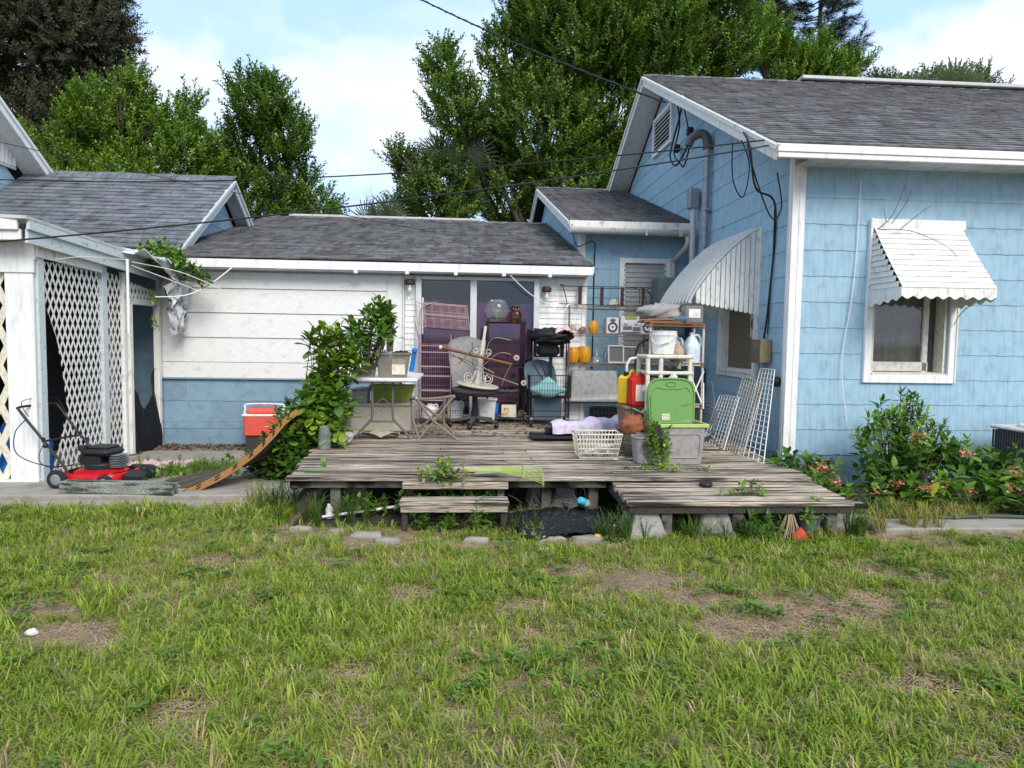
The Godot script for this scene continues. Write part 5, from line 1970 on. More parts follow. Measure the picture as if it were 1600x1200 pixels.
func things_shelves() -> void:
	var m := M.new()
	# black wire shelf before the right door
	var by := dk(-8.8)
	var b := thing("black_shelf", "black wire shelf unit standing before the right sliding door", "shelf", V(0.54, by, -8.80))
	for x in [-0.235, 0.235]:
		for z in [-0.13, 0.13]:
			m = M.new()
			m.box(V(x, 0.65, z), V(0.022, 1.32, 0.022), 0.003)
			put("post", m, MT.black_plastic, b)
	for y in [0.07, 0.38, 0.72, 1.02, 1.29]:
		m = M.new()
		mesh_grid(m, V(-0.235, y, -0.13), V(0.47, 0, 0), V(0, 0, 0.26), 20, 3, 0.0025, 0.005)
		mesh_grid(m, V(-0.235, y, 0.13), V(0.47, 0, 0), V(0, 0.05, 0), 24, 1, 0.002, 0.004)
		wires_part("wire_shelf", m, MT.black_wire, b)
	var top := by + 1.295
	var g := thing("glass_globe", "round clear glass globe vase on the black shelf's top", "vase", V(0.42, top, -8.78))
	var pr := []
	for i in 15:
		var a := deg_to_rad(-80 + i * 9.8)
		pr.append([0.155 * cos(a), 0.152 + 0.155 * sin(a)])
	m = M.new()
	pr.insert(0, [0.0, 0.0])
	pr.append([0.14, 0.245])
	m.lathe(pr, 28)
	put("glass_shell", m, MT.thin_glass, g)
	m = M.new()
	m.lathe([[0.0, 0.02], [0.03, 0.02], [0.02, 0.06], [0.06, 0.12], [0.065, 0.15], [0.0, 0.16]], 16)
	put("inner_cup", m, MT.clear_plastic, g)
	m = M.new()
	m.lathe([[0.0, 0.0], [0.08, 0.0], [0.088, 0.015], [0.088, 0.10], [0.07, 0.135], [0.04, 0.15], [0.036, 0.18], [0.048, 0.19], [0.048, 0.20], [0.03, 0.2], [0.03, 0.16], [0.0, 0.15]], 24)
	var aj := put("amber_jug", m, MT.amber_glass)
	aj.position = V(0.66, top, -8.76)
	tag(aj, "amber brown glass jug beside the glass globe", "jug")
	m = M.new()
	m.lathe([[0.0, 0.0], [0.036, 0.0], [0.048, 0.17], [0.052, 0.175], [0.046, 0.176], [0.034, 0.008], [0.0, 0.008]], 18)
	var bc := put("blue_cup", m, MT.blue_plastic)
	bc.position = V(0.41, by + 0.076, -8.72)
	tag(bc, "tall blue plastic cup on the black shelf's bottom tier", "cup")
	var bx := thing("picture_box", "small cream box printed with a bright floral picture on bottom shelf", "box", V(0.585, by + 0.076, -8.72), -4)
	m = M.new()
	m.box(V(0, 0.08, 0), V(0.19, 0.155, 0.10), 0.004)
	put("carton", m, MT.cream, bx)
	var im := Image.create(64, 64, false, Image.FORMAT_RGB8)
	im.fill(Color(0.86, 0.82, 0.66))
	for q in 46:
		var c: Color = [Color(0.2, 0.45, 0.2), Color(0.78, 0.3, 0.18), Color(0.25, 0.42, 0.6), Color(0.85, 0.68, 0.2)][q % 4]
		var x := 6 + int(absf(f2(q * 3.1, 1, 2)) * 110) % 50
		var y := 8 + int(absf(f2(q * 4.7, 5, 3)) * 120) % 46
		im.fill_rect(Rect2i(x, y, 4 + q % 5, 3 + q % 4), c)
	var pm := StandardMaterial3D.new()
	pm.albedo_texture = ImageTexture.create_from_image(im)
	pm.roughness = 0.5
	var qm := QuadMesh.new()
	qm.size = Vector2(0.13, 0.115)
	var pq := put("printed_panel", qm, pm, bx)
	pq.position = V(-0.02, 0.082, 0.0525)
	m = M.new()
	m.lathe([[0.0, 0.0], [0.035, 0.0], [0.04, 0.08], [0.036, 0.082], [0.032, 0.006], [0.0, 0.006]], 16)
	m.tube(arc(V(0.045, 0.042, 0), 0.024, -100, 100, 8), 0.006, 6)
	var mg := put("mug", m, MT.tan_clay)
	mg.transform = Transform3D(rx(70), V(0.735, by + 0.115, -8.70))
	tag(mg, "small tan mug on its side right of the printed box", "mug")
	m = M.new()
	for q in 14:
		lump(m, V(-0.12 + 0.02 * q, 0.02 + 0.03 * absf(f2(q, 2, 1)), 0.05 * f2(q * 2.0, 4, 1)), V(0.022, 0.02, 0.02), q, 0.6, 2.0, 5, 7)
	var jk := put("scrap_pile", m, MT.silver_dark)
	jk.position = V(0.56, by + 0.385, -8.74)
	tag(jk, "pile of small dark scraps on the black shelf's second tier", "scraps")
	# shopping cart
	var cy := dk(-8.5)
	var c := thing("shopping_cart", "black wire utility cart with casters left of the chrome shelf", "cart", V(1.06, cy, -8.52))
	m = M.new()
	for x in [-0.24, 0.25]:
		m.tube(smooth([V(x, 0.06, 0.14), V(x, 0.36, 0.12), V(x, 0.64, 0.12)], 3), 0.009, 7)
		m.tube(smooth([V(x, 0.06, -0.16), V(x, 0.5, -0.15), V(x, 1.16, -0.15)], 3), 0.009, 7)
		m.rod(V(x, 0.13, 0.14), V(x, 0.13, -0.16), 0.007)
	for y in [0.13, 0.20, 0.36]:
		m.rod(V(-0.24, y, 0.14), V(0.25, y, 0.14), 0.007)
	put("frame", m, MT.black_wire, c)
	m = M.new()
	mesh_grid(m, V(-0.25, 0.37, 0.15), V(0.52, 0, 0), V(0, 0.27, 0), 16, 3, 0.0022, 0.0045)
	mesh_grid(m, V(-0.25, 0.37, 0.15), V(0.52, 0, 0), V(0, 0, -0.3), 14, 5, 0.0022, 0.0045)
	mesh_grid(m, V(-0.25, 0.37, 0.15), V(0, 0, -0.3), V(0, 0.27, 0), 8, 3, 0.0022, 0.0045)
	mesh_grid(m, V(0.27, 0.37, 0.15), V(0, 0, -0.3), V(0, 0.27, 0), 8, 3, 0.0022, 0.0045)
	wires_part("lower_basket", m, MT.black_wire, c)
	m = M.new()
	mesh_grid(m, V(-0.17, 0.87, 0.13), V(0.34, 0, 0), V(0, 0.20, 0.03), 14, 3, 0.0025, 0.006)
	mesh_grid(m, V(-0.17, 0.87, 0.13), V(0.34, 0, 0), V(0, 0, -0.26), 12, 5, 0.0025, 0.006)
	mesh_grid(m, V(-0.17, 0.87, 0.13), V(0, 0, -0.26), V(0, 0.20, 0), 8, 3, 0.0025, 0.006)
	mesh_grid(m, V(0.17, 0.87, 0.13), V(0, 0, -0.26), V(0, 0.20, 0), 8, 3, 0.0025, 0.006)
	wires_part("upper_basket", m, MT.black_wire, c)
	m = M.new()
	m.box(V(-0.01, 0.95, 0.0), V(0.28, 0.15, 0.2), 0.04)
	put("basket_liner", m, MT.black_cloth, c)
	for q in [[-0.22, 0.16], [0.24, 0.16], [-0.22, -0.16], [0.24, -0.16]]:
		m = M.new()
		m.lathe([[0.0, -0.014], [0.044, -0.014], [0.05, -0.006], [0.05, 0.006], [0.044, 0.014], [0.0, 0.014]], 18, V(q[0], 0.05, q[1]), rz(90) * rx(0))
		var wo := put("caster", m, MT.rubber, c)
		m = M.new()
		m.lathe([[0.0, -0.017], [0.02, -0.017], [0.02, 0.017], [0.0, 0.017]], 12, V(q[0], 0.05, q[1]), rz(90))
		m.box(V(q[0], 0.10, q[1]), V(0.04, 0.03, 0.03), 0.004)
		put("caster_hub", m, MT.galv, wo)
	m = M.new()
	lump(m, V(0, 0, 0), V(0.27, 0.105, 0.17), 22, 0.5, 1.8, 14, 26)
	var bg := put("bin_bag", m, MT.black_cloth)
	bg.position = V(1.09, cy + 1.12, -8.50)
	tag(bg, "bulging black bin bag heaped on the cart's top basket", "bag")
	m = M.new()
	cloth(m, 0.24, 0.2, func(u, q): return 0.05 * sin(u * PI) + 0.035 * sin(u * 13 + q * 5) * sin(q * 9) - 0.05 * absf(q - 0.5), 18, 12)
	var pk := put("pink_cloth", m, MT.pink_cloth)
	pk.position = V(1.24, cy + 1.185, -8.42)
	tag(pk, "pale pink cloth bundled on top of the black bag", "cloth")
	var bk := thing("moulded_chair", "slate blue moulded chair shell stuffed into the wire cart", "chair", V(1.02, cy + 0.42, -8.58))
	m = M.new()
	var rows := []
	for i in 9:
		var q := i / 8.0
		var r := PackedVector3Array()
		for k in 11:
			var u := k / 10.0 - 0.5
			var wd := 0.40 * (1.0 - 0.16 * pow(absf(q - 0.5) * 2, 3))
			r.append(V(-0.03 + u * wd - q * 0.04, 0.02 + q * 0.39 - 0.05 * u * u * 4 * q, 0.02 - q * 0.10 + 0.25 * u * u))
		rows.append(r)
	m.sheet(rows, 0.012)
	put("shell", m, MT.slate_blue, bk)
	m = M.new()
	m.box(V(0.07, 0.30, 0.06), V(0.045, 0.62, 0.03), 0.008)
	m.beam(V(-0.16, 0.36, 0.10), V(0.0, 0.12, 0.13), 0.02, 0.012, 0.003)
	m.beam(V(-0.06, 0.38, 0.09), V(0.04, 0.12, 0.13), 0.02, 0.012, 0.003)
	put("strut", m, MT.black_plastic, bk).set_meta("kind", "stuff")
	m = M.new()
	m.box(V(0.05, -0.2, -0.02), V(0.36, 0.32, 0.02), 0.006)
	put("lower_panel", m, MT.slate_blue, bk)
	m = M.new()
	rows = []
	for i in 13:
		var el := PI * (i / 12.0 - 0.5)
		var r := PackedVector3Array()
		for k in 22:
			var a := TAU * k / 22.0
			var hgt := 0.07 + 0.045 * exp(-pow(cos(a) * cos(el) * 3.0 - 0.2, 2))
			r.append(V(signf(cos(a)) * pow(absf(cos(a)), 0.6) * cos(el) * 0.235, sin(el) * hgt + (0.06 if el > 0 else 0.0) * exp(-pow(cos(a) * 2.2, 2)), -signf(sin(a)) * pow(absf(sin(a)), 0.6) * cos(el) * 0.12))
		rows.append(r)
	m.grid(rows, true)
	var cu := put("turquoise_cushion", m, MT.turquoise)
	cu.position = V(1.05, cy + 0.455, -8.50)
	tag(cu, "turquoise striped cushion lying in the cart's lower basket", "cushion")
	# chrome shelving
	var sy := dk(-9.0)
	var sx0 := 1.37
	var sx1 := 2.47
	var s := thing("chrome_shelf", "wide chrome wire shelving loaded with jars and stereo beside the lapped wall", "shelf", V(0, sy, -9.08))
	for x in [sx0, sx1]:
		for z in [-0.2, 0.2]:
			m = M.new()
			m.rod(V(x, 0, z), V(x, 1.52, z), 0.0125, 10)
			for k in 14:
				m.rod(V(x, 0.1 + k * 0.1, z), V(x, 0.106 + k * 0.1, z), 0.0138, 10)
			put("post", m, MT.chrome_dull, s)
	for y in [0.25, 0.74, 1.13, 1.49]:
		m = M.new()
		mesh_grid(m, V(sx0, y, -0.2), V(sx1 - sx0, 0, 0), V(0, 0, 0.4), 26, 3, 0.002, 0.004)
		mesh_grid(m, V(sx0, y + 0.03, 0.2), V(sx1 - sx0, 0, 0), V(0, -0.03, 0), 1, 1, 0.003, 0.005)
		var zig := PackedVector3Array()
		for k in 45:
			zig.append(V(lerpf(sx0, sx1, k / 44.0), y + (0.03 if k % 2 else 0.0), 0.2))
		m.tube(zig, 0.003, 4)
		zig = PackedVector3Array()
		for k in 19:
			zig.append(V(sx0, y + (0.03 if k % 2 else 0.0), lerpf(-0.2, 0.2, k / 18.0)))
		m.tube(zig, 0.003, 4)
		wires_part("wire_shelf", m, MT.chrome_dull, s)
	var T1 := sy + 1.525
	var T2 := sy + 1.165
	var T3 := sy + 0.775
	# black luggage rack on top
	var lr := thing("luggage_rack", "black wire luggage rack with brown straps on top of chrome shelf", "luggage rack", V(1.84, T1 - 0.0, -9.05))
	m = M.new()
	for z in [-0.14, 0.14]:
		m.tube(smooth([V(-0.50, 0.02, z), V(-0.52, 0.12, z), V(-0.56, 0.26, z), V(-0.5, 0.25, z), V(0.52, 0.25, z), V(0.56, 0.22, z), V(0.56, 0.02, z), V(-0.5, 0.02, z), V(-0.58, 0.02, z)], 4), 0.006, 6)
	for q in [V(-0.56, 0.26, 0), V(-0.5, 0.02, 0), V(0.56, 0.22, 0), V(0.56, 0.02, 0)]:
		m.rod(q + V(0, 0, -0.14), q + V(0, 0, 0.14), 0.006)
	m.tube(smooth([V(0.28, 0.25, 0.14), V(0.40, 0.24, 0.14), V(0.46, 0.2, 0.14), V(0.46, 0.03, 0.14)], 4), 0.005, 5)
	m.tube(smooth([V(-0.42, 0.24, -0.14), V(-0.35, 0.12, -0.13), V(-0.2, 0.02, -0.1)], 4), 0.004, 5)
	put("wire_frame", m, MT.black_wire, lr)
	for x in [-0.32, -0.03, 0.24, 0.52]:
		m = M.new()
		m.sheet([PV([V(x - 0.035, 0.01, 0.15), V(x + 0.01, 0.01, 0.15)]), PV([V(x - 0.035, 0.24, 0.15), V(x + 0.01, 0.24, 0.15)])], 0.004)
		m.sheet([PV([V(x - 0.035, 0.242, 0.15), V(x + 0.01, 0.242, 0.15)]), PV([V(x + 0.03, 0.262, -0.15), V(x + 0.08, 0.262, -0.15)])], 0.004)
		var sp := put("strap", m, MT.rod_wood, lr)
		sp.material_override = mk("strap_brown", L(0.035, 0.018, 0.014), 0.6)
	m = M.new()
	lump(m, V(0, 0.04, 0), V(0.07, 0.05, 0.05), 31, 0.8, 2.6)
	var cf := put("foil_lump", m, MT.foam)
	cf.position = V(1.98, T1 + 0.0, -9.0)
	tag(cf, "crumpled pale plastic scrap under the luggage rack straps", "scrap")
	# stereo
	var st := thing("stereo", "silver compact stereo unit between its two speakers", "stereo", V(2.19, T2, -8.98), -1)
	m = M.new()
	m.box(V(0, 0.115, 0), V(0.27, 0.225, 0.2), 0.008)
	put("cabinet", m, MT.silver, st)
	m = M.new()
	m.box(V(0.0, 0.21, 0.1), V(0.16, 0.045, 0.012), 0.008)
	put("display", m, MT.green_box, st)
	m = M.new()
	m.box(V(-0.045, 0.075, 0.1), V(0.12, 0.05, 0.01), 0.003)
	m.box(V(0.075, 0.065, 0.1), V(0.10, 0.055, 0.012), 0.003)
	m.box(V(0.0, 0.02, 0.1), V(0.24, 0.02, 0.008), 0.002)
	put("tape_deck", m, MT.silver_dark, st)
	for x in [-0.07, 0.075]:
		m = M.new()
		m.lathe([[0.026, 0.0], [0.026, 0.012], [0.018, 0.02], [0.0, 0.02]], 16, V(x, 0.145, 0.1), rx(90))
		put("knob", m, MT.silver, st)
	m = M.new()
	for k in 12:
		m.box(V(-0.115 + 0.021 * k, 0.112, 0.101), V(0.012, 0.008, 0.006), 0.001)
	put("button", m, MT.silver_dark, st).set_meta("kind", "stuff")
	var sk := thing("stereo_speaker", "silver speaker box left of the stereo unit", "speaker", V(1.945, T2, -8.98), 3, "speakers of the stereo")
	m = M.new()
	m.box(V(0, 0.105, 0), V(0.165, 0.21, 0.17), 0.006)
	put("box", m, MT.silver, sk)
	m = M.new()
	m.lathe([[0.062, 0.0], [0.066, 0.006], [0.06, 0.012], [0.052, 0.006], [0.03, -0.012], [0.018, -0.004], [0.0, 0.0]], 22, V(0, 0.085, 0.088), rx(90))
	put("cone", m, MT.speaker_cone, sk)
	m = M.new()
	m.lathe([[0.0, 0.0], [0.03, 0.0], [0.032, 0.006], [0.0, 0.01]], 16, V(0, 0.178, 0.085), rx(90), Vector2(1.2, 0.7))
	put("tweeter", m, MT.silver_dark, sk)
	copy(sk, "stereo_speaker", V(2.42, T2, -8.98), -3, "silver speaker box right of the stereo unit", "speakers of the stereo")
	# glazed jars
	var jar := func(sc: float) -> M:
		var q := M.new()
		q.lathe([[0.0, 0.0], [0.058 * sc, 0.0], [0.066 * sc, 0.012 * sc], [0.062 * sc, 0.02 * sc], [0.075 * sc, 0.05 * sc], [0.079 * sc, 0.10 * sc], [0.072 * sc, 0.16 * sc], [0.062 * sc, 0.18 * sc], [0.066 * sc, 0.19 * sc], [0.062 * sc, 0.2 * sc], [0.052 * sc, 0.2 * sc], [0.055 * sc, 0.17 * sc], [0.055 * sc, 0.02 * sc], [0.0, 0.02 * sc]], 24)
		for k in 10:
			q.t = Transform3D(ry(36.0 * k), Vector3.ZERO)
			q.tube(smooth([V(0.063 * sc, 0.025 * sc, 0), V(0.077 * sc, 0.07 * sc, 0), V(0.077 * sc, 0.12 * sc, 0), V(0.064 * sc, 0.175 * sc, 0)], 3), 0.005 * sc, 5)
		q.t = Transform3D()
		return q
	for q in [[1.70, T2, 0.82, "small amber glazed jar left of the stereo speaker"], [1.44, T3, 1.0, "amber glazed ribbed jar at the left end of chrome shelf's third tier"], [1.585, T3, 1.1, "larger amber glazed ribbed jar second from left on third tier"]]:
		var o := put("amber_jar", jar.call(q[2]), MT.amber_glaze)
		o.position = V(q[0], q[1], -8.93)
		tag(o, q[3], "jar", "amber glazed jars on the chrome shelf")
	var cj := 0
	for q in [[1.43, 0.05, 0.16, "narrow clear glass jar leftmost on the stereo's tier"], [1.56, 0.062, 0.13, "wide clear glass jar of reddish bits beside small amber jar"]]:
		m = M.new()
		m.lathe([[0.0, 0.0], [q[1], 0.0], [q[1] + 0.004, 0.01], [q[1], q[2] * 0.8], [q[1] * 0.75, q[2] * 0.92], [q[1] * 0.8, q[2]]], 18)
		var jt := thing("glass_jar", q[3], "jar", V(q[0], T2, -8.95), 0)
		put("glass", m, MT.thin_glass, jt)
		m = M.new()
		lump(m, V(0, q[2] * 0.35, 0), V(q[1] * 0.8, q[2] * 0.32, q[1] * 0.8), 40 + cj, 0.3, 2.0)
		put("contents", m, [MT.tan_clay, MT.terracotta][cj], jt)
		cj += 1
	m = M.new()
	m.lathe([[0.0, 0.0], [0.085, 0.0], [0.09, 0.015], [0.06, 0.07], [0.024, 0.11], [0.018, 0.18], [0.024, 0.19]], 18)
	var fl := put("glass_flask", m, MT.thin_glass)
	fl.position = V(1.755, T3, -8.95)
	tag(fl, "clear conical glass flask right of the amber jars", "flask")
	var wf := thing("picture_frame", "small white double picture frame leaning on chrome shelf's third tier", "frame", V(2.05, T3, -8.96), 0)
	wf.rotation_degrees.x = -8
	m = M.new()
	for q in [[-0.13, 0.12, 0.02, 0.24], [0.07, 0.12, 0.02, 0.24], [0.26, 0.12, 0.02, 0.22]]:
		m.box(V(q[0], q[1], 0), V(q[2], q[3], 0.02), 0.003)
	for q in [[-0.03, 0.01, 0.18], [-0.03, 0.23, 0.18], [0.165, 0.01, 0.17], [0.165, 0.22, 0.17]]:
		m.box(V(q[0], q[1], 0.0), V(q[2], 0.02, 0.018), 0.003)
	put("frame_bars", m, MT.iron_paint, wf).set_meta("kind", "stuff")
	m = M.new()
	m.box(V(0, 0.12, -0.014), V(0.34, 0.2, 0.004))
	put("backing", m, MT.silver_dark, wf)
	m = M.new()
	m.tube(smooth([V(1.9, T3 + 0.16, -9.0), V(1.87, T3 + 0.1, -8.95), V(1.86, T3 + 0.02, -8.93)], 4), 0.03, 10, 0.02)
	var bt := put("dark_bottle", m, MT.slate_blue)
	tag(bt, "small dark tilted bottle between flask and white frame", "bottle")
	m = M.new()
	m.tube(smooth([V(2.55, T3 + 0.34, -8.9), V(2.36, T3 + 0.30, -8.85), V(2.26, T3 + 0.18, -8.82), V(2.25, T3 - 0.12, -8.82)], 6), 0.017, 8)
	var ho := put("black_hose", m, MT.black_plastic)
	tag(ho, "black hose hooked over the chrome shelf behind white frame", "hose")
	# inverted grey tote and crate below
	m = M.new()
	m.t = Transform3D(Basis(Vector3.RIGHT, PI), V(0, 0.40, 0))
	tub(m, 0.70, 0.42, 0.40, 0.86, 0.005, 0.05, 0.02)
	m.t = Transform3D()
	m.box(V(0, 0.115, 0.0), V(0.685, 0.012, 0.41), 0.004)
	var gt := put("upturned_tote", m, MT.grey_plastic)
	gt.material_override = mk("tote_haze", L(0.37, 0.37, 0.36), 0.4, tx.blot, 2.0, tx.fine, 5.0)
	gt.position = V(1.71, sy + 0.275, -8.99)
	tag(gt, "upturned hazy grey plastic tote on chrome shelf's lowest tier", "tote")
	m = M.new()
	for k in 9:
		m.box(V(-0.2 + 0.05 * k, 0.08, 0.13), V(0.012, 0.14, 0.01), 0.002)
	for y in [0.01, 0.08, 0.15]:
		m.box(V(0, y, 0.13), V(0.44, 0.014, 0.012), 0.002)
	m.box(V(0, 0.08, -0.02), V(0.42, 0.14, 0.26), 0.006)
	var bcr := put("black_crate", m, MT.black_plastic)
	bcr.position = V(1.92, sy + 0.03, -9.0)
	tag(bcr, "black slatted plastic crate on the floor beneath the chrome shelf", "crate")

func things_right() -> void:
	var m := M.new()
	# rusty white shelf
	var y0 := dk(-7.0)
	var s := thing("rusty_shelf", "narrow white wire shelf with rusted tiers before the curved awning", "shelf", V(0, y0, -7.05))
	for p in [[1.90, 0.17], [2.455, 0.17], [2.12, -0.17], [2.47, -0.17]]:
		m = M.new()
		m.rod(V(p[0], 0, p[1]), V(p[0], 1.29, p[1]), 0.013, 9)
		put("post", m, MT.rusty_white, s)
		m = M.new()
		for y in [0.44, 0.87, 1.27]:
			m.rod(V(p[0], y - 0.02, p[1]), V(p[0], y + 0.03, p[1]), 0.017, 9)
		put("collar", m, MT.rusted, s).set_meta("kind", "stuff")
	for y in [0.44, 0.87, 1.27]:
		m = M.new()
		mesh_grid(m, V(1.9, y, -0.17), V(0.56, 0, 0), V(0, 0, 0.34), 14, 3, 0.003, 0.005)
		var zig := PackedVector3Array()
		for k in 27:
			zig.append(V(lerpf(1.9, 2.455, k / 26.0), y + (0.03 if k % 2 else 0.0), 0.17))
		m.tube(zig, 0.004, 4)
		m.rod(V(1.9, y + 0.03, 0.17), V(2.455, y + 0.03, 0.17), 0.005, 5)
		wires_part("wire_shelf", m, MT.rusted if y > 1 else MT.rusty_white, s)
	var ty := y0 + 1.305
	m = M.new()
	cloth(m, 0.40, 0.3, func(u, q): return 0.012 + 0.02 * absf(f2(u * 9, q * 7, 4)), 18, 10, 0.012)
	m.rod(V(-0.24, 0.02, 0.13), V(0.10, 0.035, 0.15), 0.012, 6)
	m.rod(V(-0.15, 0.03, 0.10), V(0.2, 0.03, 0.12), 0.011, 6)
	var rs := put("rusty_scrap", m, MT.rusted)
	rs.position = V(2.03, ty, -7.03)
	tag(rs, "heap of rust brown sticks and scraps on top of the narrow shelf", "scrap")
	m = M.new()
	lump(m, V(0, 0.07, 0), V(0.22, 0.10, 0.15), 51, 0.6, 1.5, 12, 20)
	var tb := put("grey_sack", m, MT.grey_fabric)
	tb.position = V(2.06, ty + 0.03, -7.10)
	tag(tb, "crumpled pale grey sack on top of the rusty narrow shelf", "sack")
	m = M.new()
	m.beam(V(0, 0, 0.1), V(0.12, 0.07, -0.12), 0.15, 0.03, 0.004)
	var bf := put("blue_folder", m, MT.slate_blue)
	bf.position = V(2.20, ty + 0.03, -6.98)
	tag(bf, "slate blue folder tilted beside the grey sack", "folder")
	var wx := thing("white_box", "small white plastic box at right end of the rusty shelf top", "box", V(2.37, ty, -7.0))
	m = M.new()
	m.box(V(0, 0.09, 0), V(0.19, 0.18, 0.15), 0.012)
	put("case", m, MT.clear_plastic, wx)
	m = M.new()
	m.box(V(0, 0.10, 0.076), V(0.12, 0.09, 0.004), 0.001)
	put("label", m, MT.white_plastic, wx)
	# drawer tower before the shelf
	var d := thing("drawer_tower", "cream plastic drawer tower frame in front of the rusty shelf", "drawers", V(2.03, y0, -6.80), 2)
	for p in [[-0.22, 0.16], [0.21, 0.16], [-0.22, -0.16], [0.21, -0.16], [-0.09, 0.165]]:
		m = M.new()
		m.box(V(p[0], 0.475, p[1]), V(0.04, 0.95, 0.04), 0.01)
		put("upright", m, MT.cream, d)
	for y in [0.40, 0.62, 0.80, 0.96]:
		m = M.new()
		m.box(V(0, y, 0), V(0.48, 0.035, 0.38), 0.01)
		put("tier", m, MT.cream, d)
	for y in [0.46, 0.66]:
		m = M.new()
		m.t = Transform3D(Basis(), V(0, y - 0.03, -0.01))
		tub(m, 0.36, 0.3, 0.12, 0.94, 0.004, 0.02, 0.006)
		put("drawer", m, MT.clear_plastic, d)
	var py := y0 + 0.98
	var bk := thing("white_bucket", "white plastic bucket with wire handle on the cream drawer tower", "bucket", V(2.03, py, -6.86))
	m = M.new()
	m.lathe([[0.0, 0.0], [0.105, 0.0], [0.11, 0.01], [0.132, 0.19], [0.137, 0.19], [0.137, 0.215], [0.133, 0.215], [0.133, 0.228], [0.138, 0.23], [0.138, 0.238], [0.128, 0.238], [0.106, 0.012], [0.0, 0.012]], 30)
	put("pail", m, MT.white_plastic, bk)
	m = M.new()
	m.tube(smooth([V(-0.138, 0.2, 0.0), V(-0.11, 0.11, 0.10), V(0.0, 0.12, 0.145), V(0.10, 0.19, 0.11), V(0.138, 0.21, 0.0)], 6), 0.004, 6)
	m.rod(V(-0.06, 0.108, 0.135), V(0.03, 0.135, 0.143), 0.009, 8)
	put("handle", m, MT.white_plastic, bk)
	var jug := func(col: StandardMaterial3D, at: Vector3, turn: float, label: String, tall: float) -> void:
		var j := thing("plastic_jug", label, "jug", at, turn)
		var q := M.new()
		var rows := []
		for pr in [[0.0, 0.0], [0.07, 0.0], [0.08, 0.01], [0.08, tall * 0.52], [0.075, tall * 0.62], [0.045, tall * 0.86], [0.022, tall * 0.93], [0.02, tall]]:
			var r := PackedVector3Array()
			for k in 24:
				var a := TAU * k / 24.0
				var e := 0.5 if pr[0] > 0.06 else 1.0
				r.append(V(signf(cos(a)) * pow(absf(cos(a)), e) * pr[0], pr[1], -signf(sin(a)) * pow(absf(sin(a)), e) * pr[0]))
			rows.append(r)
		q.grid(rows, true)
		put("body", q, col, j)
		q = M.new()
		q.tube(smooth([V(0.02, tall * 0.93, 0.01), V(0.055, tall * 0.95, 0.03), V(0.078, tall * 0.80, 0.045), V(0.074, tall * 0.56, 0.05)], 5), 0.014, 7)
		put("grip", q, col, j)
		q = M.new()
		q.rod(V(0, tall - 0.005, 0), V(0, tall + 0.014, 0), 0.024, 12)
		put("cap", q, MT.lavender, j)
	var milky := mk("milky", L(0.55, 0.64, 0.72), 0.35, tx.blot, 3.0)
	jug.call(milky, V(2.36, y0 + 0.895, -6.96), 10, "clear bluish milk jug on rusty shelf's middle tier, nearer one", 0.30)
	jug.call(milky, V(2.24, y0 + 0.895, -7.10), -30, "clear bluish milk jug behind the nearer one on middle tier", 0.26)
	m = M.new()
	lump(m, V(0, 0.06, 0), V(0.07, 0.10, 0.08), 61, 0.7, 2.3)
	var rg := put("rag", m, MT.tan_clay)
	rg.position = V(2.2, y0 + 0.93, -6.95)
	tag(rg, "balled tan rag wedged between white bucket and jugs", "rag")
	m = M.new()
	m.lathe([[0.0, 0.0], [0.06, 0.0], [0.08, 0.12], [0.05, 0.18], [0.0, 0.185]], 18)
	m.rod(V(0, 0.18, 0), V(0, 0.21, 0), 0.03)
	var wj := put("white_canister", m, MT.white_plastic)
	wj.position = V(1.98, y0 + 0.44, -6.6)
	tag(wj, "round white canister between red gas can and green lid", "canister")
	m = M.new()
	m.lathe([[0.0, 0.0], [0.08, 0.0], [0.10, 0.2], [0.094, 0.2], [0.075, 0.01], [0.0, 0.01]], 20)
	var bb := put("black_pail", m, MT.black_plastic)
	bb.position = V(2.12, y0 + 0.635, -6.74)
	tag(bb, "small black pail behind the green lid's top edge", "pail")
	m = M.new()
	lump(m, V(0, 0, 0), V(0.06, 0.14, 0.03), 66, 0.5, 2.0)
	var pb := put("thin_bag", m, MT.silver)
	pb.position = V(2.06, y0 + 0.66, -6.58)
	tag(pb, "thin white carrier bag hanging from the drawer tower", "bag")
	# odds and ends between the shelves and the wall
	m = M.new()
	for k in 5:
		var rr := 0.10 + 0.012 * k
		m.tube(arc(V(2.56 + 0.01 * k, y0 + 0.20 + 0.02 * k, -7.0 - 0.03 * k), rr, 0, 330, 16, V(0.5, 0, 0.85), V(0.1, 1.3, 0)), 0.008, 5)
	m.tube(smooth([V(2.58, y0 + 0.7, -6.95), V(2.6, y0 + 0.45, -6.9), V(2.54, y0 + 0.2, -6.85), V(2.62, y0 + 0.02, -6.7)], 5), 0.009, 5)
	var cc := put("cable_coil", m, MT.silver_dark)
	tag(cc, "dark coiled cables hanging at the rusty shelf's right side", "cable")
	m = M.new()
	m.rod(V(2.28, y0 + 0.50, -6.72), V(2.42, y0 + 0.82, -6.74), 0.008, 6)
	m.rod(V(2.40, y0 + 0.50, -6.72), V(2.27, y0 + 0.80, -6.74), 0.008, 6)
	m.rod(V(2.42, y0 + 0.44, -6.72), V(2.42, y0 + 0.70, -6.74), 0.008, 6)
	var ws := put("crossed_stand", m, MT.white_paint)
	tag(ws, "thin white crossed stand legs right of the drawer tower", "stand")
	m = M.new()
	lump(m, V(0, 0.1, 0), V(0.16, 0.13, 0.12), 133, 0.6, 1.8)
	var db := put("dark_sack", m, MT.slate_blue)
	db.position = V(2.25, y0 + 0.02, -7.0)
	tag(db, "dark blue grey sack on the floor beneath the rusty shelf", "sack")
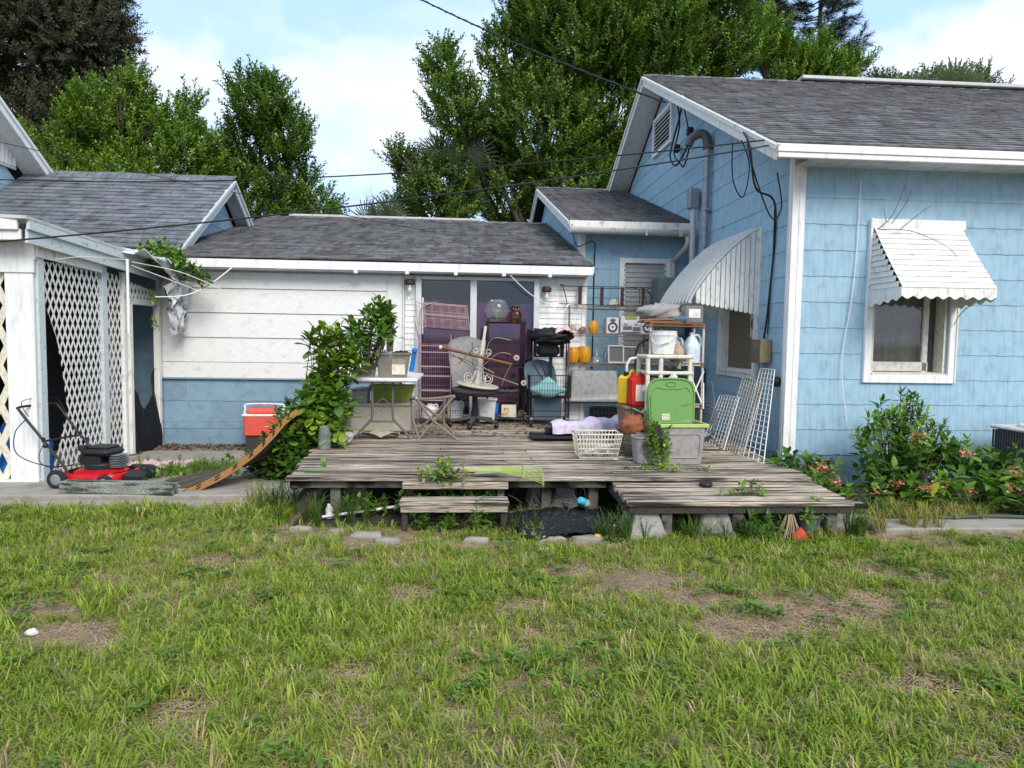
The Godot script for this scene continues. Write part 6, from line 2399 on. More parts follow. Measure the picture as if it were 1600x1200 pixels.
	for q in [[1.52, 0.30, 0.035, "tall thin clear bottle at the left of chrome shelf's lowest tier"], [2.30, 0.22, 0.045, "short clear bottle right of the white picture frame"]]:
		m = M.new()
		m.lathe([[0.0, 0.0], [q[2], 0.0], [q[2], q[1] * 0.6], [q[2] * 0.4, q[1] * 0.8], [q[2] * 0.4, q[1]], [0.0, q[1]]], 14)
		var gb := put("bottle", m, MT.clear_plastic)
		gb.position = V(q[0] + 0.05, dk(-9.0) + (0.775 if q[0] > 2 else 0.775), -8.9) if q[0] > 2 else V(2.12, dk(-9.0) + 0.28, -8.84)
		tag(gb, q[3] if q[0] > 2 else "tall clear bottle right of the upturned grey tote", "bottle")
	# white tubing handle
	m = M.new()
	m.tube(smooth([V(1.70, y0 + 0.60, -6.95), V(1.68, y0 + 0.83, -6.95), V(1.70, y0 + 0.90, -6.95), V(1.75, y0 + 0.935, -6.95), V(2.0, y0 + 0.945, -6.95)], 5), 0.014, 8)
	var wh := put("tube_handle", m, MT.white_plastic)
	tag(wh, "bent white tubing handle rising behind the yellow can", "handle")
	# crates and fuel cans
	var cr := thing("brown_crate", "brown plastic crate under the fuel cans, upper of the stacked pair", "crate", V(1.80, y0 + 0.245, -6.92), 3, "stacked brown crates")
	m = M.new()
	tub(m, 0.37, 0.30, 0.21, 0.9, 0.008, 0.02, 0.014)
	put("crate_body", m, MT.brown_plastic, cr)
	for k in 6:
		m = M.new()
		m.box(V(-0.13 + k * 0.052, 0.09, 0.147), V(0.012, 0.14, 0.012), 0.003)
		put("rib", m, MT.brown_plastic, cr)
	m = M.new()
	m.box(V(0, 0.205, 0), V(0.36, 0.012, 0.29), 0.004)
	put("cover", m, MT.brown_plastic, cr)
	copy(cr, "brown_crate", V(1.79, y0 + 0.02, -6.93), -3, "brown plastic crate on the deck, lower of the stacked pair", "stacked brown crates")
	var can := func(col: StandardMaterial3D, at: Vector3, turn: float, label: String, with_label: bool) -> void:
		var g := thing("fuel_can", label, "fuel can", at, turn)
		var q := M.new()
		var pl := P2([-0.11, 0.0, 0.11, 0.0, 0.13, 0.02, 0.13, 0.19, 0.10, 0.265, 0.02, 0.30, -0.09, 0.30, -0.125, 0.27, -0.13, 0.02])
		for f in [[0.85, -0.075, -0.06], [1.0, -0.06, 0.06], [0.85, 0.06, 0.075]]:
			var p2 := PackedVector2Array()
			for w in pl:
				p2.append(Vector2(w.x * (0.95 if f[0] < 1 else 1.0), (w.y - 0.15) * (0.95 if f[0] < 1 else 1.0) + 0.15))
			q.plate(p2, f[1], f[2])
		put("body", q, col, g)
		q = M.new()
		q.tube(smooth([V(-0.02, 0.29, 0), V(0.0, 0.335, 0), V(0.06, 0.335, 0), V(0.12, 0.26, 0), V(0.125, 0.2, 0)], 5), 0.017, 8)
		put("grip", q, col, g)
		q = M.new()
		q.rod(V(-0.08, 0.29, 0), V(-0.085, 0.335, 0), 0.026, 12)
		put("cap", q, MT.black_plastic if not with_label else col, g)
		if with_label:
			q = M.new()
			q.plate(P2([-0.08, 0.05, 0.10, 0.05, 0.10, 0.15, 0.03, 0.215, -0.08, 0.215]), 0.072, 0.0765)
			put("label", q, MT.label_white, g)
	can.call(MT.red_plastic, V(1.795, y0 + 0.46, -6.80), 6, "red plastic fuel can with white warning label on brown crate", true)
	can.call(MT.yellow_plastic, V(1.735, y0 + 0.46, -6.98), 40, "yellow plastic fuel can half hidden behind the red one", false)
	m = M.new()
	m.beam(V(1.70, y0 + 0.44, -6.76), V(2.05, y0 + 0.28, -6.6), 0.02, 0.012, 0.003)
	var sl := put("loose_slat", m, MT.cream)
	tag(sl, "thin cream slat lying slantwise across the brown crate", "slat")
	# tubs and clay in front
	var fy := dk(-6.6)
	for q in [[0.0, 0.26, "round clear tub of clay shards on the deck, lower of two"], [0.10, 0.27, "shallow clear tub holding the terracotta lump, upper of two"]]:
		var t := thing("clear_tub", q[2], "tub", V(1.68, fy + q[0], -6.56), 0, "clear tubs with clay")
		m = M.new()
		m.lathe([[0.0, 0.0], [q[1] * 0.36, 0.0], [q[1] * 0.42, 0.12], [q[1] * 0.46, 0.125], [q[1] * 0.46, 0.14], [q[1] * 0.42, 0.14], [q[1] * 0.35, 0.01], [0.0, 0.01]], 24)
		put("tub_wall", m, MT.clear_plastic, t)
		m = M.new()
		lump(m, V(0, 0.06, 0), V(q[1] * 0.36, 0.06, q[1] * 0.36), int(q[0] * 100) + 7, 0.25, 2.0)
		put("clay_bits", m, MT.tan_clay, t)
	m = M.new()
	lump(m, V(0, 0, 0), V(0.125, 0.11, 0.12), 72, 0.5, 2.2, 14, 22)
	var tl := put("terracotta_lump", m, MT.terracotta)
	tl.position = V(1.67, fy + 0.285, -6.56)
	tag(tl, "broken terracotta pot lump heaped on the clear tub", "pot")
	# cream wire basket
	var wb := thing("wire_basket", "cream plastic coated wire basket of white bits on the deck", "basket", V(1.28, dk(-6.55) + 0.004, -6.48), 0)
	var nw := 13
	m = M.new()
	for i in nw + 1:
		var x := lerpf(-0.17, 0.19, i / float(nw))
		var xt := lerpf(-0.21, 0.23, i / float(nw))
		m.tube(PV([V(xt, 0.23, 0.14), V(x, 0.0, 0.11), V(x, 0.0, -0.11), V(xt, 0.23, -0.14)]), 0.005, 5)
	for k in 6:
		var f := k / 5.0
		var a := lerpf(-0.17, -0.21, f)
		var b := lerpf(0.19, 0.23, f)
		var c := lerpf(0.11, 0.14, f)
		m.tube(PV([V(a, f * 0.23, c), V(b, f * 0.23, c), V(b, f * 0.23, -c), V(a, f * 0.23, -c)]), 0.008 if k == 5 else 0.005, 6, -1, true)
	for i in 5:
		var z := lerpf(-0.11, 0.11, i / 4.0)
		m.tube(PV([V(-0.21, 0.23, z * 1.27), V(-0.17, 0, z), V(0.19, 0, z), V(0.23, 0.23, z * 1.27)]), 0.005, 5)
	wires_part("wire_mesh", m, MT.cream, wb)
	var rn := RandomNumberGenerator.new()
	rn.seed = 19
	for k in 9:
		m = M.new()
		lump(m, Vector3.ZERO, V(rn.randf_range(0.04, 0.07), 0.035, rn.randf_range(0.04, 0.06)), 80 + k, 0.4, 2.0, 6, 9)
		var o := put("white_scrap", m, [MT.white_plastic, MT.foam, MT.cream][k % 3], wb)
		o.position = V(rn.randf_range(-0.12, 0.14), 0.035 + 0.03 * (k % 2), rn.randf_range(-0.07, 0.07))
	m = M.new()
	m.rod(V(-0.12, 0.04, 0.05), V(0.16, 0.11, 0.0), 0.02, 8)
	put("white_tube", m, MT.white_plastic, wb)
	for k in 3:
		m = M.new()
		lump(m, Vector3.ZERO, V(0.035 + 0.012 * k, 0.01, 0.028), 90 + k, 0.4, 2.0, 5, 8)
		var o := put("paper_scrap", m, MT.foam)
		o.position = V([1.44, 1.52, 1.60][k], dk(-6.4) + 0.008, [-6.30, -6.40, -6.33][k])
		tag(o, ["flat pale scrap on the deck at the cream basket's front right corner", "flat pale scrap on the deck midway between basket and clear tubs", "largest flat pale scrap on the deck before the clear tubs"][k], "scrap", "paper scraps by the basket")
	# lavender cloth on black boards
	m = M.new()
	m.box(Vector3.ZERO, V(0.95, 0.035, 0.34), 0.008)
	m.box(V(0.12, 0.05, -0.08), V(0.82, 0.05, 0.2), 0.008)
	m.box(V(0.2, 0.09, -0.12), V(0.78, 0.03, 0.16), 0.008)
	var bm := put("plastic_boards", m, MT.black_plastic)
	bm.position = V(1.22, dk(-7.6) + 0.03, -7.52)
	tag(bm, "flat black plastic panels stacked under the lavender sheet", "panel")
	m = M.new()
	var rows := []
	for i in 9:
		var r := PackedVector3Array()
		for k in 30:
			var u := k / 29.0
			var a := PI * (i / 8.0) * 1.05
			var rad := 0.10 + 0.02 * sin(u * 14) + 0.012 * sin(u * 31 + i)
			r.append(V(-0.42 + u * 0.84, -0.02 + sin(a) * rad * (0.7 + 0.3 * u) - (0.05 if i == 0 else 0.0), cos(a) * rad * 1.25 + 0.05 * sin(u * 3)))
		rows.append(r)
	m.sheet(rows, 0.005)
	var lv := put("lavender_sheet", m, MT.lavender)
	lv.position = V(1.39, dk(-7.7) + 0.16, -7.55)
	lv.rotation_degrees = V(0, 4, 3)
	tag(lv, "pale lavender sheet rolled over black panels before the chrome shelf", "sheet")
	# storage tote with green lid
	var ft := dk(-6.1)
	var t := thing("storage_tote", "grey storage tote with lime rim at the right of the deck", "tote", V(2.01, ft, -6.24), 2)
	m = M.new()
	tub(m, 0.43, 0.36, 0.375, 0.88, 0.006, 0.045, 0.004)
	put("body", m, MT.grey_plastic, t)
	m = M.new()
	var ring := M.new()
	ring.t = Transform3D(Basis(), V(0, 0.365, 0))
	for q in [[V(0, 0, 0.185), V(0.458, 0.034, 0.018)], [V(0, 0, -0.185), V(0.458, 0.034, 0.018)], [V(0.221, 0, 0), V(0.018, 0.034, 0.354)], [V(-0.221, 0, 0), V(0.018, 0.034, 0.354)]]:
		ring.box(q[0], q[1], 0.005)
	put("rim", ring, MT.lime, t)
	m = M.new()
	for e in [[V(-0.15, 0.07, 0), V(0.13, 0.07, 0)], [V(0.13, 0.07, 0), V(0.15, 0.09, 0)], [V(0.15, 0.09, 0), V(0.155, 0.26, 0)], [V(0.155, 0.26, 0), V(0.13, 0.29, 0)], [V(0.13, 0.29, 0), V(-0.15, 0.285, 0)]]:
		m.rod(e[0] + V(0, 0, 0.163 + e[0].y * 0.058), e[1] + V(0, 0, 0.163 + e[1].y * 0.058), 0.005, 6)
	put("panel_ridge", m, MT.grey_plastic, t)
	var gl := thing("tote_cover", "green plastic tote lid with lime edge leaning behind the grey tote", "lid", V(2.005, ft + 0.345, -6.42), 3)
	gl.rotation_degrees.x = -9
	var face := func(w: float, hh: float) -> PackedVector2Array:
		var p := PackedVector2Array()
		p.append(Vector2(-w * 0.47, 0))
		p.append(Vector2(w * 0.47, 0))
		for k in 13:
			var a := PI * k / 12.0
			var ex := 0.55
			p.append(Vector2(pow(absf(cos(a)), ex) * signf(cos(a)) * w * 0.5, hh * 0.66 + pow(sin(a), 0.7) * hh * 0.34))
		return p
	m = M.new()
	m.plate(face.call(0.46, 0.43), 0.0, 0.012)
	put("panel", m, MT.green_lid, gl)
	m = M.new()
	var rim := PackedVector3Array()
	for w in face.call(0.46, 0.43):
		rim.append(V(w.x, w.y, 0.012))
	m.tube(rim, 0.012, 7, -1, true)
	put("edge", m, MT.green_lid, gl)
	m = M.new()
	m.tube(arc(V(0, 0.375, 0.014), 0.05, 0, 360, 18, Vector3.RIGHT, V(0, 0.42, 0)), 0.006, 6)
	m.tube(smooth([V(-0.19, 0.30, 0.014), V(-0.15, 0.345, 0.014), V(-0.08, 0.33, 0.014), V(0.08, 0.33, 0.014), V(0.15, 0.345, 0.014), V(0.19, 0.30, 0.014)], 5), 0.005, 5)
	m.rod(V(0.10, 0.17, 0.012), V(0.18, 0.185, 0.014), 0.005, 5)
	m.rod(V(-0.205, 0.27, 0.014), V(-0.205, 0.06, 0.014), 0.006, 5)
	put("moulded_rib", m, MT.green_lid, gl).set_meta("kind", "stuff")
	m = M.new()
	m.box(V(-0.06, 0.06, 0.014), V(0.075, 0.06, 0.003), 0.001)
	var sk := put("sticker", m, MT.cream, gl)
	m = M.new()
	for k in 3:
		m.box(V(-0.082 + 0.022 * k, 0.068, 0.0158), V(0.013, 0.026, 0.001), 0.0)
	m.box(V(-0.06, 0.043, 0.0158), V(0.055, 0.006, 0.001), 0.0)
	put("printed_marks", m, MT.green_box, sk).set_meta("kind", "stuff")
	m = M.new()
	tub(m, 0.26, 0.24, 0.25, 0.85, 0.006, 0.06, 0.008)
	var gt := put("grey_tub", m, MT.grey_plastic)
	gt.position = V(1.71, ft, -6.22)
	tag(gt, "smaller grey tub overgrown by vine left of the storage tote", "tub")
	# wire grid panels leaning on the wall
	var wire := func(a: Vector3, b: Vector3, c: Vector3, e: Vector3, nu: int, nv: int, label: String) -> void:   # a-b bottom, c-e top
		var g := thing("wire_grid", label, "wire panel", (a + b) * 0.5, 0, "white wire grid panels against the wall")
		var o := (a + b) * 0.5
		var q := M.new()
		for i in nu + 1:
			var f := i / float(nu)
			q.rod(a.lerp(b, f) - o, c.lerp(e, f) - o, 0.0055 if i == 0 or i == nu else 0.0042, 5)
		for i in nv + 1:
			var f := i / float(nv)
			q.rod(a.lerp(c, f) - o, b.lerp(e, f) - o, 0.0055 if i == 0 or i == nv else 0.0042, 5)
		wires_part("wire_grid", q, MT.rusty_white if nu == 8 else MT.white_dirty, g)
	wire.call(V(2.66, dk(-7.35), -7.35), V(2.70, dk(-6.85), -6.85), V(2.95, 0.89, -7.66), V(2.97, 0.91, -7.16), 7, 13, "short white wire grid panel, leftmost of the leaning panels")
	wire.call(V(2.72, dk(-6.9), -6.95), V(2.76, dk(-6.5), -6.5), V(3.12, 1.13, -7.42), V(3.14, 1.07, -6.95), 8, 16, "dense bent white wire panel in the middle of leaning panels")
	wire.call(V(2.76, dk(-6.5), -6.62), V(2.82, dk(-6.15), -6.17), V(3.26, 1.22, -7.30), V(3.27, 1.22, -6.98), 5, 17, "tall white wire grid panel nearest the house corner")
	# things on the house side wall
	var eb := thing("meter_box", "small brown metal utility box on blue wall under the curved awning", "utility box", V(3.28, 1.41, -7.36))
	m = M.new()
	m.box(Vector3.ZERO, V(0.13, 0.26, 0.24), 0.008)
	put("case", m, MT.brown_box, eb)
	m = M.new()
	m.box(V(0.0, 0.0, 0.124), V(0.125, 0.25, 0.01), 0.004)
	put("door", m, mk("box_door", L(0.30, 0.235, 0.13), 0.6, tx.blot, 4.0), eb)
	m = M.new()
	m.box(V(-0.07, 0.05, 0.03), V(0.012, 0.02, 0.05), 0.003, rx(20))
	put("latch", m, MT.chrome, eb)
	m = M.new()
	m.rod(V(0.02, -0.13, -0.08), V(0.02, -0.75, -0.08), 0.012, 8)
	put("conduit", m, MT.galv, eb)
	m = M.new()
	m.lathe([[0.0, 0.0], [0.05, 0.0], [0.055, 0.02], [0.05, 0.05], [0.02, 0.055], [0.0, 0.05]], 18, Vector3.ZERO, rz(90))
	var ra := put("round_bracket", m, MT.black_plastic)
	ra.position = V(3.34, 1.09, -7.03)
	tag(ra, "round black fitting on blue wall just left of corner board", "fitting")
	var ep := thing("breaker_box", "grey green electric panel box mounted in the wall corner", "electric panel", V(3.0, 2.0, -9.95))
	m = M.new()
	m.box(Vector3.ZERO, V(0.40, 0.85, 0.42), 0.01)
	put("case", m, MT.panel_green, ep)
	m = M.new()
	m.box(V(0.0, 0.0, 0.215), V(0.36, 0.80, 0.012), 0.004)
	put("door", m, MT.panel_green, ep)
	m = M.new()
	m.box(V(3.22, 0.98, -7.75 - 1.6), V(0.2, 0.36, 0.3), 0.01)
	m.tube(PV([V(3.27, 0.82, -9.3), V(3.27, 0.5, -9.3)]), 0.05, 10)
	var lo := put("lower_box", m, MT.slate_blue)
	tag(lo, "dark blue grey junction box low on the shaded wall", "junction box")
	# conduit with weatherhead and flue pipe
	var mast := thing("service_mast", "grey conduit mast with curved weatherhead on the gable wall", "conduit")
	m = M.new()
	m.rod(V(3.28, 1.9, -9.28), V(3.28, 4.18, -9.28), 0.045, 12)
	put("pipe", m, MT.galv, mast)
	m = M.new()
	m.tube(smooth([V(3.28, 4.12, -9.28), V(3.27, 4.26, -9.28), V(3.20, 4.33, -9.30), V(3.08, 4.28, -9.34), V(3.04, 4.18, -9.36)], 5), 0.065, 12, 0.055)
	put("weatherhead", m, MT.silver_dark, mast)
	m = M.new()
	m.box(V(3.30, 3.3, -9.28), V(0.1, 0.03, 0.13), 0.004)
	m.box(V(3.30, 2.8, -9.28), V(0.1, 0.03, 0.13), 0.004)
	put("strap", m, MT.galv, mast)
	var fl := thing("vent_pipe", "pale grey pipe with square cap between gutter and mast", "pipe")
	m = M.new()
	m.rod(V(3.26, 2.0, -9.72), V(3.26, 3.42, -9.72), 0.042, 12)
	put("pipe", m, MT.gutter_white, fl)
	m = M.new()
	m.box(V(3.25, 3.54, -9.72), V(0.14, 0.28, 0.14), 0.01)
	put("cap", m, MT.galv, fl)

func things_ground() -> void:
	# leaf rake lying along the deck edge
	var r := thing("leaf_rake", "green fan shaped leaf rake lying along the deck's front edge", "rake", V(0, 0.0, 0))
	var y := dk(-5.65) + 0.03
	var m := M.new()
	m.rod(V(-1.30, y, -5.72), V(0.10, y + 0.01, -5.60), 0.0135, 9)
	put("handle", m, MT.stick_wood, r)
	m = M.new()
	m.rod(V(-1.31, y, -5.722), V(-1.10, y, -5.704), 0.0165, 10)
	put("grip", m, mk("grip_green", L(0.16, 0.22, 0.12), 0.7), r)
	m = M.new()
	m.sheet([PV([V(0.04, y + 0.014, -5.63), V(0.24, y + 0.03, -5.66), V(0.32, y + 0.035, -5.68)]), PV([V(0.04, y + 0.02, -5.605), V(0.24, y + 0.03, -5.60), V(0.32, y + 0.035, -5.585)]), PV([V(0.04, y + 0.014, -5.58), V(0.24, y + 0.022, -5.53), V(0.32, y + 0.025, -5.49)])], 0.01)
	m.tube(PV([V(0.03, y + 0.014, -5.605), V(0.32, y + 0.036, -5.587)]), 0.016, 8, 0.008)
	put("socket", m, MT.rake_green, r)
	for k in 11:
		var f := k / 10.0
		var zb := lerpf(-5.68, -5.49, f)
		var zt := lerpf(-5.78, -5.24, f)
		var ln := 0.35 - 0.05 * f * f
		m = M.new()
		var e := V(0.32 + ln, y + 0.012 - 0.02 * f * f, zt)
		m.beam(V(0.32, y + 0.034 - 0.01 * f, zb), V(0.32 + ln * 0.55, y + 0.03 - 0.012 * f * f, lerpf(zb, zt, 0.6)), 0.0085, 0.004)
		m.beam(V(0.32 + ln * 0.55, y + 0.03 - 0.012 * f * f, lerpf(zb, zt, 0.6)), e, 0.006, 0.004)
		m.beam(e, e + V(0.012, -0.03, 0.0), 0.009, 0.004)
		put("tine", m, MT.rake_green, r)
	m = M.new()
	var br := []
	for k in 9:
		var f := k / 8.0
		var ln := 0.35 - 0.05 * f * f
		br.append(V(0.32 + ln * 0.55, y + 0.036 - 0.012 * f * f, lerpf(lerpf(-5.68, -5.49, f), lerpf(-5.78, -5.24, f), 0.6)))
	m.tube(PV(br), 0.008, 6)
	put("cross_band", m, MT.rake_green, r)
	# litter round the steps
	m = M.new()
	m.lathe([[0.0, 0.0], [0.032, 0.002], [0.034, 0.02], [0.03, 0.09], [0.014, 0.11], [0.013, 0.125], [0.0, 0.125]], 16)
	var wb := put("white_bottle", m, MT.white_plastic)
	wb.position = V(-1.085, 0.0, -5.63)
	wb.rotation_degrees = V(-12, 0, 6)
	tag(wb, "white plastic bottle standing in grass at the left deck post", "bottle")
	m = M.new()
	m.rod(V(-1.14, 0.03, -5.58), V(-0.50, 0.075, -5.78), 0.012, 8)
	var pv := put("white_pipe", m, MT.white_paint)
	tag(pv, "thin white pipe lying on ground left of the bench step", "pipe")
	m = M.new()
	cloth(m, 0.84, 0.70, func(u, q): return 0.015 + 0.06 * exp(-pow((u - 0.55) * 3.2, 2) - pow((q - 0.6) * 2.6, 2)) + 0.07 * (0.5 - absf(f2(u * 9, q * 8, 21))) * 0.7 + 0.045 * absf(f2(u * 16, q * 14, 23)) + 0.012 * sin(u * 7 + q * 5) * sin(q * 6), 60, 46)
	var bp := put("black_plastic_sheet", m, MT.black_cloth)
	bp.position = V(0.80, 0.006, -5.36)
	bp.rotation_degrees.y = 14
	tag(bp, "crumpled black plastic sheeting on the ground between step and platform", "plastic sheet")
	var cn := thing("blue_can", "crushed bright blue drink can on the black plastic sheeting", "can", V(1.02, 0.14, -5.62))
	cn.rotation_degrees = V(20, 30, 62)
	m = M.new()
	m.lathe([[0.0, -0.055], [0.028, -0.055], [0.034, -0.045], [0.031, -0.01], [0.034, 0.02], [0.03, 0.05], [0.025, 0.057], [0.0, 0.055]], 16)
	put("can_body", m, MT.cyan_can, cn)
	m = M.new()
	m.lathe([[0.0, -0.06], [0.027, -0.06], [0.0, -0.056]], 14)
	m.lathe([[0.034, -0.03], [0.0348, -0.02], [0.032, -0.008]], 16)
	put("can_end", m, MT.silver, cn)
	for q in [[1.20, -5.20, 0.05, "white_scrap", "white crumpled scrap beside the black plastic sheeting", MT.white_plastic], [1.28, -5.05, 0.06, "white_scrap", "larger white crumpled scrap in grass by the pier block", MT.foam], [1.12, -5.10, 0.03, "red_scrap", "small reddish scrap of litter by the black sheeting", MT.coral], [1.02, -5.0, 0.03, "yellow_scrap", "small yellow scrap of litter before the black sheeting", MT.yellow_plastic], [-2.1, -3.42, 0.028, "white_scrap", "small white scrap lying in the lawn at left", MT.white_plastic]]:
		m = M.new()
		lump(m, Vector3.ZERO, V(q[2], q[2] * 0.6, q[2] * 0.8), int(q[0] * 50) + 9, 0.6, 2.0, 7, 10)
		var o := put(q[3], m, q[5])
		o.position = V(q[0], 0.03, q[1])
		tag(o, q[4], "scrap")
	m = M.new()
	m.lathe([[0.0, 0.0], [0.05, 0.002], [0.056, 0.012], [0.05, 0.03], [0.03, 0.034], [0.0, 0.03]], 16)
	var pk := put("black_puck", m, MT.black_plastic)
	pk.position = V(2.0, 0.318, -5.43)
	tag(pk, "small black round cap lying on the low platform", "cap")
	m = M.new()
	m.lathe([[0.0, 0.0], [0.07, 0.0], [0.095, 0.15], [0.105, 0.15], [0.105, 0.18], [0.092, 0.18], [0.09, 0.15], [0.0, 0.14]], 20)
	var fp := put("flower_pot", m, MT.galv)
	fp.position = V(2.72, 0.0, -5.12)
	tag(fp, "grey plastic flower pot under the platform's right corner", "flower pot")
	m = M.new()
	m.lathe([[0.0, 0.0], [0.04, 0.0], [0.055, 0.09], [0.05, 0.09], [0.036, 0.01], [0.0, 0.01]], 18)
	var oc := put("orange_cup", m, MT.coral)
	oc.position = V(2.50, 0.03, -4.90)
	oc.rotation_degrees = V(30, 0, -50)
	tag(oc, "orange red plastic cup tipped in grass before the platform", "cup")
	# garden hose and air conditioner
	m = M.new()
	m.tube(smooth([V(3.8, 0.05, -5.5), V(4.1, 0.05, -5.42), V(4.5, 0.055, -5.44), V(5.0, 0.05, -5.40), V(5.6, 0.05, -5.44), V(6.4, 0.05, -5.42)], 8), 0.016, 8)
	var ho := put("garden_hose", m, mk("hose_green", L(0.05, 0.08, 0.06), 0.6))
	tag(ho, "dark green garden hose along the edging before the shrubs", "hose")
	m = M.new()
	m.box(Vector3.ZERO, V(0.26, 0.03, 0.12), 0.005)
	var gs := put("green_slab", m, MT.green_timber)
	gs.position = V(3.13, 0.20, -5.25)
	tag(gs, "small greenish timber offcut under the platform's right corner", "timber")
	var ac := thing("air_conditioner", "dark slatted air conditioner unit with pale lid behind the shrubs", "air conditioner", V(5.78, 0, -6.25))
	m = M.new()
	m.box(V(0, 0.36, 0), V(0.7, 0.62, 0.7), 0.03)
	put("core", m, MT.black_plastic, ac)
	for k in 22:
		m = M.new()
		m.box(V(-0.34 + k * 0.0324, 0.36, 0.356), V(0.008, 0.6, 0.02), 0.002)
		put("guard_slat", m, MT.silver_dark, ac)
		m = M.new()
		m.box(V(-0.356, 0.36, -0.34 + k * 0.0324), V(0.02, 0.6, 0.008), 0.002)
		put("guard_slat", m, MT.silver_dark, ac)
	m = M.new()
	m.box(V(0, 0.685, 0), V(0.76, 0.035, 0.76), 0.015)
	m.lathe([[0.30, 0.70], [0.29, 0.73], [0.0, 0.735]], 24)
	put("lid", m, MT.stucco, ac)
	# leaf litter against the skirt wall
	var rn := RandomNumberGenerator.new()
	rn.seed = 3
	var lf := M.new()
	lf.quad(V(-0.02, 0, 0.008), V(0.02, 0.004, 0.01), V(0.024, 0, -0.008), V(-0.018, 0.006, -0.008))
	var xf := []
	var cl := []
	for k in 1500:
		var p := V(rn.randf_range(-3.8, -1.6), 0.07 + rn.randf() * 0.03, -8.95 + 0.34 * pow(rn.randf(), 2.0))
		if k > 1050:
			var zz := rn.randf_range(-8.95, -7.6)
			p = V(rn.randf_range(-0.6, 1.3), dk(zz) + 0.004, zz)
			if rn.randf() < 0.5:
				p.z = rn.randf_range(-8.9, -8.5)
				p.y = dk(p.z) + 0.008
		xf.append(Transform3D(Basis.from_euler(V(rn.randf_range(-0.6, 0.6), rn.randf() * TAU, rn.randf_range(-0.6, 0.6))).scaled(Vector3.ONE * rn.randf_range(0.6, 1.3)), p))
		var q := rn.randf()
		cl.append(Color(0.13, 0.07, 0.045).lerp(Color(0.28, 0.19, 0.11), q * q))
	var ll := many("leaf_litter", lf.mesh(), MT.leaf_dull, xf, cl)
	tag(ll, "brown dead leaves drifted along the wall and under the shelves", "leaf litter")

func wire(called: String, a: Vector3, b: Vector3, s: float, r: float, label: String, mat: Material = null) -> void:
	var m := M.new()
	m.tube(sag(a, b, s, 24), r, 5)
	var o := put(called, m, mat if mat else MT.cable)
	tag(o, label, "cable")

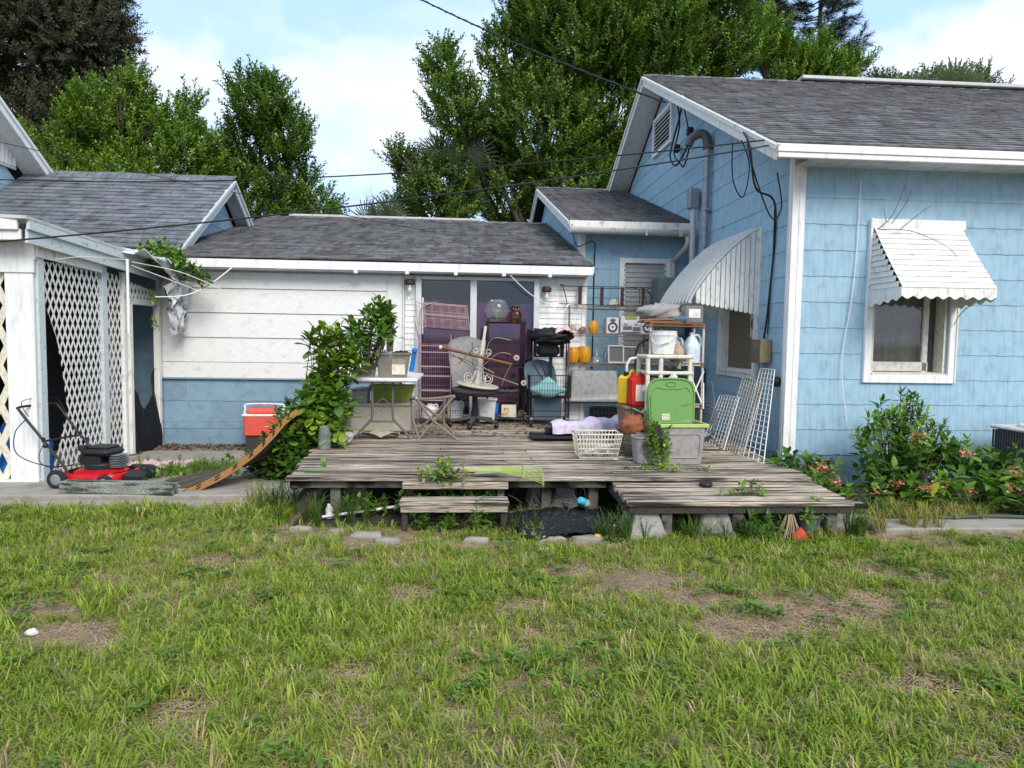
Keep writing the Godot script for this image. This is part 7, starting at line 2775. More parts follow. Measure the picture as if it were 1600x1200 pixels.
func wires() -> void:
	var m := M.new()
	m.tube(sag(V(-2.35, 8.75, -13.9), V(2.93, 5.02, -10.15), 0.12, 30), 0.014, 6)
	var tw := PackedVector3Array()
	var base := sag(V(-2.35, 8.75, -13.9), V(2.93, 5.02, -10.15), 0.12, 160)
	for i in base.size():
		tw.append(base[i] + V(0.016 * sin(i * 0.9), 0.016 * cos(i * 0.9), 0))
	m.tube(tw, 0.007, 5)
	var o := put("service_cable", m, MT.cable)
	tag(o, "thick twisted service cable falling to the gable of right house", "cable")
	wire("overhead_wire", V(2.94, 3.5, -6.7), V(-8.5, 3.75, -10.6), 0.25, 0.008, "upper thin dark wire crossing from house eave to left gable")
	wire("overhead_wire", V(2.94, 3.42, -6.6), V(-4.9, 2.16, -6.15), 0.10, 0.008, "lower thin wire from house eave sloping down to lattice porch")
	wire("overhead_wire", V(-7.2, 4.3, -10.4), V(1.6, 3.05, -12.5), 0.05, 0.006, "thin wire from left gable vent slanting behind the breezeway ridge")
	m = M.new()
	m.tube(smooth([V(2.95, 4.98, -9.7), V(3.1, 4.9, -9.9), V(3.2, 4.6, -10.6), V(3.1, 4.3, -10.4), V(3.05, 4.05, -9.9), V(3.05, 4.2, -9.4)], 6), 0.014, 6)
	m.tube(smooth([V(2.95, 4.98, -9.7), V(3.2, 4.75, -10.3), V(3.25, 4.45, -10.7), V(3.2, 4.15, -10.2), V(3.1, 4.0, -9.7), V(3.06, 4.18, -9.36)], 6), 0.012, 6)
	m.tube(smooth([V(3.0, 4.95, -9.65), V(3.2, 4.6, -9.9), V(3.25, 4.35, -10.1), V(3.15, 4.22, -9.8)], 6), 0.010, 6)
	for q in [V(3.25, 4.55, -9.95), V(3.28, 4.5, -10.65)]:
		m.box(q, V(0.09, 0.12, 0.1), 0.02)
	o = put("service_drop_loops", m, MT.cable)
	tag(o, "looped black service cables hanging between gable vent and weatherhead", "cable")
	m = M.new()
	m.tube(smooth([V(2.93, 3.72, -7.2), V(2.90, 3.5, -6.95), V(3.0, 3.1, -7.0), V(3.31, 2.95, -7.2), V(3.325, 2.0, -7.3), V(3.32, 1.55, -7.38)], 7), 0.011, 6)
	m.tube(smooth([V(2.92, 3.66, -7.1), V(2.96, 3.3, -7.0), V(3.15, 2.8, -6.95), V(3.25, 2.9, -6.93), V(3.2, 3.25, -6.95)], 7), 0.008, 6)
	m.tube(smooth([V(2.93, 3.7, -7.5), V(2.95, 3.3, -7.5), V(3.05, 3.1, -7.45), V(3.05, 3.4, -7.3), V(2.93, 3.66, -7.25)], 7), 0.007, 6)
	m.tube(smooth([V(3.31, 2.95, -7.22), V(3.33, 2.4, -7.26), V(3.335, 1.6, -7.33)], 7), 0.006, 6)
	o = put("wall_cables", m, MT.cable)
	tag(o, "black cables looping from eave corner down to the brown box", "cable")
	m = M.new()
	m.tube(smooth([V(1.52, 3.15, -9.8), V(1.62, 2.86, -9.9), V(1.9, 2.95, -10.1), V(1.93, 2.6, -10.17), V(1.93, 0.9, -10.17)], 7), 0.008, 6)
	o = put("corner_cable", m, MT.cable)
	tag(o, "thin black cable running down the small wing's front wall", "cable")
	m = M.new()
	m.tube(smooth([V(4.05, 3.2, -6.87), V(4.04, 2.4, -6.87), V(4.0, 1.9, -6.86), V(3.95, 1.55, -6.86), V(3.93, 1.2, -6.85), V(3.98, 0.7, -6.8)], 5), 0.0045, 5)
	o = put("white_wall_cord", m, MT.white_cord)
	tag(o, "thin white cord hanging down the front wall left of window", "cord")
	m = M.new()
	for q in [[V(4.2, 2.68, -6.83), V(4.5, 2.66, -6.72), V(4.75, 2.5, -6.55), V(4.86, 2.36, -6.48)], [V(4.22, 2.68, -6.82), V(4.35, 2.82, -6.78), V(4.46, 3.15, -6.75)], [V(4.35, 2.74, -6.78), V(4.48, 2.95, -6.76), V(4.52, 3.08, -6.75)], [V(4.42, 2.68, -6.74), V(4.58, 2.82, -6.72), V(4.72, 2.93, -6.7)], [V(4.3, 2.75, -6.8), V(4.26, 2.92, -6.8)]]:
		m.tube(smooth(q, 4), 0.005, 4, 0.002)
	o = put("dead_twig", m, MT.bark_pale)
	tag(o, "dead branching twig caught on the front window awning", "twig")
	m = M.new()
	m.tube(smooth([V(0.58, 2.31, -8.74), V(0.85, 2.08, -8.8), V(1.2, 1.9, -8.85)], 4), 0.006, 5)
	m.tube(smooth([V(-2.86, 2.33, -8.72), V(-3.1, 2.1, -8.6), V(-3.3, 1.96, -8.4), V(-3.6, 1.93, -8.3)], 4), 0.008, 5)
	o = put("tied_cord", m, MT.white_cord)
	tag(o, "white cords tied from breezeway eave toward shelves and porch tarp", "cord")
	m = M.new()
	m.tube(PV([V(-3.72, 2.32, -7.9), V(-3.70, 1.5, -7.86)]), 0.016, 7)
	o = put("white_pole", m, MT.white_paint)
	tag(o, "white thin pole standing at the porch roof tarp", "pole")
	m = M.new()
	m.tube(smooth([V(-3.72, 2.30, -8.0), V(-3.3, 2.22, -8.3), V(-2.95, 2.05, -8.6)], 4), 0.005, 4)
	m.tube(smooth([V(-3.72, 2.26, -8.0), V(-3.4, 2.12, -8.3), V(-3.1, 1.98, -8.6)], 4), 0.005, 4)
	m.tube(smooth([V(-3.72, 2.31, -7.9), V(-3.85, 2.27, -7.3), V(-3.95, 2.2, -6.95)], 4), 0.004, 4)
	o = put("tarp_strings", m, MT.white_cord)
	tag(o, "thin pale strings stretched from the tarp pole", "string")

# ---------------------------------------------------------------- vegetation
func leaf(m: M, o: Vector3, d: Vector3, up: Vector3, ln: float, wd: float, fold := 0.25, droop := 0.15) -> void:   # a pointed leaf folded along its rib
	var x := d.cross(up).normalized()
	var n := x.cross(d).normalized()
	var a := o
	var b := o + d * ln * 0.45
	var c := o + d * ln - n * ln * droop
	var l := b - x * wd * 0.5 + n * wd * fold
	var r := b + x * wd * 0.5 + n * wd * fold
	var l2 := o + d * ln * 0.78 - n * ln * droop * 0.5 - x * wd * 0.36 + n * wd * fold * 0.7
	var r2 := o + d * ln * 0.78 - n * ln * droop * 0.5 + x * wd * 0.36 + n * wd * fold * 0.7
	var b2 := o + d * ln * 0.78 - n * ln * droop * 0.5
	m.tri(a, b, l)
	m.tri(a, r, b)
	m.quad(l, b, b2, l2)
	m.quad(b, r, r2, b2)
	m.tri(l2, b2, c)
	m.tri(b2, r2, c)
func sprig(sd: int, nl: int, length: float, ll: float, lw: float, spread := 0.9) -> ArrayMesh:   # a leafy shoot along +y
	var r := RandomNumberGenerator.new()
	r.seed = sd
	var m := M.new()
	for i in nl:
		var f := (i + 0.5) / nl
		var a := i * 2.4 + r.randf() * 0.6
		var d := V(cos(a) * spread, 0.35 + 0.7 * f + r.randf_range(-0.2, 0.2), sin(a) * spread).normalized()
		var s := r.randf_range(0.75, 1.15) * (1.0 - 0.25 * f)
		leaf(m, V(r.randf_range(-1, 1) * 0.02, f * length, r.randf_range(-1, 1) * 0.02), d, V(r.randf_range(-0.3, 0.3), 1, r.randf_range(-0.3, 0.3)).normalized(), ll * s, lw * s, 0.2, r.randf_range(0.0, 0.3))
	m.beam(Vector3.ZERO, V(0, length * 0.9, 0), 0.008, 0.008)
	return m.mesh()
func aim(d: Vector3, roll: float, s: float) -> Basis:   # +y along d
	var q := Quaternion(Vector3.UP, d.normalized()) if d.normalized().dot(Vector3.UP) > -0.999 else Quaternion(Vector3.RIGHT, PI)
	return Basis(q) * Basis(Vector3.UP, roll) * Basis().scaled(Vector3.ONE * s)
func limb_tree(called: String, label: String, base: Vector3, lobes: Array, depth: float, density: float, meshes: Array, pal: Array, bark: StandardMaterial3D, leafm: StandardMaterial3D, sd: int, grp := "", sc := 1.0, up := 0.55) -> Node3D:
	var r := RandomNumberGenerator.new()
	r.seed = sd
	var t := thing(called, label, "tree", base, 0, grp)
	var lo := 1e9
	var mid := Vector3()
	for l in lobes:
		mid += V(l[0], l[1], base.z)
		lo = minf(lo, l[1] - l[2])
	mid /= lobes.size()
	var m := M.new()
	var fork := V(lerpf(base.x, mid.x, 0.3), maxf(lo * 0.6, 1.5), base.z) - base
	m.tube(smooth([Vector3.ZERO, fork * V(0.3, 0.5, 0.3), fork], 6), 0.32, 9, 0.2)
	var lm := M.new()
	for l in lobes:
		var e := V(l[0], l[1], base.z + r.randf_range(-0.3, 0.3) * depth) - base
		var k := fork.lerp(e, 0.5) + V(r.randf_range(-0.3, 0.3), -0.25, r.randf_range(-0.3, 0.3))
		lm.tube(smooth([fork * 0.96, k, e + V(0, l[2] * 0.3, 0)], 5), 0.11, 6, 0.025)
		for q in 5:
			var d := V(r.randf_range(-1, 1), r.randf_range(-0.2, 1), r.randf_range(-1, 1)).normalized()
			lm.tube(smooth([k.lerp(e, 0.6), e + d * l[2] * 0.35, e + d * l[2] * 0.85], 3), 0.03, 4, 0.008)
	put("trunk", m, bark, t)
	wires_part("limbs", lm, bark, t)
	var nz := FastNoiseLite.new()
	nz.seed = sd
	nz.frequency = 0.55
	var xf := []
	var cl := []
	for i in meshes.size():
		xf.append([])
		cl.append([])
	for l in lobes:
		var R: float = maxf(l[2] - 0.2, 0.22)
		var n := int(density * R * R * 46.0)
		var zc := base.z + r.randf_range(-0.4, 0.4) * depth
		for i in n:
			var d := V(r.randfn(), r.randfn(), r.randfn()).normalized()
			var rad := R * (0.45 + 0.55 * pow(r.randf(), 0.55)) * (1.0 + 0.32 * nz.get_noise_3dv(d * 2.3 + V(l[0], l[1], 0)))
			var p := V(l[0], l[1], zc) + d * rad * V(1, 1, 0.9)
			if nz.get_noise_3dv(p * 1.9) > 0.22 and r.randf() < 0.85:
				continue
			var dir := (d * (1.0 - up) + V(r.randf_range(-0.5, 0.5), up + 0.15, r.randf_range(-0.5, 0.5)))
			var q := r.randi() % meshes.size()
			xf[q].append(Transform3D(aim(dir, r.randf() * TAU, sc * r.randf_range(0.7, 1.25)), p - base))
			var c: Color = pal[r.randi() % pal.size()]
			var k := r.randf_range(0.8, 1.2)
			cl[q].append(Color(c.r * k, c.g * k, c.b * k))
	for i in meshes.size():
		many("foliage", meshes[i], leafm, xf[i], cl[i], t)
	return t

func fan_leaf(n: int, R: float, sd: int) -> ArrayMesh:   # palmetto fan: stalk along +y, blades spread round its end
	var r := RandomNumberGenerator.new()
	r.seed = sd
	var m := M.new()
	m.beam(Vector3.ZERO, V(0, R * 0.55, 0), 0.03, 0.02)
	var o := V(0, R * 0.55, 0)
	for i in n:
		var a := lerpf(-2.2, 2.2, i / (n - 1.0))
		var d := V(sin(a), cos(a) * 0.9 + 0.1, r.randf_range(-0.06, 0.06) + 0.2 * absf(sin(a))).normalized()
		var ln := R * r.randf_range(0.75, 1.0)
		var x := V(cos(a), -sin(a), 0).normalized()
		var w := 0.022 * R
		var p1 := o + d * ln * 0.5
		var p2 := o + d * ln * 0.85 - V(0, 0.06 * ln, 0.03 * ln)
		var p3 := o + d * ln - V(0, 0.22 * ln, 0.05 * ln)
		m.quad(o - x * w * 0.4, o + x * w * 0.4, p1 + x * w, p1 - x * w)
		m.quad(p1 - x * w, p1 + x * w, p2 + x * w * 0.7, p2 - x * w * 0.7)
		m.tri(p2 - x * w * 0.7, p2 + x * w * 0.7, p3)
	return m.mesh()

func palm(called: String, label: String, base: Vector3, h: float, n: int, R: float, pal: Array, sd: int, low := -0.3) -> void:
	var r := RandomNumberGenerator.new()
	r.seed = sd
	var t := thing(called, label, "palm tree", base)
	var m := M.new()
	m.tube(smooth([Vector3.ZERO, V(0.05, h * 0.5, 0), V(0.0, h, 0)], 6), 0.2, 10, 0.16)
	put("trunk", m, MT.bark_pale, t)
	var fm := [fan_leaf(26, R, sd), fan_leaf(30, R, sd + 1)]
	for i in n:
		var a := i * 2.4
		var f := i / float(n)
		var d := V(cos(a), lerpf(low, 2.0, f), sin(a)).normalized()
		var o := put("frond", fm[i % 2], MT.leaf_palm if true else null, t)
		var c: Color = pal[i % pal.size()]
		o.material_override = tint(MT.leaf_palm, "palm_" + called + str(i % pal.size()), c)
		o.transform = Transform3D(aim(d, r.randf() * TAU, r.randf_range(0.8, 1.1)), V(0, h, 0))

func trees() -> void:
	var lp := StandardMaterial3D.new()
	lp.albedo_color = Color.WHITE
	lp.roughness = 0.5
	lp.backlight_enabled = true
	lp.backlight = Color(0.3, 0.36, 0.2)
	lp.cull_mode = BaseMaterial3D.CULL_DISABLED
	MT["leaf_palm"] = lp
	var sm := [sprig(1, 19, 0.44, 0.125, 0.058), sprig(2, 18, 0.38, 0.13, 0.06), sprig(3, 20, 0.52, 0.12, 0.055)]
	var green := [Color(0.142, 0.231, 0.027), Color(0.101, 0.185, 0.023), Color(0.193, 0.289, 0.033), Color(0.122, 0.214, 0.025), Color(0.254, 0.335, 0.050)]
	var deep := [Color(0.084, 0.152, 0.024), Color(0.065, 0.124, 0.022), Color(0.114, 0.186, 0.030), Color(0.158, 0.231, 0.044)]
	var oak := [Color(0.042, 0.052, 0.024), Color(0.058, 0.062, 0.032), Color(0.08, 0.076, 0.045), Color(0.036, 0.044, 0.02)]
	var sme := [sprig(4, 26, 0.6, 0.14, 0.05), sprig(5, 28, 0.7, 0.13, 0.046)]
	limb_tree("oak_tree", "tall dark brownish green oak rising at the upper left corner", V(-13.2, 0, -25.5), [[-15.1, 11.5, 1.95], [-13.25, 11.8, 1.75], [-16.0, 9.0, 1.75], [-12.5, 10.4, 1.0], [-14.2, 8.8, 1.55], [-18.0, 10.6, 1.95], [-12.2, 11.7, 0.7], [-15.1, 14.2, 1.95], [-12.9, 14.3, 1.7], [-16.0, 12.9, 1.8], [-14.3, 6.8, 1.4], [-12.3, 8.6, 0.9]], 2.2, 8.0, sme, oak, MT.bark, MT.leaf_dull, 101, "", 1.1, 0.3)
	limb_tree("green_tree", "bright green bushy tree above the left wing's roof", V(-9.2, 0, -19.6), [[-10.92, 6.28, 1.03], [-9.91, 7.25, 1.0], [-9.15, 7.6, 0.75], [-9.02, 6.35, 1.21], [-7.83, 7.07, 0.70], [-7.43, 6.15, 0.96], [-6.84, 5.56, 0.79], [-10.46, 5.28, 1.04], [-8.81, 8.2, 0.36], [-11.91, 6.08, 0.86], [-9.0, 4.9, 1.3], [-7.4, 4.8, 1.0], [-7.6, 7.7, 0.3]], 1.4, 13.0, sm, green, MT.bark, MT.leaf, 102, "", 1.05, 0.62)
	limb_tree("round_tree", "rounded green tree standing right of the bushy tree above breezeway", V(-5.6, 0, -20.2), [[-5.77, 7.82, 1.0], [-5.08, 6.97, 0.86], [-6.31, 6.84, 0.86], [-5.17, 5.72, 1.05], [-4.29, 5.18, 0.65], [-6.23, 5.34, 0.99], [-5.77, 8.3, 0.45], [-5.0, 4.6, 0.9], [-3.7, 4.6, 0.5]], 1.3, 13.0, sm, green.slice(0, 4) + deep.slice(0, 2), MT.bark, MT.leaf, 103, "", 1.05, 0.6)
	var DL := [[-0.73, 9.17, 0.70], [-0.25, 7.83, 1.10], [-1.63, 6.46, 0.72], [-1.97, 6.76, 0.52], [-0.70, 5.60, 1.2], [1.32, 9.71, 1.2], [2.29, 7.73, 1.85], [3.19, 10.34, 1.9], [4.38, 8.37, 1.80], [5.10, 10.43, 1.89], [6.64, 10.50, 1.71], [8.01, 10.37, 1.15], [1.18, 5.94, 1.42], [3.09, 5.90, 1.52], [4.04, 6.49, 1.15], [-0.65, 9.81, 0.36], [-1.63, 5.39, 0.75], [2.05, 11.01, 1.12], [5.04, 12.61, 2.07], [7.55, 12.37, 1.52], [2.59, 12.12, 1.49], [0.6, 7.4, 0.9], [6.2, 8.6, 1.3], [5.6, 7.2, 1.2]]
	limb_tree("spreading_tree", "largest spreading green tree behind breezeway and blue house gable", V(3.0, 0, -20.8), DL, 2.0, 10.5, sm, deep + green.slice(0, 3), MT.bark, MT.leaf, 104, "", 1.1, 0.55)
	limb_tree("ridge_tree", "small light green tree peeping over the blue house ridge", V(12.0, 0, -24.0), [[11.14, 11.31, 0.86], [12.64, 11.59, 0.9], [13.72, 11.24, 0.55], [10.06, 12.13, 1.2], [11.85, 10.90, 0.90], [12.9, 10.7, 0.9], [11.0, 9.8, 1.2]], 1.0, 10.0, sm, green, MT.bark, MT.leaf, 105, "", 1.1, 0.6)
	# pines with their needles in brushes
	var nd := M.new()
	var rn := RandomNumberGenerator.new()
	rn.seed = 6
	for i in 46:
		var a := rn.randf() * TAU
		var f := rn.randf()
		var d := V(cos(a) * 0.8, 0.7, sin(a) * 0.8).normalized()
		var o := V(0, f * 0.8, 0)
		var x := d.cross(Vector3.UP).normalized() * 0.014
		nd.quad(o - x, o + x, o + d * 0.34 + x * 0.5, o + d * 0.34 - x * 0.5)
	var ndm := nd.mesh()
	var pi := 0
	for q in [[17.5, -40.0, 24.0, "dark pine with thin trunk, left of two behind the house ridge"], [20.6, -40.0, 25.0, "dark spreading pine, right of two behind the house ridge"]]:
		var t := thing("pine_tree", q[3], "tree", V(q[0], 0, q[1]), 0, "pines behind the house ridge")
		var m := M.new()
		m.tube(PV([Vector3.ZERO, V(0.1, 12, 0), V(0, q[2], 0)]), 0.34, 9, 0.08)
		put("trunk", m, MT.bark, t)
		var lm := M.new()
		var xf := []
		var cl := []
		for k in 46:
			var hh: float = lerpf(16.8, q[2], pow(k / 46.0, 0.9))
			var a := rn.randf() * TAU
			var ln: float = (2.6 if pi == 1 else 1.1) * lerpf(1.0, 0.45, (hh - 16.8) / 8.0) * rn.randf_range(0.6, 1.1)
			if pi == 1 and k % 3 == 0:
				a = rn.randf_range(-0.5, 0.5)
			var e := V(cos(a) * ln, hh + ln * 0.22, sin(a) * ln)
			var path := smooth([V(0, hh, 0), V(cos(a) * ln * 0.5, hh - 0.05, sin(a) * ln * 0.5), e], 6)
			lm.tube(path, 0.05, 5, 0.015)
			for s in 15:
				var p: Vector3 = path[rn.randi_range(2, path.size() - 1)] + V(rn.randf_range(-0.25, 0.25), rn.randf_range(-0.12, 0.25), rn.randf_range(-0.25, 0.25))
				xf.append(Transform3D(aim(V(cos(a) + rn.randf_range(-0.6, 0.6), rn.randf_range(0.0, 0.8), sin(a) + rn.randf_range(-0.6, 0.6)), rn.randf() * TAU, rn.randf_range(0.6, 1.0)), p))
				var kq := rn.randf_range(0.6, 1.3)
				cl.append(Color(0.020 * kq, 0.032 * kq, 0.020 * kq))
		wires_part("limbs", lm, MT.bark, t)
		many("needles", ndm, MT.leaf_dull, xf, cl, t)
		pi += 1
	palm("cabbage_palm", "fan palm half hidden in the big tree above the breezeway", V(-0.35, 0, -20.3), 6.3, 13, 1.1, [Color(0.05, 0.065, 0.035), Color(0.075, 0.085, 0.05), Color(0.05, 0.07, 0.03)], 7, -1.2)
	palm("low_palm", "small fan palm at the foot of the big tree behind breezeway", V(-2.3, 0, -19.2), 4.4, 9, 0.9, [Color(0.06, 0.085, 0.035)], 8)
	palm("ridge_palm", "grey green fan palm above the ridge, left of the pair", V(17.8, 0, -27), 10.75, 14, 1.3, [Color(0.13, 0.17, 0.085), Color(0.16, 0.20, 0.12)], 9, 0.2)
	palm("ridge_palm", "taller grey green fan palm above the ridge, right of the pair", V(19.5, 0, -27.2), 11.3, 16, 1.4, [Color(0.13, 0.17, 0.085), Color(0.16, 0.20, 0.12)], 10, 0.2)
	limb_tree("ridge_shrub_tree", "yellowish green low tree between the palms above the ridge", V(19.0, 0, -28.0), [[17.2, 12.1, 0.8], [21.4, 12.5, 0.65], [19.4, 12.0, 1.1], [20.5, 12.4, 0.8], [18.2, 11.6, 1.0], [22.0, 11.8, 0.7]], 1.0, 9.0, sm, [Color(0.13, 0.165, 0.05), Color(0.10, 0.14, 0.04)], MT.bark, MT.leaf, 106, "", 1.1, 0.6)

# a leafy plant made of stems with whorls; the nearest leaves are parts of their own
func leafy(called: String, label: String, cat: String, base: Vector3, tips: Array, lm: Array, pal: Array, nleaf: int, ll: float, lw: float, sd: int, singles := 0, grp := "", stemr := 0.006, spread := 0.8) -> Node3D:   # tips: [x, y, z, size]
	var r := RandomNumberGenerator.new()
	r.seed = sd
	var t := thing(called, label, cat, base, 0, grp)
	var sm := M.new()
	for tp in tips:
		var e := V(tp[0], tp[1], tp[2]) - base
		var foot := V(e.x * 0.15 + r.randf_range(-0.05, 0.05), 0, e.z * 0.15 + r.randf_range(-0.05, 0.05))
		sm.tube(smooth([foot, foot.lerp(e, 0.55) + V(r.randf_range(-0.05, 0.05), -0.03, r.randf_range(-0.05, 0.05)), e], 4), stemr, 5, stemr * 0.5)
	wires_part("stems", sm, MT.stem if MT.has("stem") else mk("stem", L(0.09, 0.085, 0.04), 0.8), t)
	var xf := []
	var cl := []
	for i in lm.size():
		xf.append([])
		cl.append([])
	var one := []
	for tp in tips:
		var e := V(tp[0], tp[1], tp[2]) - base
		var ax := V(r.randf_range(-0.35, 0.35), 1, r.randf_range(-0.2, 0.5)).normalized()
		var B := aim(ax, r.randf() * TAU, 1.0)
		var c0: Color = pal[r.randi() % pal.size()]
		for i in nleaf:
			var f := i / float(nleaf)
			var a := i * 2.4 + r.randf_range(-0.3, 0.3)
			var el := lerpf(-0.15, 1.3, f) + r.randf_range(-0.25, 0.25)
			var d := B * V(cos(a) * cos(el) * spread, sin(el), sin(a) * cos(el) * spread)
			var s: float = tp[3] * r.randf_range(0.7, 1.15) * (1.0 - 0.3 * f)
			var q := r.randi() % lm.size()
			var T := Transform3D(aim(d, r.randf() * TAU, s), e + B * V(0, (f - 0.6) * 0.10 * tp[3], 0))
			# leaves keep their faces up
			var y := d.normalized()
			var x := y.cross(Vector3.UP)
			if x.length() > 0.05:
				x = x.normalized().rotated(y, r.randf_range(-0.4, 0.4))
				T.basis = Basis(x, y, x.cross(y)).scaled(Vector3.ONE * s)
			var k := r.randf_range(0.8, 1.2)
			var c := Color(c0.r * k, c0.g * k, c0.b * k)
			if one.size() < singles and (e + base).z > -99:
				one.append([T, q, r.randi() % pal.size()])
			else:
				xf[q].append(T)
				cl[q].append(c)
	for o in one:
		var p := put("leaf", lm[o[1]], tint(MT.leaf_one, "leaf_%s_%d" % [called, o[2]], pal[o[2]]), t)
		p.transform = o[0]
	for i in lm.size():
		if xf[i].size():
			many("foliage", lm[i], MT.leaf, xf[i], cl[i], t)
	return t

func big_leaf(ln: float, wd: float, kind: int, fold: float, droop: float) -> ArrayMesh:   # one leaf along +y with its face to +z side up
	var m := M.new()
	var prof := [[0.0, 0.06], [0.1, 0.10], [0.3, 0.42], [0.55, 0.85], [0.75, 1.0], [0.9, 0.72], [1.0, 0.0]] if kind == 0 else [[0.0, 0.05], [0.08, 0.55], [0.25, 0.95], [0.42, 1.0], [0.65, 0.75], [0.85, 0.35], [1.0, 0.0]]
	var rows := []
	for p in prof:
		var y: float = p[0] * ln
		var w: float = p[1] * wd * 0.5
		var z: float = -droop * ln * p[0] * p[0]
		rows.append(PV([V(-w, y, z + w * fold), V(0, y, z), V(w, y, z + w * fold)]))
	m.grid(rows)
	return m.mesh()

func cloud_tips(list: Array, sd: int, per: float) -> Array:   # scatter shoot tips through blobs [x, y, z, r, size]
	var r := RandomNumberGenerator.new()
	r.seed = sd
	var out := []
	for b in list:
		for i in int(per * b[3] * b[3] * 100.0):
			var d: Vector3 = V(r.randfn(), r.randfn(), r.randfn()).normalized() * b[3] * pow(r.randf(), 0.4)
			if b[1] + d.y < 0.03:
				continue
			out.append([b[0] + d.x, b[1] + d.y, b[2] + d.z * 0.8, b[4] * r.randf_range(0.75, 1.2)])
	out.sort_custom(func(a, c): return a[2] > c[2])
	return out

func plants() -> void:
	var l1 := StandardMaterial3D.new()
	l1.albedo_color = Color.WHITE
	l1.roughness = 0.38
	l1.backlight_enabled = true
	l1.backlight = Color(0.5, 0.7, 0.25)
	l1.cull_mode = BaseMaterial3D.CULL_DISABLED
	MT["leaf_one"] = l1
	mk("stem", L(0.10, 0.09, 0.05), 0.8)
	var ob := [big_leaf(0.13, 0.055, 0, 0.25, 0.15), big_leaf(0.14, 0.06, 0, 0.2, 0.3), big_leaf(0.12, 0.05, 0, 0.3, 0.05)]
	var ov := [big_leaf(0.12, 0.06, 1, 0.2, 0.25), big_leaf(0.11, 0.06, 1, 0.3, 0.35), big_leaf(0.13, 0.065, 1, 0.15, 0.15)]
	var lush := [Color(0.075, 0.155, 0.024), Color(0.055, 0.12, 0.02), Color(0.105, 0.19, 0.026), Color(0.065, 0.14, 0.022)]
	var light := [Color(0.19, 0.30, 0.035), Color(0.14, 0.245, 0.03), Color(0.27, 0.35, 0.04), Color(0.10, 0.19, 0.026)]
	var dark := [Color(0.05, 0.105, 0.02), Color(0.04, 0.085, 0.018), Color(0.065, 0.125, 0.022)]
	# lush shrub left of the deck
	leafy("leafy_shrub", "lush green shrub pressing up between bowed board and deck table", "shrub", V(-1.62, 0.05, -7.3), cloud_tips([[-1.50, 1.40, -7.1, 0.12, 1.45], [-1.33, 1.47, -7.1, 0.11, 1.4], [-1.18, 1.30, -7.1, 0.13, 1.3], [-1.34, 1.18, -7.05, 0.15, 1.45], [-1.40, 0.95, -7.0, 0.17, 1.4], [-1.27, 0.80, -7.0, 0.17, 1.35], [-1.50, 0.74, -7.0, 0.19, 1.3], [-1.36, 0.56, -6.95, 0.18, 1.25], [-1.66, 0.58, -6.95, 0.18, 1.25]], 5, 7.5), ob, light + light + lush, 9, 0.13, 0.055, 51, 290)
	leafy("low_shrub", "dark green shrub mass shaded beneath the bowed board", "shrub", V(-1.72, 0.03, -7.0), cloud_tips([[-1.68, 0.46, -6.95, 0.22, 1.1], [-1.62, 0.25, -6.85, 0.22, 1.1], [-1.85, 0.22, -7.0, 0.25, 1.1], [-2.05, 0.12, -7.1, 0.2, 1.0], [-1.8, 0.55, -7.3, 0.22, 1.1]], 6, 8.0), ob, dark + [lush[1]], 8, 0.13, 0.055, 52, 150)
	var py := dk(-7.5) + 0.70
	leafy("table_plant", "bushy green plant growing from the tray on the table", "potted plant", V(-1.05, py, -7.5), cloud_tips([[-0.86, 1.82, -7.4, 0.11, 1.15], [-0.98, 1.68, -7.4, 0.12, 1.15], [-1.06, 1.46, -7.4, 0.13, 1.0], [-1.15, 1.58, -7.4, 0.09, 1.15], [-1.2, 1.35, -7.35, 0.10, 1.1], [-0.86, 1.58, -7.35, 0.12, 0.9], [-0.78, 1.70, -7.45, 0.10, 0.8]], 7, 9.0), ob, lush + [light[1], light[3], light[0], light[1]], 9, 0.13, 0.055, 53, 200)
	# flowering shrubs by the front wall
	leafy("tall_shrub", "upright glossy leaved shrub beneath the front window", "shrub", V(4.25, 0, -6.35), cloud_tips([[4.28, 0.95, -6.3, 0.11, 0.85], [4.40, 0.80, -6.3, 0.14, 0.85], [4.08, 0.82, -6.25, 0.16, 0.95], [3.92, 0.72, -6.2, 0.13, 0.95], [4.22, 0.60, -6.2, 0.22, 1.0], [4.58, 0.62, -6.25, 0.14, 0.85], [4.74, 0.48, -6.2, 0.16, 0.9], [3.78, 0.6, -6.2, 0.12, 0.9]], 8, 6.5), [big_leaf(0.13, 0.04, 1, 0.25, 0.12), big_leaf(0.12, 0.036, 1, 0.3, 0.05)], light + lush, 9, 0.12, 0.04, 54, 280)
	var fl := [[Vector3(3.05, 0, -6.1), [[3.02, 0.34, -6.2, 0.17, 1.1], [3.2, 0.36, -6.15, 0.16, 1.05], [3.38, 0.34, -6.1, 0.17, 1.0], [3.28, 0.18, -5.95, 0.16, 1.0], [3.5, 0.22, -5.9, 0.14, 0.95]], "low leafy shrub with faded flowers between deck corner and wall", 61], [Vector3(4.1, 0, -5.95), [[3.85, 0.40, -6.0, 0.24, 1.1], [4.15, 0.44, -6.0, 0.24, 1.1], [4.45, 0.46, -6.05, 0.2, 1.1], [4.0, 0.2, -5.75, 0.2, 1.05], [4.3, 0.22, -5.75, 0.2, 1.1], [3.7, 0.2, -5.8, 0.14, 1.0]], "broad leaved shrub with salmon flowers in the middle of the bed", 62], [Vector3(4.85, 0, -5.95), [[4.6, 0.40, -5.95, 0.24, 1.1], [4.9, 0.32, -5.9, 0.22, 1.1], [5.15, 0.36, -5.95, 0.2, 1.1], [4.75, 0.18, -5.7, 0.18, 1.05], [5.1, 0.16, -5.7, 0.18, 1.0], [5.45, 0.3, -5.95, 0.2, 1.1]], "broad leaved shrub with red flowers before the air conditioner", 63]]
	var pet := M.new()
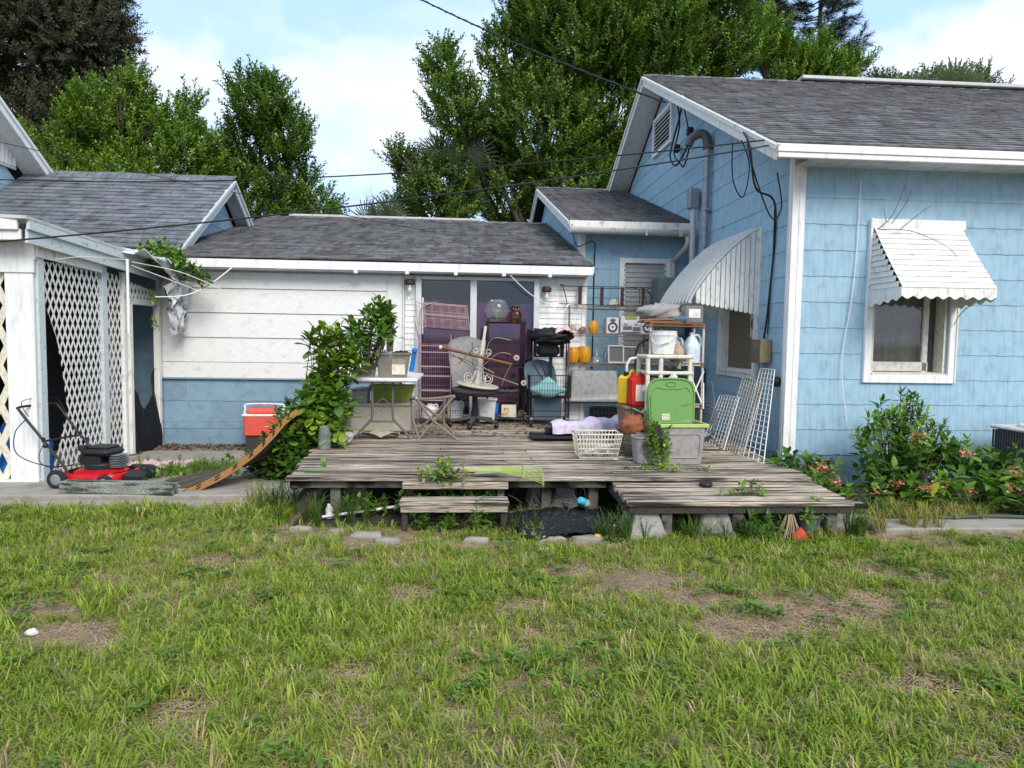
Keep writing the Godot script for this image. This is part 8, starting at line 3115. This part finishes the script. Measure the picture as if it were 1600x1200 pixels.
	for i in 5:
		var a := TAU * i / 5.0
		leaf(pet, Vector3.ZERO, V(cos(a), 0.35, sin(a)).normalized(), Vector3.UP, 0.014, 0.009)
	var petm := pet.mesh()
	var rn := RandomNumberGenerator.new()
	rn.seed = 91
	for q in fl:
		var tips := cloud_tips(q[1], q[3], 4.8)
		var t := leafy("flowering_shrub", q[2], "shrub", q[0], tips, ov, lush + [light[3], light[0], dark[0], lush[0]], 6, 0.12, 0.06, q[3], 220, "flowering shrubs by the front wall", 0.006, 1.0)
		var xf := []
		var cl := []
		for k in 6 if q[3] != 61 else 4:
			var tp: Array = tips[rn.randi() % int(tips.size() * 0.6)]
			var c: Vector3 = V(tp[0], tp[1] + 0.06, tp[2] + 0.05) - q[0]
			for j in 34:
				var d := V(rn.randfn() * 0.035, rn.randfn() * 0.022, rn.randfn() * 0.03)
				xf.append(Transform3D(Basis.from_euler(V(rn.randf(), rn.randf() * 6, rn.randf())).scaled(Vector3.ONE * rn.randf_range(0.6, 1.2)), c + d))
				cl.append([Color(0.55, 0.20, 0.10), Color(0.62, 0.32, 0.18), Color(0.5, 0.10, 0.08), Color(0.60, 0.36, 0.27)][rn.randi() % 4])
		many("blossom", petm, MT.petal, xf, cl, t)
		if q[3] == 62:
			var yl := put("yellow_leaf", big_leaf(0.15, 0.08, 1, 0.15, 0.1), tint(MT.leaf_one, "leaf_yellow", Color(0.42, 0.45, 0.04)), t)
			yl.transform = Transform3D(rx(-155), V(0.0, 0.32, 0.38))
	# weeds and vines
	var wl := [big_leaf(0.055, 0.03, 1, 0.2, 0.2), big_leaf(0.05, 0.028, 1, 0.25, 0.3)]
	var wb := [big_leaf(0.075, 0.04, 1, 0.2, 0.25), big_leaf(0.08, 0.038, 1, 0.25, 0.3)]
	leafy("deck_weed", "light green seedling sprouting over the rake at the deck edge", "weed", V(-0.17, dk(-5.5), -5.57), cloud_tips([[-0.16, 0.50, -5.53, 0.07, 1.0], [-0.10, 0.44, -5.48, 0.08, 1.0], [-0.22, 0.42, -5.45, 0.08, 1.0], [-0.36, 0.385, -5.6, 0.06, 0.9], [-0.02, 0.42, -5.5, 0.06, 0.9]], 71, 16.0), wl, light, 7, 0.05, 0.03, 71, 120, "weeds growing through the deck", 0.003)
	leafy("deck_weed", "small yellowish weed by the rake's green grip", "weed", V(-1.2, dk(-6.0), -6.0), cloud_tips([[-1.2, 0.40, -6.0, 0.045, 0.9]], 72, 22.0), wl, [light[2], light[0]], 6, 0.05, 0.03, 72, 30, "weeds growing through the deck", 0.003)
	leafy("deck_weed", "trailing weed across the low platform's boards", "weed", V(2.15, 0.32, -5.15), cloud_tips([[2.0, 0.335, -5.12, 0.035, 0.8], [2.1, 0.34, -5.13, 0.04, 0.9], [2.2, 0.35, -5.15, 0.05, 1.0], [2.28, 0.36, -5.18, 0.05, 1.0], [2.34, 0.345, -5.12, 0.05, 1.0]], 73, 20.0), wl, light + lush, 6, 0.05, 0.03, 73, 90, "weeds growing through the deck", 0.003)
	leafy("deck_weed", "yellow green weed mat at the foot of the grey totes", "weed", V(1.7, dk(-5.9), -5.85), cloud_tips([[1.45, 0.385, -5.9, 0.05, 0.9], [1.58, 0.39, -5.85, 0.06, 1.0], [1.72, 0.39, -5.82, 0.07, 1.0], [1.86, 0.40, -5.8, 0.06, 1.0], [2.15, 0.39, -5.82, 0.05, 0.8]], 74, 20.0), wl, [light[2], light[0], light[1]], 6, 0.05, 0.03, 74, 110, "weeds growing through the deck", 0.003)
	leafy("tub_vine", "green vine tumbling over the small grey tub", "vine", V(1.74, dk(-6.2) + 0.25, -6.15), cloud_tips([[1.72, 0.80, -6.2, 0.05, 1.0], [1.73, 0.70, -6.1, 0.07, 1.0], [1.70, 0.60, -6.05, 0.09, 1.0], [1.80, 0.56, -6.02, 0.09, 1.0], [1.78, 0.45, -5.98, 0.08, 1.0], [1.84, 0.66, -6.05, 0.05, 1.0]], 75, 17.0), wl, light + [lush[2], lush[0]], 7, 0.05, 0.03, 75, 150, "", 0.003)
	leafy("roof_vine", "green vine climbing over the breezeway eave by silver tarp", "vine", V(-3.62, 2.2, -8.62), cloud_tips([[-3.78, 2.44, -8.5, 0.14, 1.15], [-3.6, 2.48, -8.45, 0.15, 1.15], [-3.42, 2.40, -8.45, 0.14, 1.15], [-3.28, 2.30, -8.5, 0.12, 1.0], [-3.14, 2.2, -8.55, 0.10, 1.0], [-3.68, 1.95, -8.4, 0.05, 0.9], [-3.66, 1.66, -8.4, 0.05, 0.9]], 76, 13.0), wb, [light[3], light[1], lush[2], light[2], lush[0]], 7, 0.05, 0.03, 76, 220, "", 0.003)
	leafy("step_weed", "broad leaved vine hanging in the gap above the bench step", "weed", V(-0.05, 0.05, -5.72), cloud_tips([[-0.35, 0.20, -5.6, 0.08, 1.1], [-0.15, 0.22, -5.58, 0.09, 1.1], [0.05, 0.22, -5.58, 0.09, 1.1], [0.22, 0.20, -5.58, 0.08, 1.0], [-0.5, 0.18, -5.6, 0.07, 1.0]], 77, 11.0), wb, lush + [light[3]], 6, 0.05, 0.03, 77, 150, "weeds under the deck", 0.003)
	leafy("step_weed", "broad leaved weed growing underneath the bench step", "weed", V(-0.1, 0.0, -5.42), cloud_tips([[-0.3, 0.09, -5.3, 0.09, 1.1], [-0.1, 0.09, -5.28, 0.09, 1.1], [0.15, 0.1, -5.28, 0.10, 1.1], [0.25, 0.13, -5.3, 0.06, 1.0]], 78, 10.0), wb, lush + [light[3]], 6, 0.05, 0.03, 78, 130, "weeds under the deck", 0.003)
	leafy("step_weed", "yellow green weed clump under the deck's left front corner", "weed", V(-0.9, 0.0, -5.8), cloud_tips([[-1.0, 0.15, -5.75, 0.10, 1.0], [-0.8, 0.12, -5.72, 0.12, 1.0], [-0.65, 0.10, -5.72, 0.08, 1.0]], 79, 10.0), wb, light + lush, 6, 0.05, 0.03, 79, 120, "weeds under the deck", 0.003)
	leafy("platform_weed", "large leaved weed under the platform's right half", "weed", V(2.3, 0.0, -5.05), cloud_tips([[2.2, 0.13, -5.0, 0.11, 1.3], [2.35, 0.10, -4.95, 0.10, 1.3], [2.25, 0.06, -4.9, 0.08, 1.2]], 80, 10.0), wb, lush + dark, 6, 0.05, 0.03, 80, 100, "weeds under the deck", 0.003)
	leafy("pot_plant", "green plant in the grey pot under the platform corner", "potted plant", V(2.72, 0.15, -5.12), cloud_tips([[2.70, 0.24, -5.02, 0.06, 1.1], [2.78, 0.23, -5.02, 0.05, 1.1], [2.62, 0.2, -4.95, 0.06, 1.0]], 81, 14.0), wb, light + lush, 6, 0.05, 0.03, 81, 50, "", 0.003)
	leafy("slab_weed", "patch of bright green weeds on the slab before the cooler", "weed", V(-2.75, 0.06, -7.2), cloud_tips([[-2.95, 0.12, -7.15, 0.12, 1.1], [-2.7, 0.13, -7.2, 0.13, 1.0], [-3.1, 0.10, -6.95, 0.10, 1.1], [-2.5, 0.14, -7.3, 0.13, 1.0], [-2.85, 0.09, -6.9, 0.09, 1.0]], 82, 8.0), wb, light, 6, 0.05, 0.03, 82, 120, "", 0.003)
	# dead stems under the deck
	var m := M.new()
	for i in 46:
		var x := rn.randf_range(0.5, 1.2) if i < 30 else rn.randf_range(-0.7, 0.4)
		var z := rn.randf_range(-6.0, -5.6)
		var pts := [V(x, rn.randf_range(0.0, 0.06), z)]
		for k in 3:
			pts.append(pts[-1] + V(rn.randf_range(-0.14, 0.14), rn.randf_range(-0.01, 0.12), rn.randf_range(-0.08, 0.1)))
		for k in pts.size():
			pts[k].y = minf(pts[k].y, 0.30)
		m.tube(smooth(pts, 4), 0.004, 4, 0.002)
	var o := wires_part("dead_vines", m, MT.bark_pale, self)
	tag(o, "tangle of dry dead vines in the dark gap under the deck", "dead vines")
	m = M.new()
	for i in 40:
		var a := rn.randf() * TAU
		m.tube(smooth([V(2.52, 0.26, -5.05), V(2.50 + cos(a) * 0.05, 0.14, -4.98 + sin(a) * 0.04), V(2.46 + cos(a) * 0.12, 0.01, -4.93 + sin(a) * 0.07)], 3), 0.004, 4, 0.002)
	o = wires_part("dry_tuft", m, MT.old_wood, self)
	o.material_override = mk("straw", L(0.36, 0.27, 0.18), 0.9)
	tag(o, "dry brown grass tuft hanging at the platform's front", "dry grass")

func tuft(sd: int, n: int, h: float, spread: float, w: float) -> ArrayMesh:
	var r := RandomNumberGenerator.new()
	r.seed = sd
	var m := M.new()
	for i in n:
		var a := r.randf() * TAU
		var o := V(r.randfn() * spread * 0.4, -0.01, r.randfn() * spread * 0.4)
		var hh := h * r.randf_range(0.55, 1.15)
		var lean := r.randf_range(0.15, 1.1)
		var d := V(cos(a), 0, sin(a))
		var x := V(-sin(a), 0, cos(a)).rotated(Vector3.UP, r.randf_range(-0.8, 0.8)) * w * r.randf_range(0.7, 1.2) * 0.5
		var p0 := o
		var p1 := o + d * hh * lean * 0.18 + V(0, hh * 0.5, 0)
		var p2 := o + d * hh * lean * 0.5 + V(0, hh * 0.82, 0)
		var p3 := o + d * hh * lean * 0.95 + V(0, hh * (1.0 - 0.25 * lean), 0)
		m.quad(p0 - x, p0 + x, p1 + x * 0.95, p1 - x * 0.95)
		m.quad(p1 - x * 0.95, p1 + x * 0.95, p2 + x * 0.7, p2 - x * 0.7)
		m.tri(p2 - x * 0.7, p2 + x * 0.7, p3)
	return m.mesh()

func lawn() -> void:
	var r := RandomNumberGenerator.new()
	r.seed = 404
	var nz := FastNoiseLite.new()
	nz.seed = 8
	nz.frequency = 0.75
	nz.fractal_octaves = 3
	var n2 := FastNoiseLite.new()
	n2.seed = 18
	n2.frequency = 2.6
	n2.fractal_octaves = 2
	var n3 := FastNoiseLite.new()
	n3.seed = 28
	n3.frequency = 0.5
	var bare := [[1.10, -4.04, 0.20], [2.07, -3.66, 0.28], [2.45, -3.75, 0.20], [1.43, -3.38, 0.19], [1.7, -3.45, 0.2], [0.70, -4.28, 0.15], [-0.30, -3.93, 0.12], [-1.64, -4.53, 0.12], [3.57, -4.84, 0.22], [0.36, -3.76, 0.10], [2.68, -4.29, 0.2], [3.0, -4.1, 0.15], [-1.90, -3.39, 0.17], [1.55, -3.26, 0.12], [2.04, -2.79, 0.10], [-2.24, -3.71, 0.12], [-0.81, -4.51, 0.12], [1.40, -3.78, 0.15], [-0.6, -5.0, 0.2], [0.1, -4.95, 0.18], [0.9, -4.95, 0.2], [3.4, -5.0, 0.25], [4.2, -5.0, 0.25], [-0.5, -3.0, 0.1], [-1.1, -2.7, 0.1]]
	var tm := [tuft(1, 10, 0.082, 0.035, 0.007), tuft(2, 9, 0.10, 0.032, 0.0066), tuft(3, 12, 0.06, 0.045, 0.0066), tuft(4, 7, 0.125, 0.03, 0.0062)]
	var xf := [[], [], [], []]
	var cl := [[], [], [], []]
	var green := [Color(0.195, 0.285, 0.026), Color(0.155, 0.24, 0.025), Color(0.24, 0.325, 0.032), Color(0.285, 0.345, 0.042), Color(0.19, 0.255, 0.034)]
	var dry := [Color(0.46, 0.36, 0.20), Color(0.38, 0.29, 0.16), Color(0.34, 0.32, 0.11)]
	var z := -0.9
	while z > -6.05:
		var half := absf(z) * 0.86 + 1.5
		var x := -half
		while x < half + 0.6:
			var px := x + r.randf_range(-0.02, 0.02)
			var pz := z + r.randf_range(-0.02, 0.02)
			x += 0.028
			if pz < -5.0 and px > -1.45 and px < 3.1 and r.randf() < (0.80 if pz > -5.4 else 0.985):
				if not (pz > -5.15 and r.randf() < 0.6):
					continue
			if pz < -5.93 and px < -1.4:
				continue
			if pz < -5.12 and px > 2.9:
				continue
			var b := 0.0
			for q in bare:
				var dd: float = V((px - q[0]) / 1.5, 0, pz - q[1]).length() / q[2]
				b = maxf(b, 1.0 - smoothstep(0.2, 1.25, dd + 0.55 * n2.get_noise_2d(px * 1.3, pz * 1.3)))
			var dens := 0.86 + 0.5 * nz.get_noise_2d(px, pz) + 0.35 * n2.get_noise_2d(px, pz)
			dens *= 1.0 - 0.80 * b
			if r.randf() > dens:
				continue
			var lush := clampf(0.64 + 0.8 * n3.get_noise_2d(px, pz) + 0.5 * n2.get_noise_2d(px + 9, pz), 0, 1)
			var q := r.randi() % 4
			if b > 0.2:
				q = 2
			var s := r.randf_range(0.65, 1.15) * lerpf(0.75, 1.15, lush) * (1.0 - 0.4 * b)
			if pz < -5.6 and px < -1.4:
				s *= 1.35
			xf[q].append(Transform3D(Basis(Vector3.UP, r.randf() * TAU).scaled(V(s, s * r.randf_range(0.75, 1.1), s)), V(px, -0.02, pz)))
			var c: Color = green[r.randi() % 5]
			var t := r.randf()
			if t < 0.06 + 0.3 * b + 0.10 * (1 - lush):
				c = dry[r.randi() % 3]
			else:
				c = c.lerp(Color(0.31, 0.34, 0.07), (1 - lush) * 0.45)
			var k := r.randf_range(0.8, 1.2)
			cl[q].append(Color(c.r * k, c.g * k, c.b * k))
		z -= 0.029
	var lw := Node3D.new()
	lw.name = "lawn"
	add_child(lw)
	lw.set_meta("kind", "stuff")
	lw.set_meta("label", "patchy green lawn with bare straw coloured spots filling the foreground")
	lw.set_meta("category", "grass")
	for q in 4:
		many("grass_blades", tm[q], MT.grass_mat, xf[q], cl[q], lw)
	# dead straw and clippings on the soil
	var sw := M.new()
	for i in 9:
		var a := r.randf() * TAU
		var o := V(r.randf_range(-0.05, 0.05), 0.004 + 0.012 * r.randf(), r.randf_range(-0.05, 0.05))
		var d := V(cos(a), r.randf_range(-0.05, 0.12), sin(a)) * r.randf_range(0.016, 0.048)
		var x := V(-sin(a), 0, cos(a)) * 0.0015
		sw.quad(o - x, o + x, o + d + x * 0.5, o + d - x * 0.5)
	var swm := sw.mesh()
	var sx := []
	var sc := []
	for i in 30000:
		var pz := r.randf_range(-5.4, -0.9)
		var half := absf(pz) * 0.86 + 1.4
		var px := r.randf_range(-half, half)
		if pz < -5.0 and px > -1.4 and px < 3.0:
			continue
		sx.append(Transform3D(Basis(Vector3.UP, r.randf() * TAU).scaled(Vector3.ONE * r.randf_range(0.7, 1.4)), V(px, -0.02 + 0.02 * r.randf(), pz)))
		var k := r.randf_range(0.6, 1.25)
		sc.append(Color(0.46 * k, 0.325 * k, 0.20 * k))
	many("straw", swm, MT.leaf_dull, sx, sc, lw)
	# low broad-leaved weeds in the turf
	var wm := M.new()
	for i in 10:
		var a := i * 2.4
		leaf(wm, V(r.randf_range(-0.03, 0.03), 0.015 + 0.02 * r.randf(), r.randf_range(-0.03, 0.03)), V(cos(a), 0.35, sin(a)).normalized(), Vector3.UP, 0.035, 0.018, 0.15, 0.2)
	var wx := []
	var wc := []
	for i in 2600:
		var pz := r.randf_range(-5.6, -1.0)
		var half := absf(pz) * 0.86 + 1.3
		var px := r.randf_range(-half, half)
		if n3.get_noise_2d(px * 2.0 + 30, pz * 2.0) < 0.12 or (pz < -5.0 and px > -1.4):
			continue
		wx.append(Transform3D(Basis(Vector3.UP, r.randf() * TAU).scaled(Vector3.ONE * r.randf_range(0.7, 1.5)), V(px, 0.0, pz)))
		var k := r.randf_range(0.7, 1.2)
		wc.append(Color(0.11 * k, 0.20 * k, 0.03 * k))
	many("clover", wm.mesh(), MT.grass_mat, wx, wc, lw)
	# long grass clumps
	var lg := [tuft(11, 22, 0.34, 0.05, 0.009), tuft(12, 18, 0.28, 0.045, 0.008)]
	var ci := 0
	var glab := ["long green grass clump at the deck's left front post", "long grass clump left of the white bottle", "long dark grass clump at the platform's left pier block", "long grass clump between the platform's pier blocks", "long grass clump right of the middle pier block", "long grass clump at the bench step's right leg", "tall grass clump at the platform's right corner", "yellow dry grass clump right of the platform", "dry golden grass clump along the garden edging", "golden grass clump under the flowering shrubs", "long grass at the left end of the deck", "dry grass tuft before the bowed board", "bright green grass patch on the slab left of bowed board", "bright green grass patch on the slab nearest the pink rag", "small grass tuft at the foot of the lattice door frame", "green grass under the left flowering shrub", "green grass under the middle flowering shrub", "green grass under the right flowering shrub"]
	for q in [[-0.88, -5.55, 0.7, 0, 5], [-1.3, -5.5, 0.9, 0, 6], [1.2, -4.98, 1.0, 0, 7], [1.72, -4.95, 0.9, 0, 7], [2.05, -4.9, 0.8, 0, 4], [0.34, -5.2, 0.7, 0, 4], [3.05, -5.0, 0.9, 0, 7], [3.35, -5.15, 0.8, 1, 8], [3.7, -5.2, 0.7, 1, 8], [4.1, -5.45, 0.7, 1, 8], [-1.5, -5.8, 1.0, 0, 6], [-1.75, -6.05, 0.8, 1, 5], [-2.62, -7.15, 0.55, 0, 34], [-2.95, -7.2, 0.5, 0, 30], [-3.6, -7.75, 0.45, 0, 8], [3.5, -5.6, 0.6, 0, 24], [4.2, -5.62, 0.55, 1, 26], [4.95, -5.6, 0.6, 0, 24]]:
		var gx := []
		var gc := []
		for i in q[4]:
			gx.append(Transform3D(Basis(Vector3.UP, r.randf() * TAU).scaled(Vector3.ONE * q[2] * r.randf_range(0.6, 1.1)), V(r.randfn() * (0.11 if ci < 12 else (0.15 if ci < 15 else 0.3)), 0.06 if ci >= 12 and ci < 15 else 0.0, r.randfn() * (0.04 if ci < 12 else 0.12))))
			var k := r.randf_range(0.7, 1.25)
			gc.append((Color(0.075 * k, 0.135 * k, 0.025 * k) if ci < 12 else Color(0.14 * k, 0.23 * k, 0.03 * k)) if q[3] == 0 else Color(0.33 * k, 0.28 * k, 0.075 * k))
		var o := many("long_grass", lg[ci % 2], MT.grass_mat, gx, gc)
		o.position = V(q[0], 0, q[1])
		tag(o, glab[ci], "grass")
		ci += 1
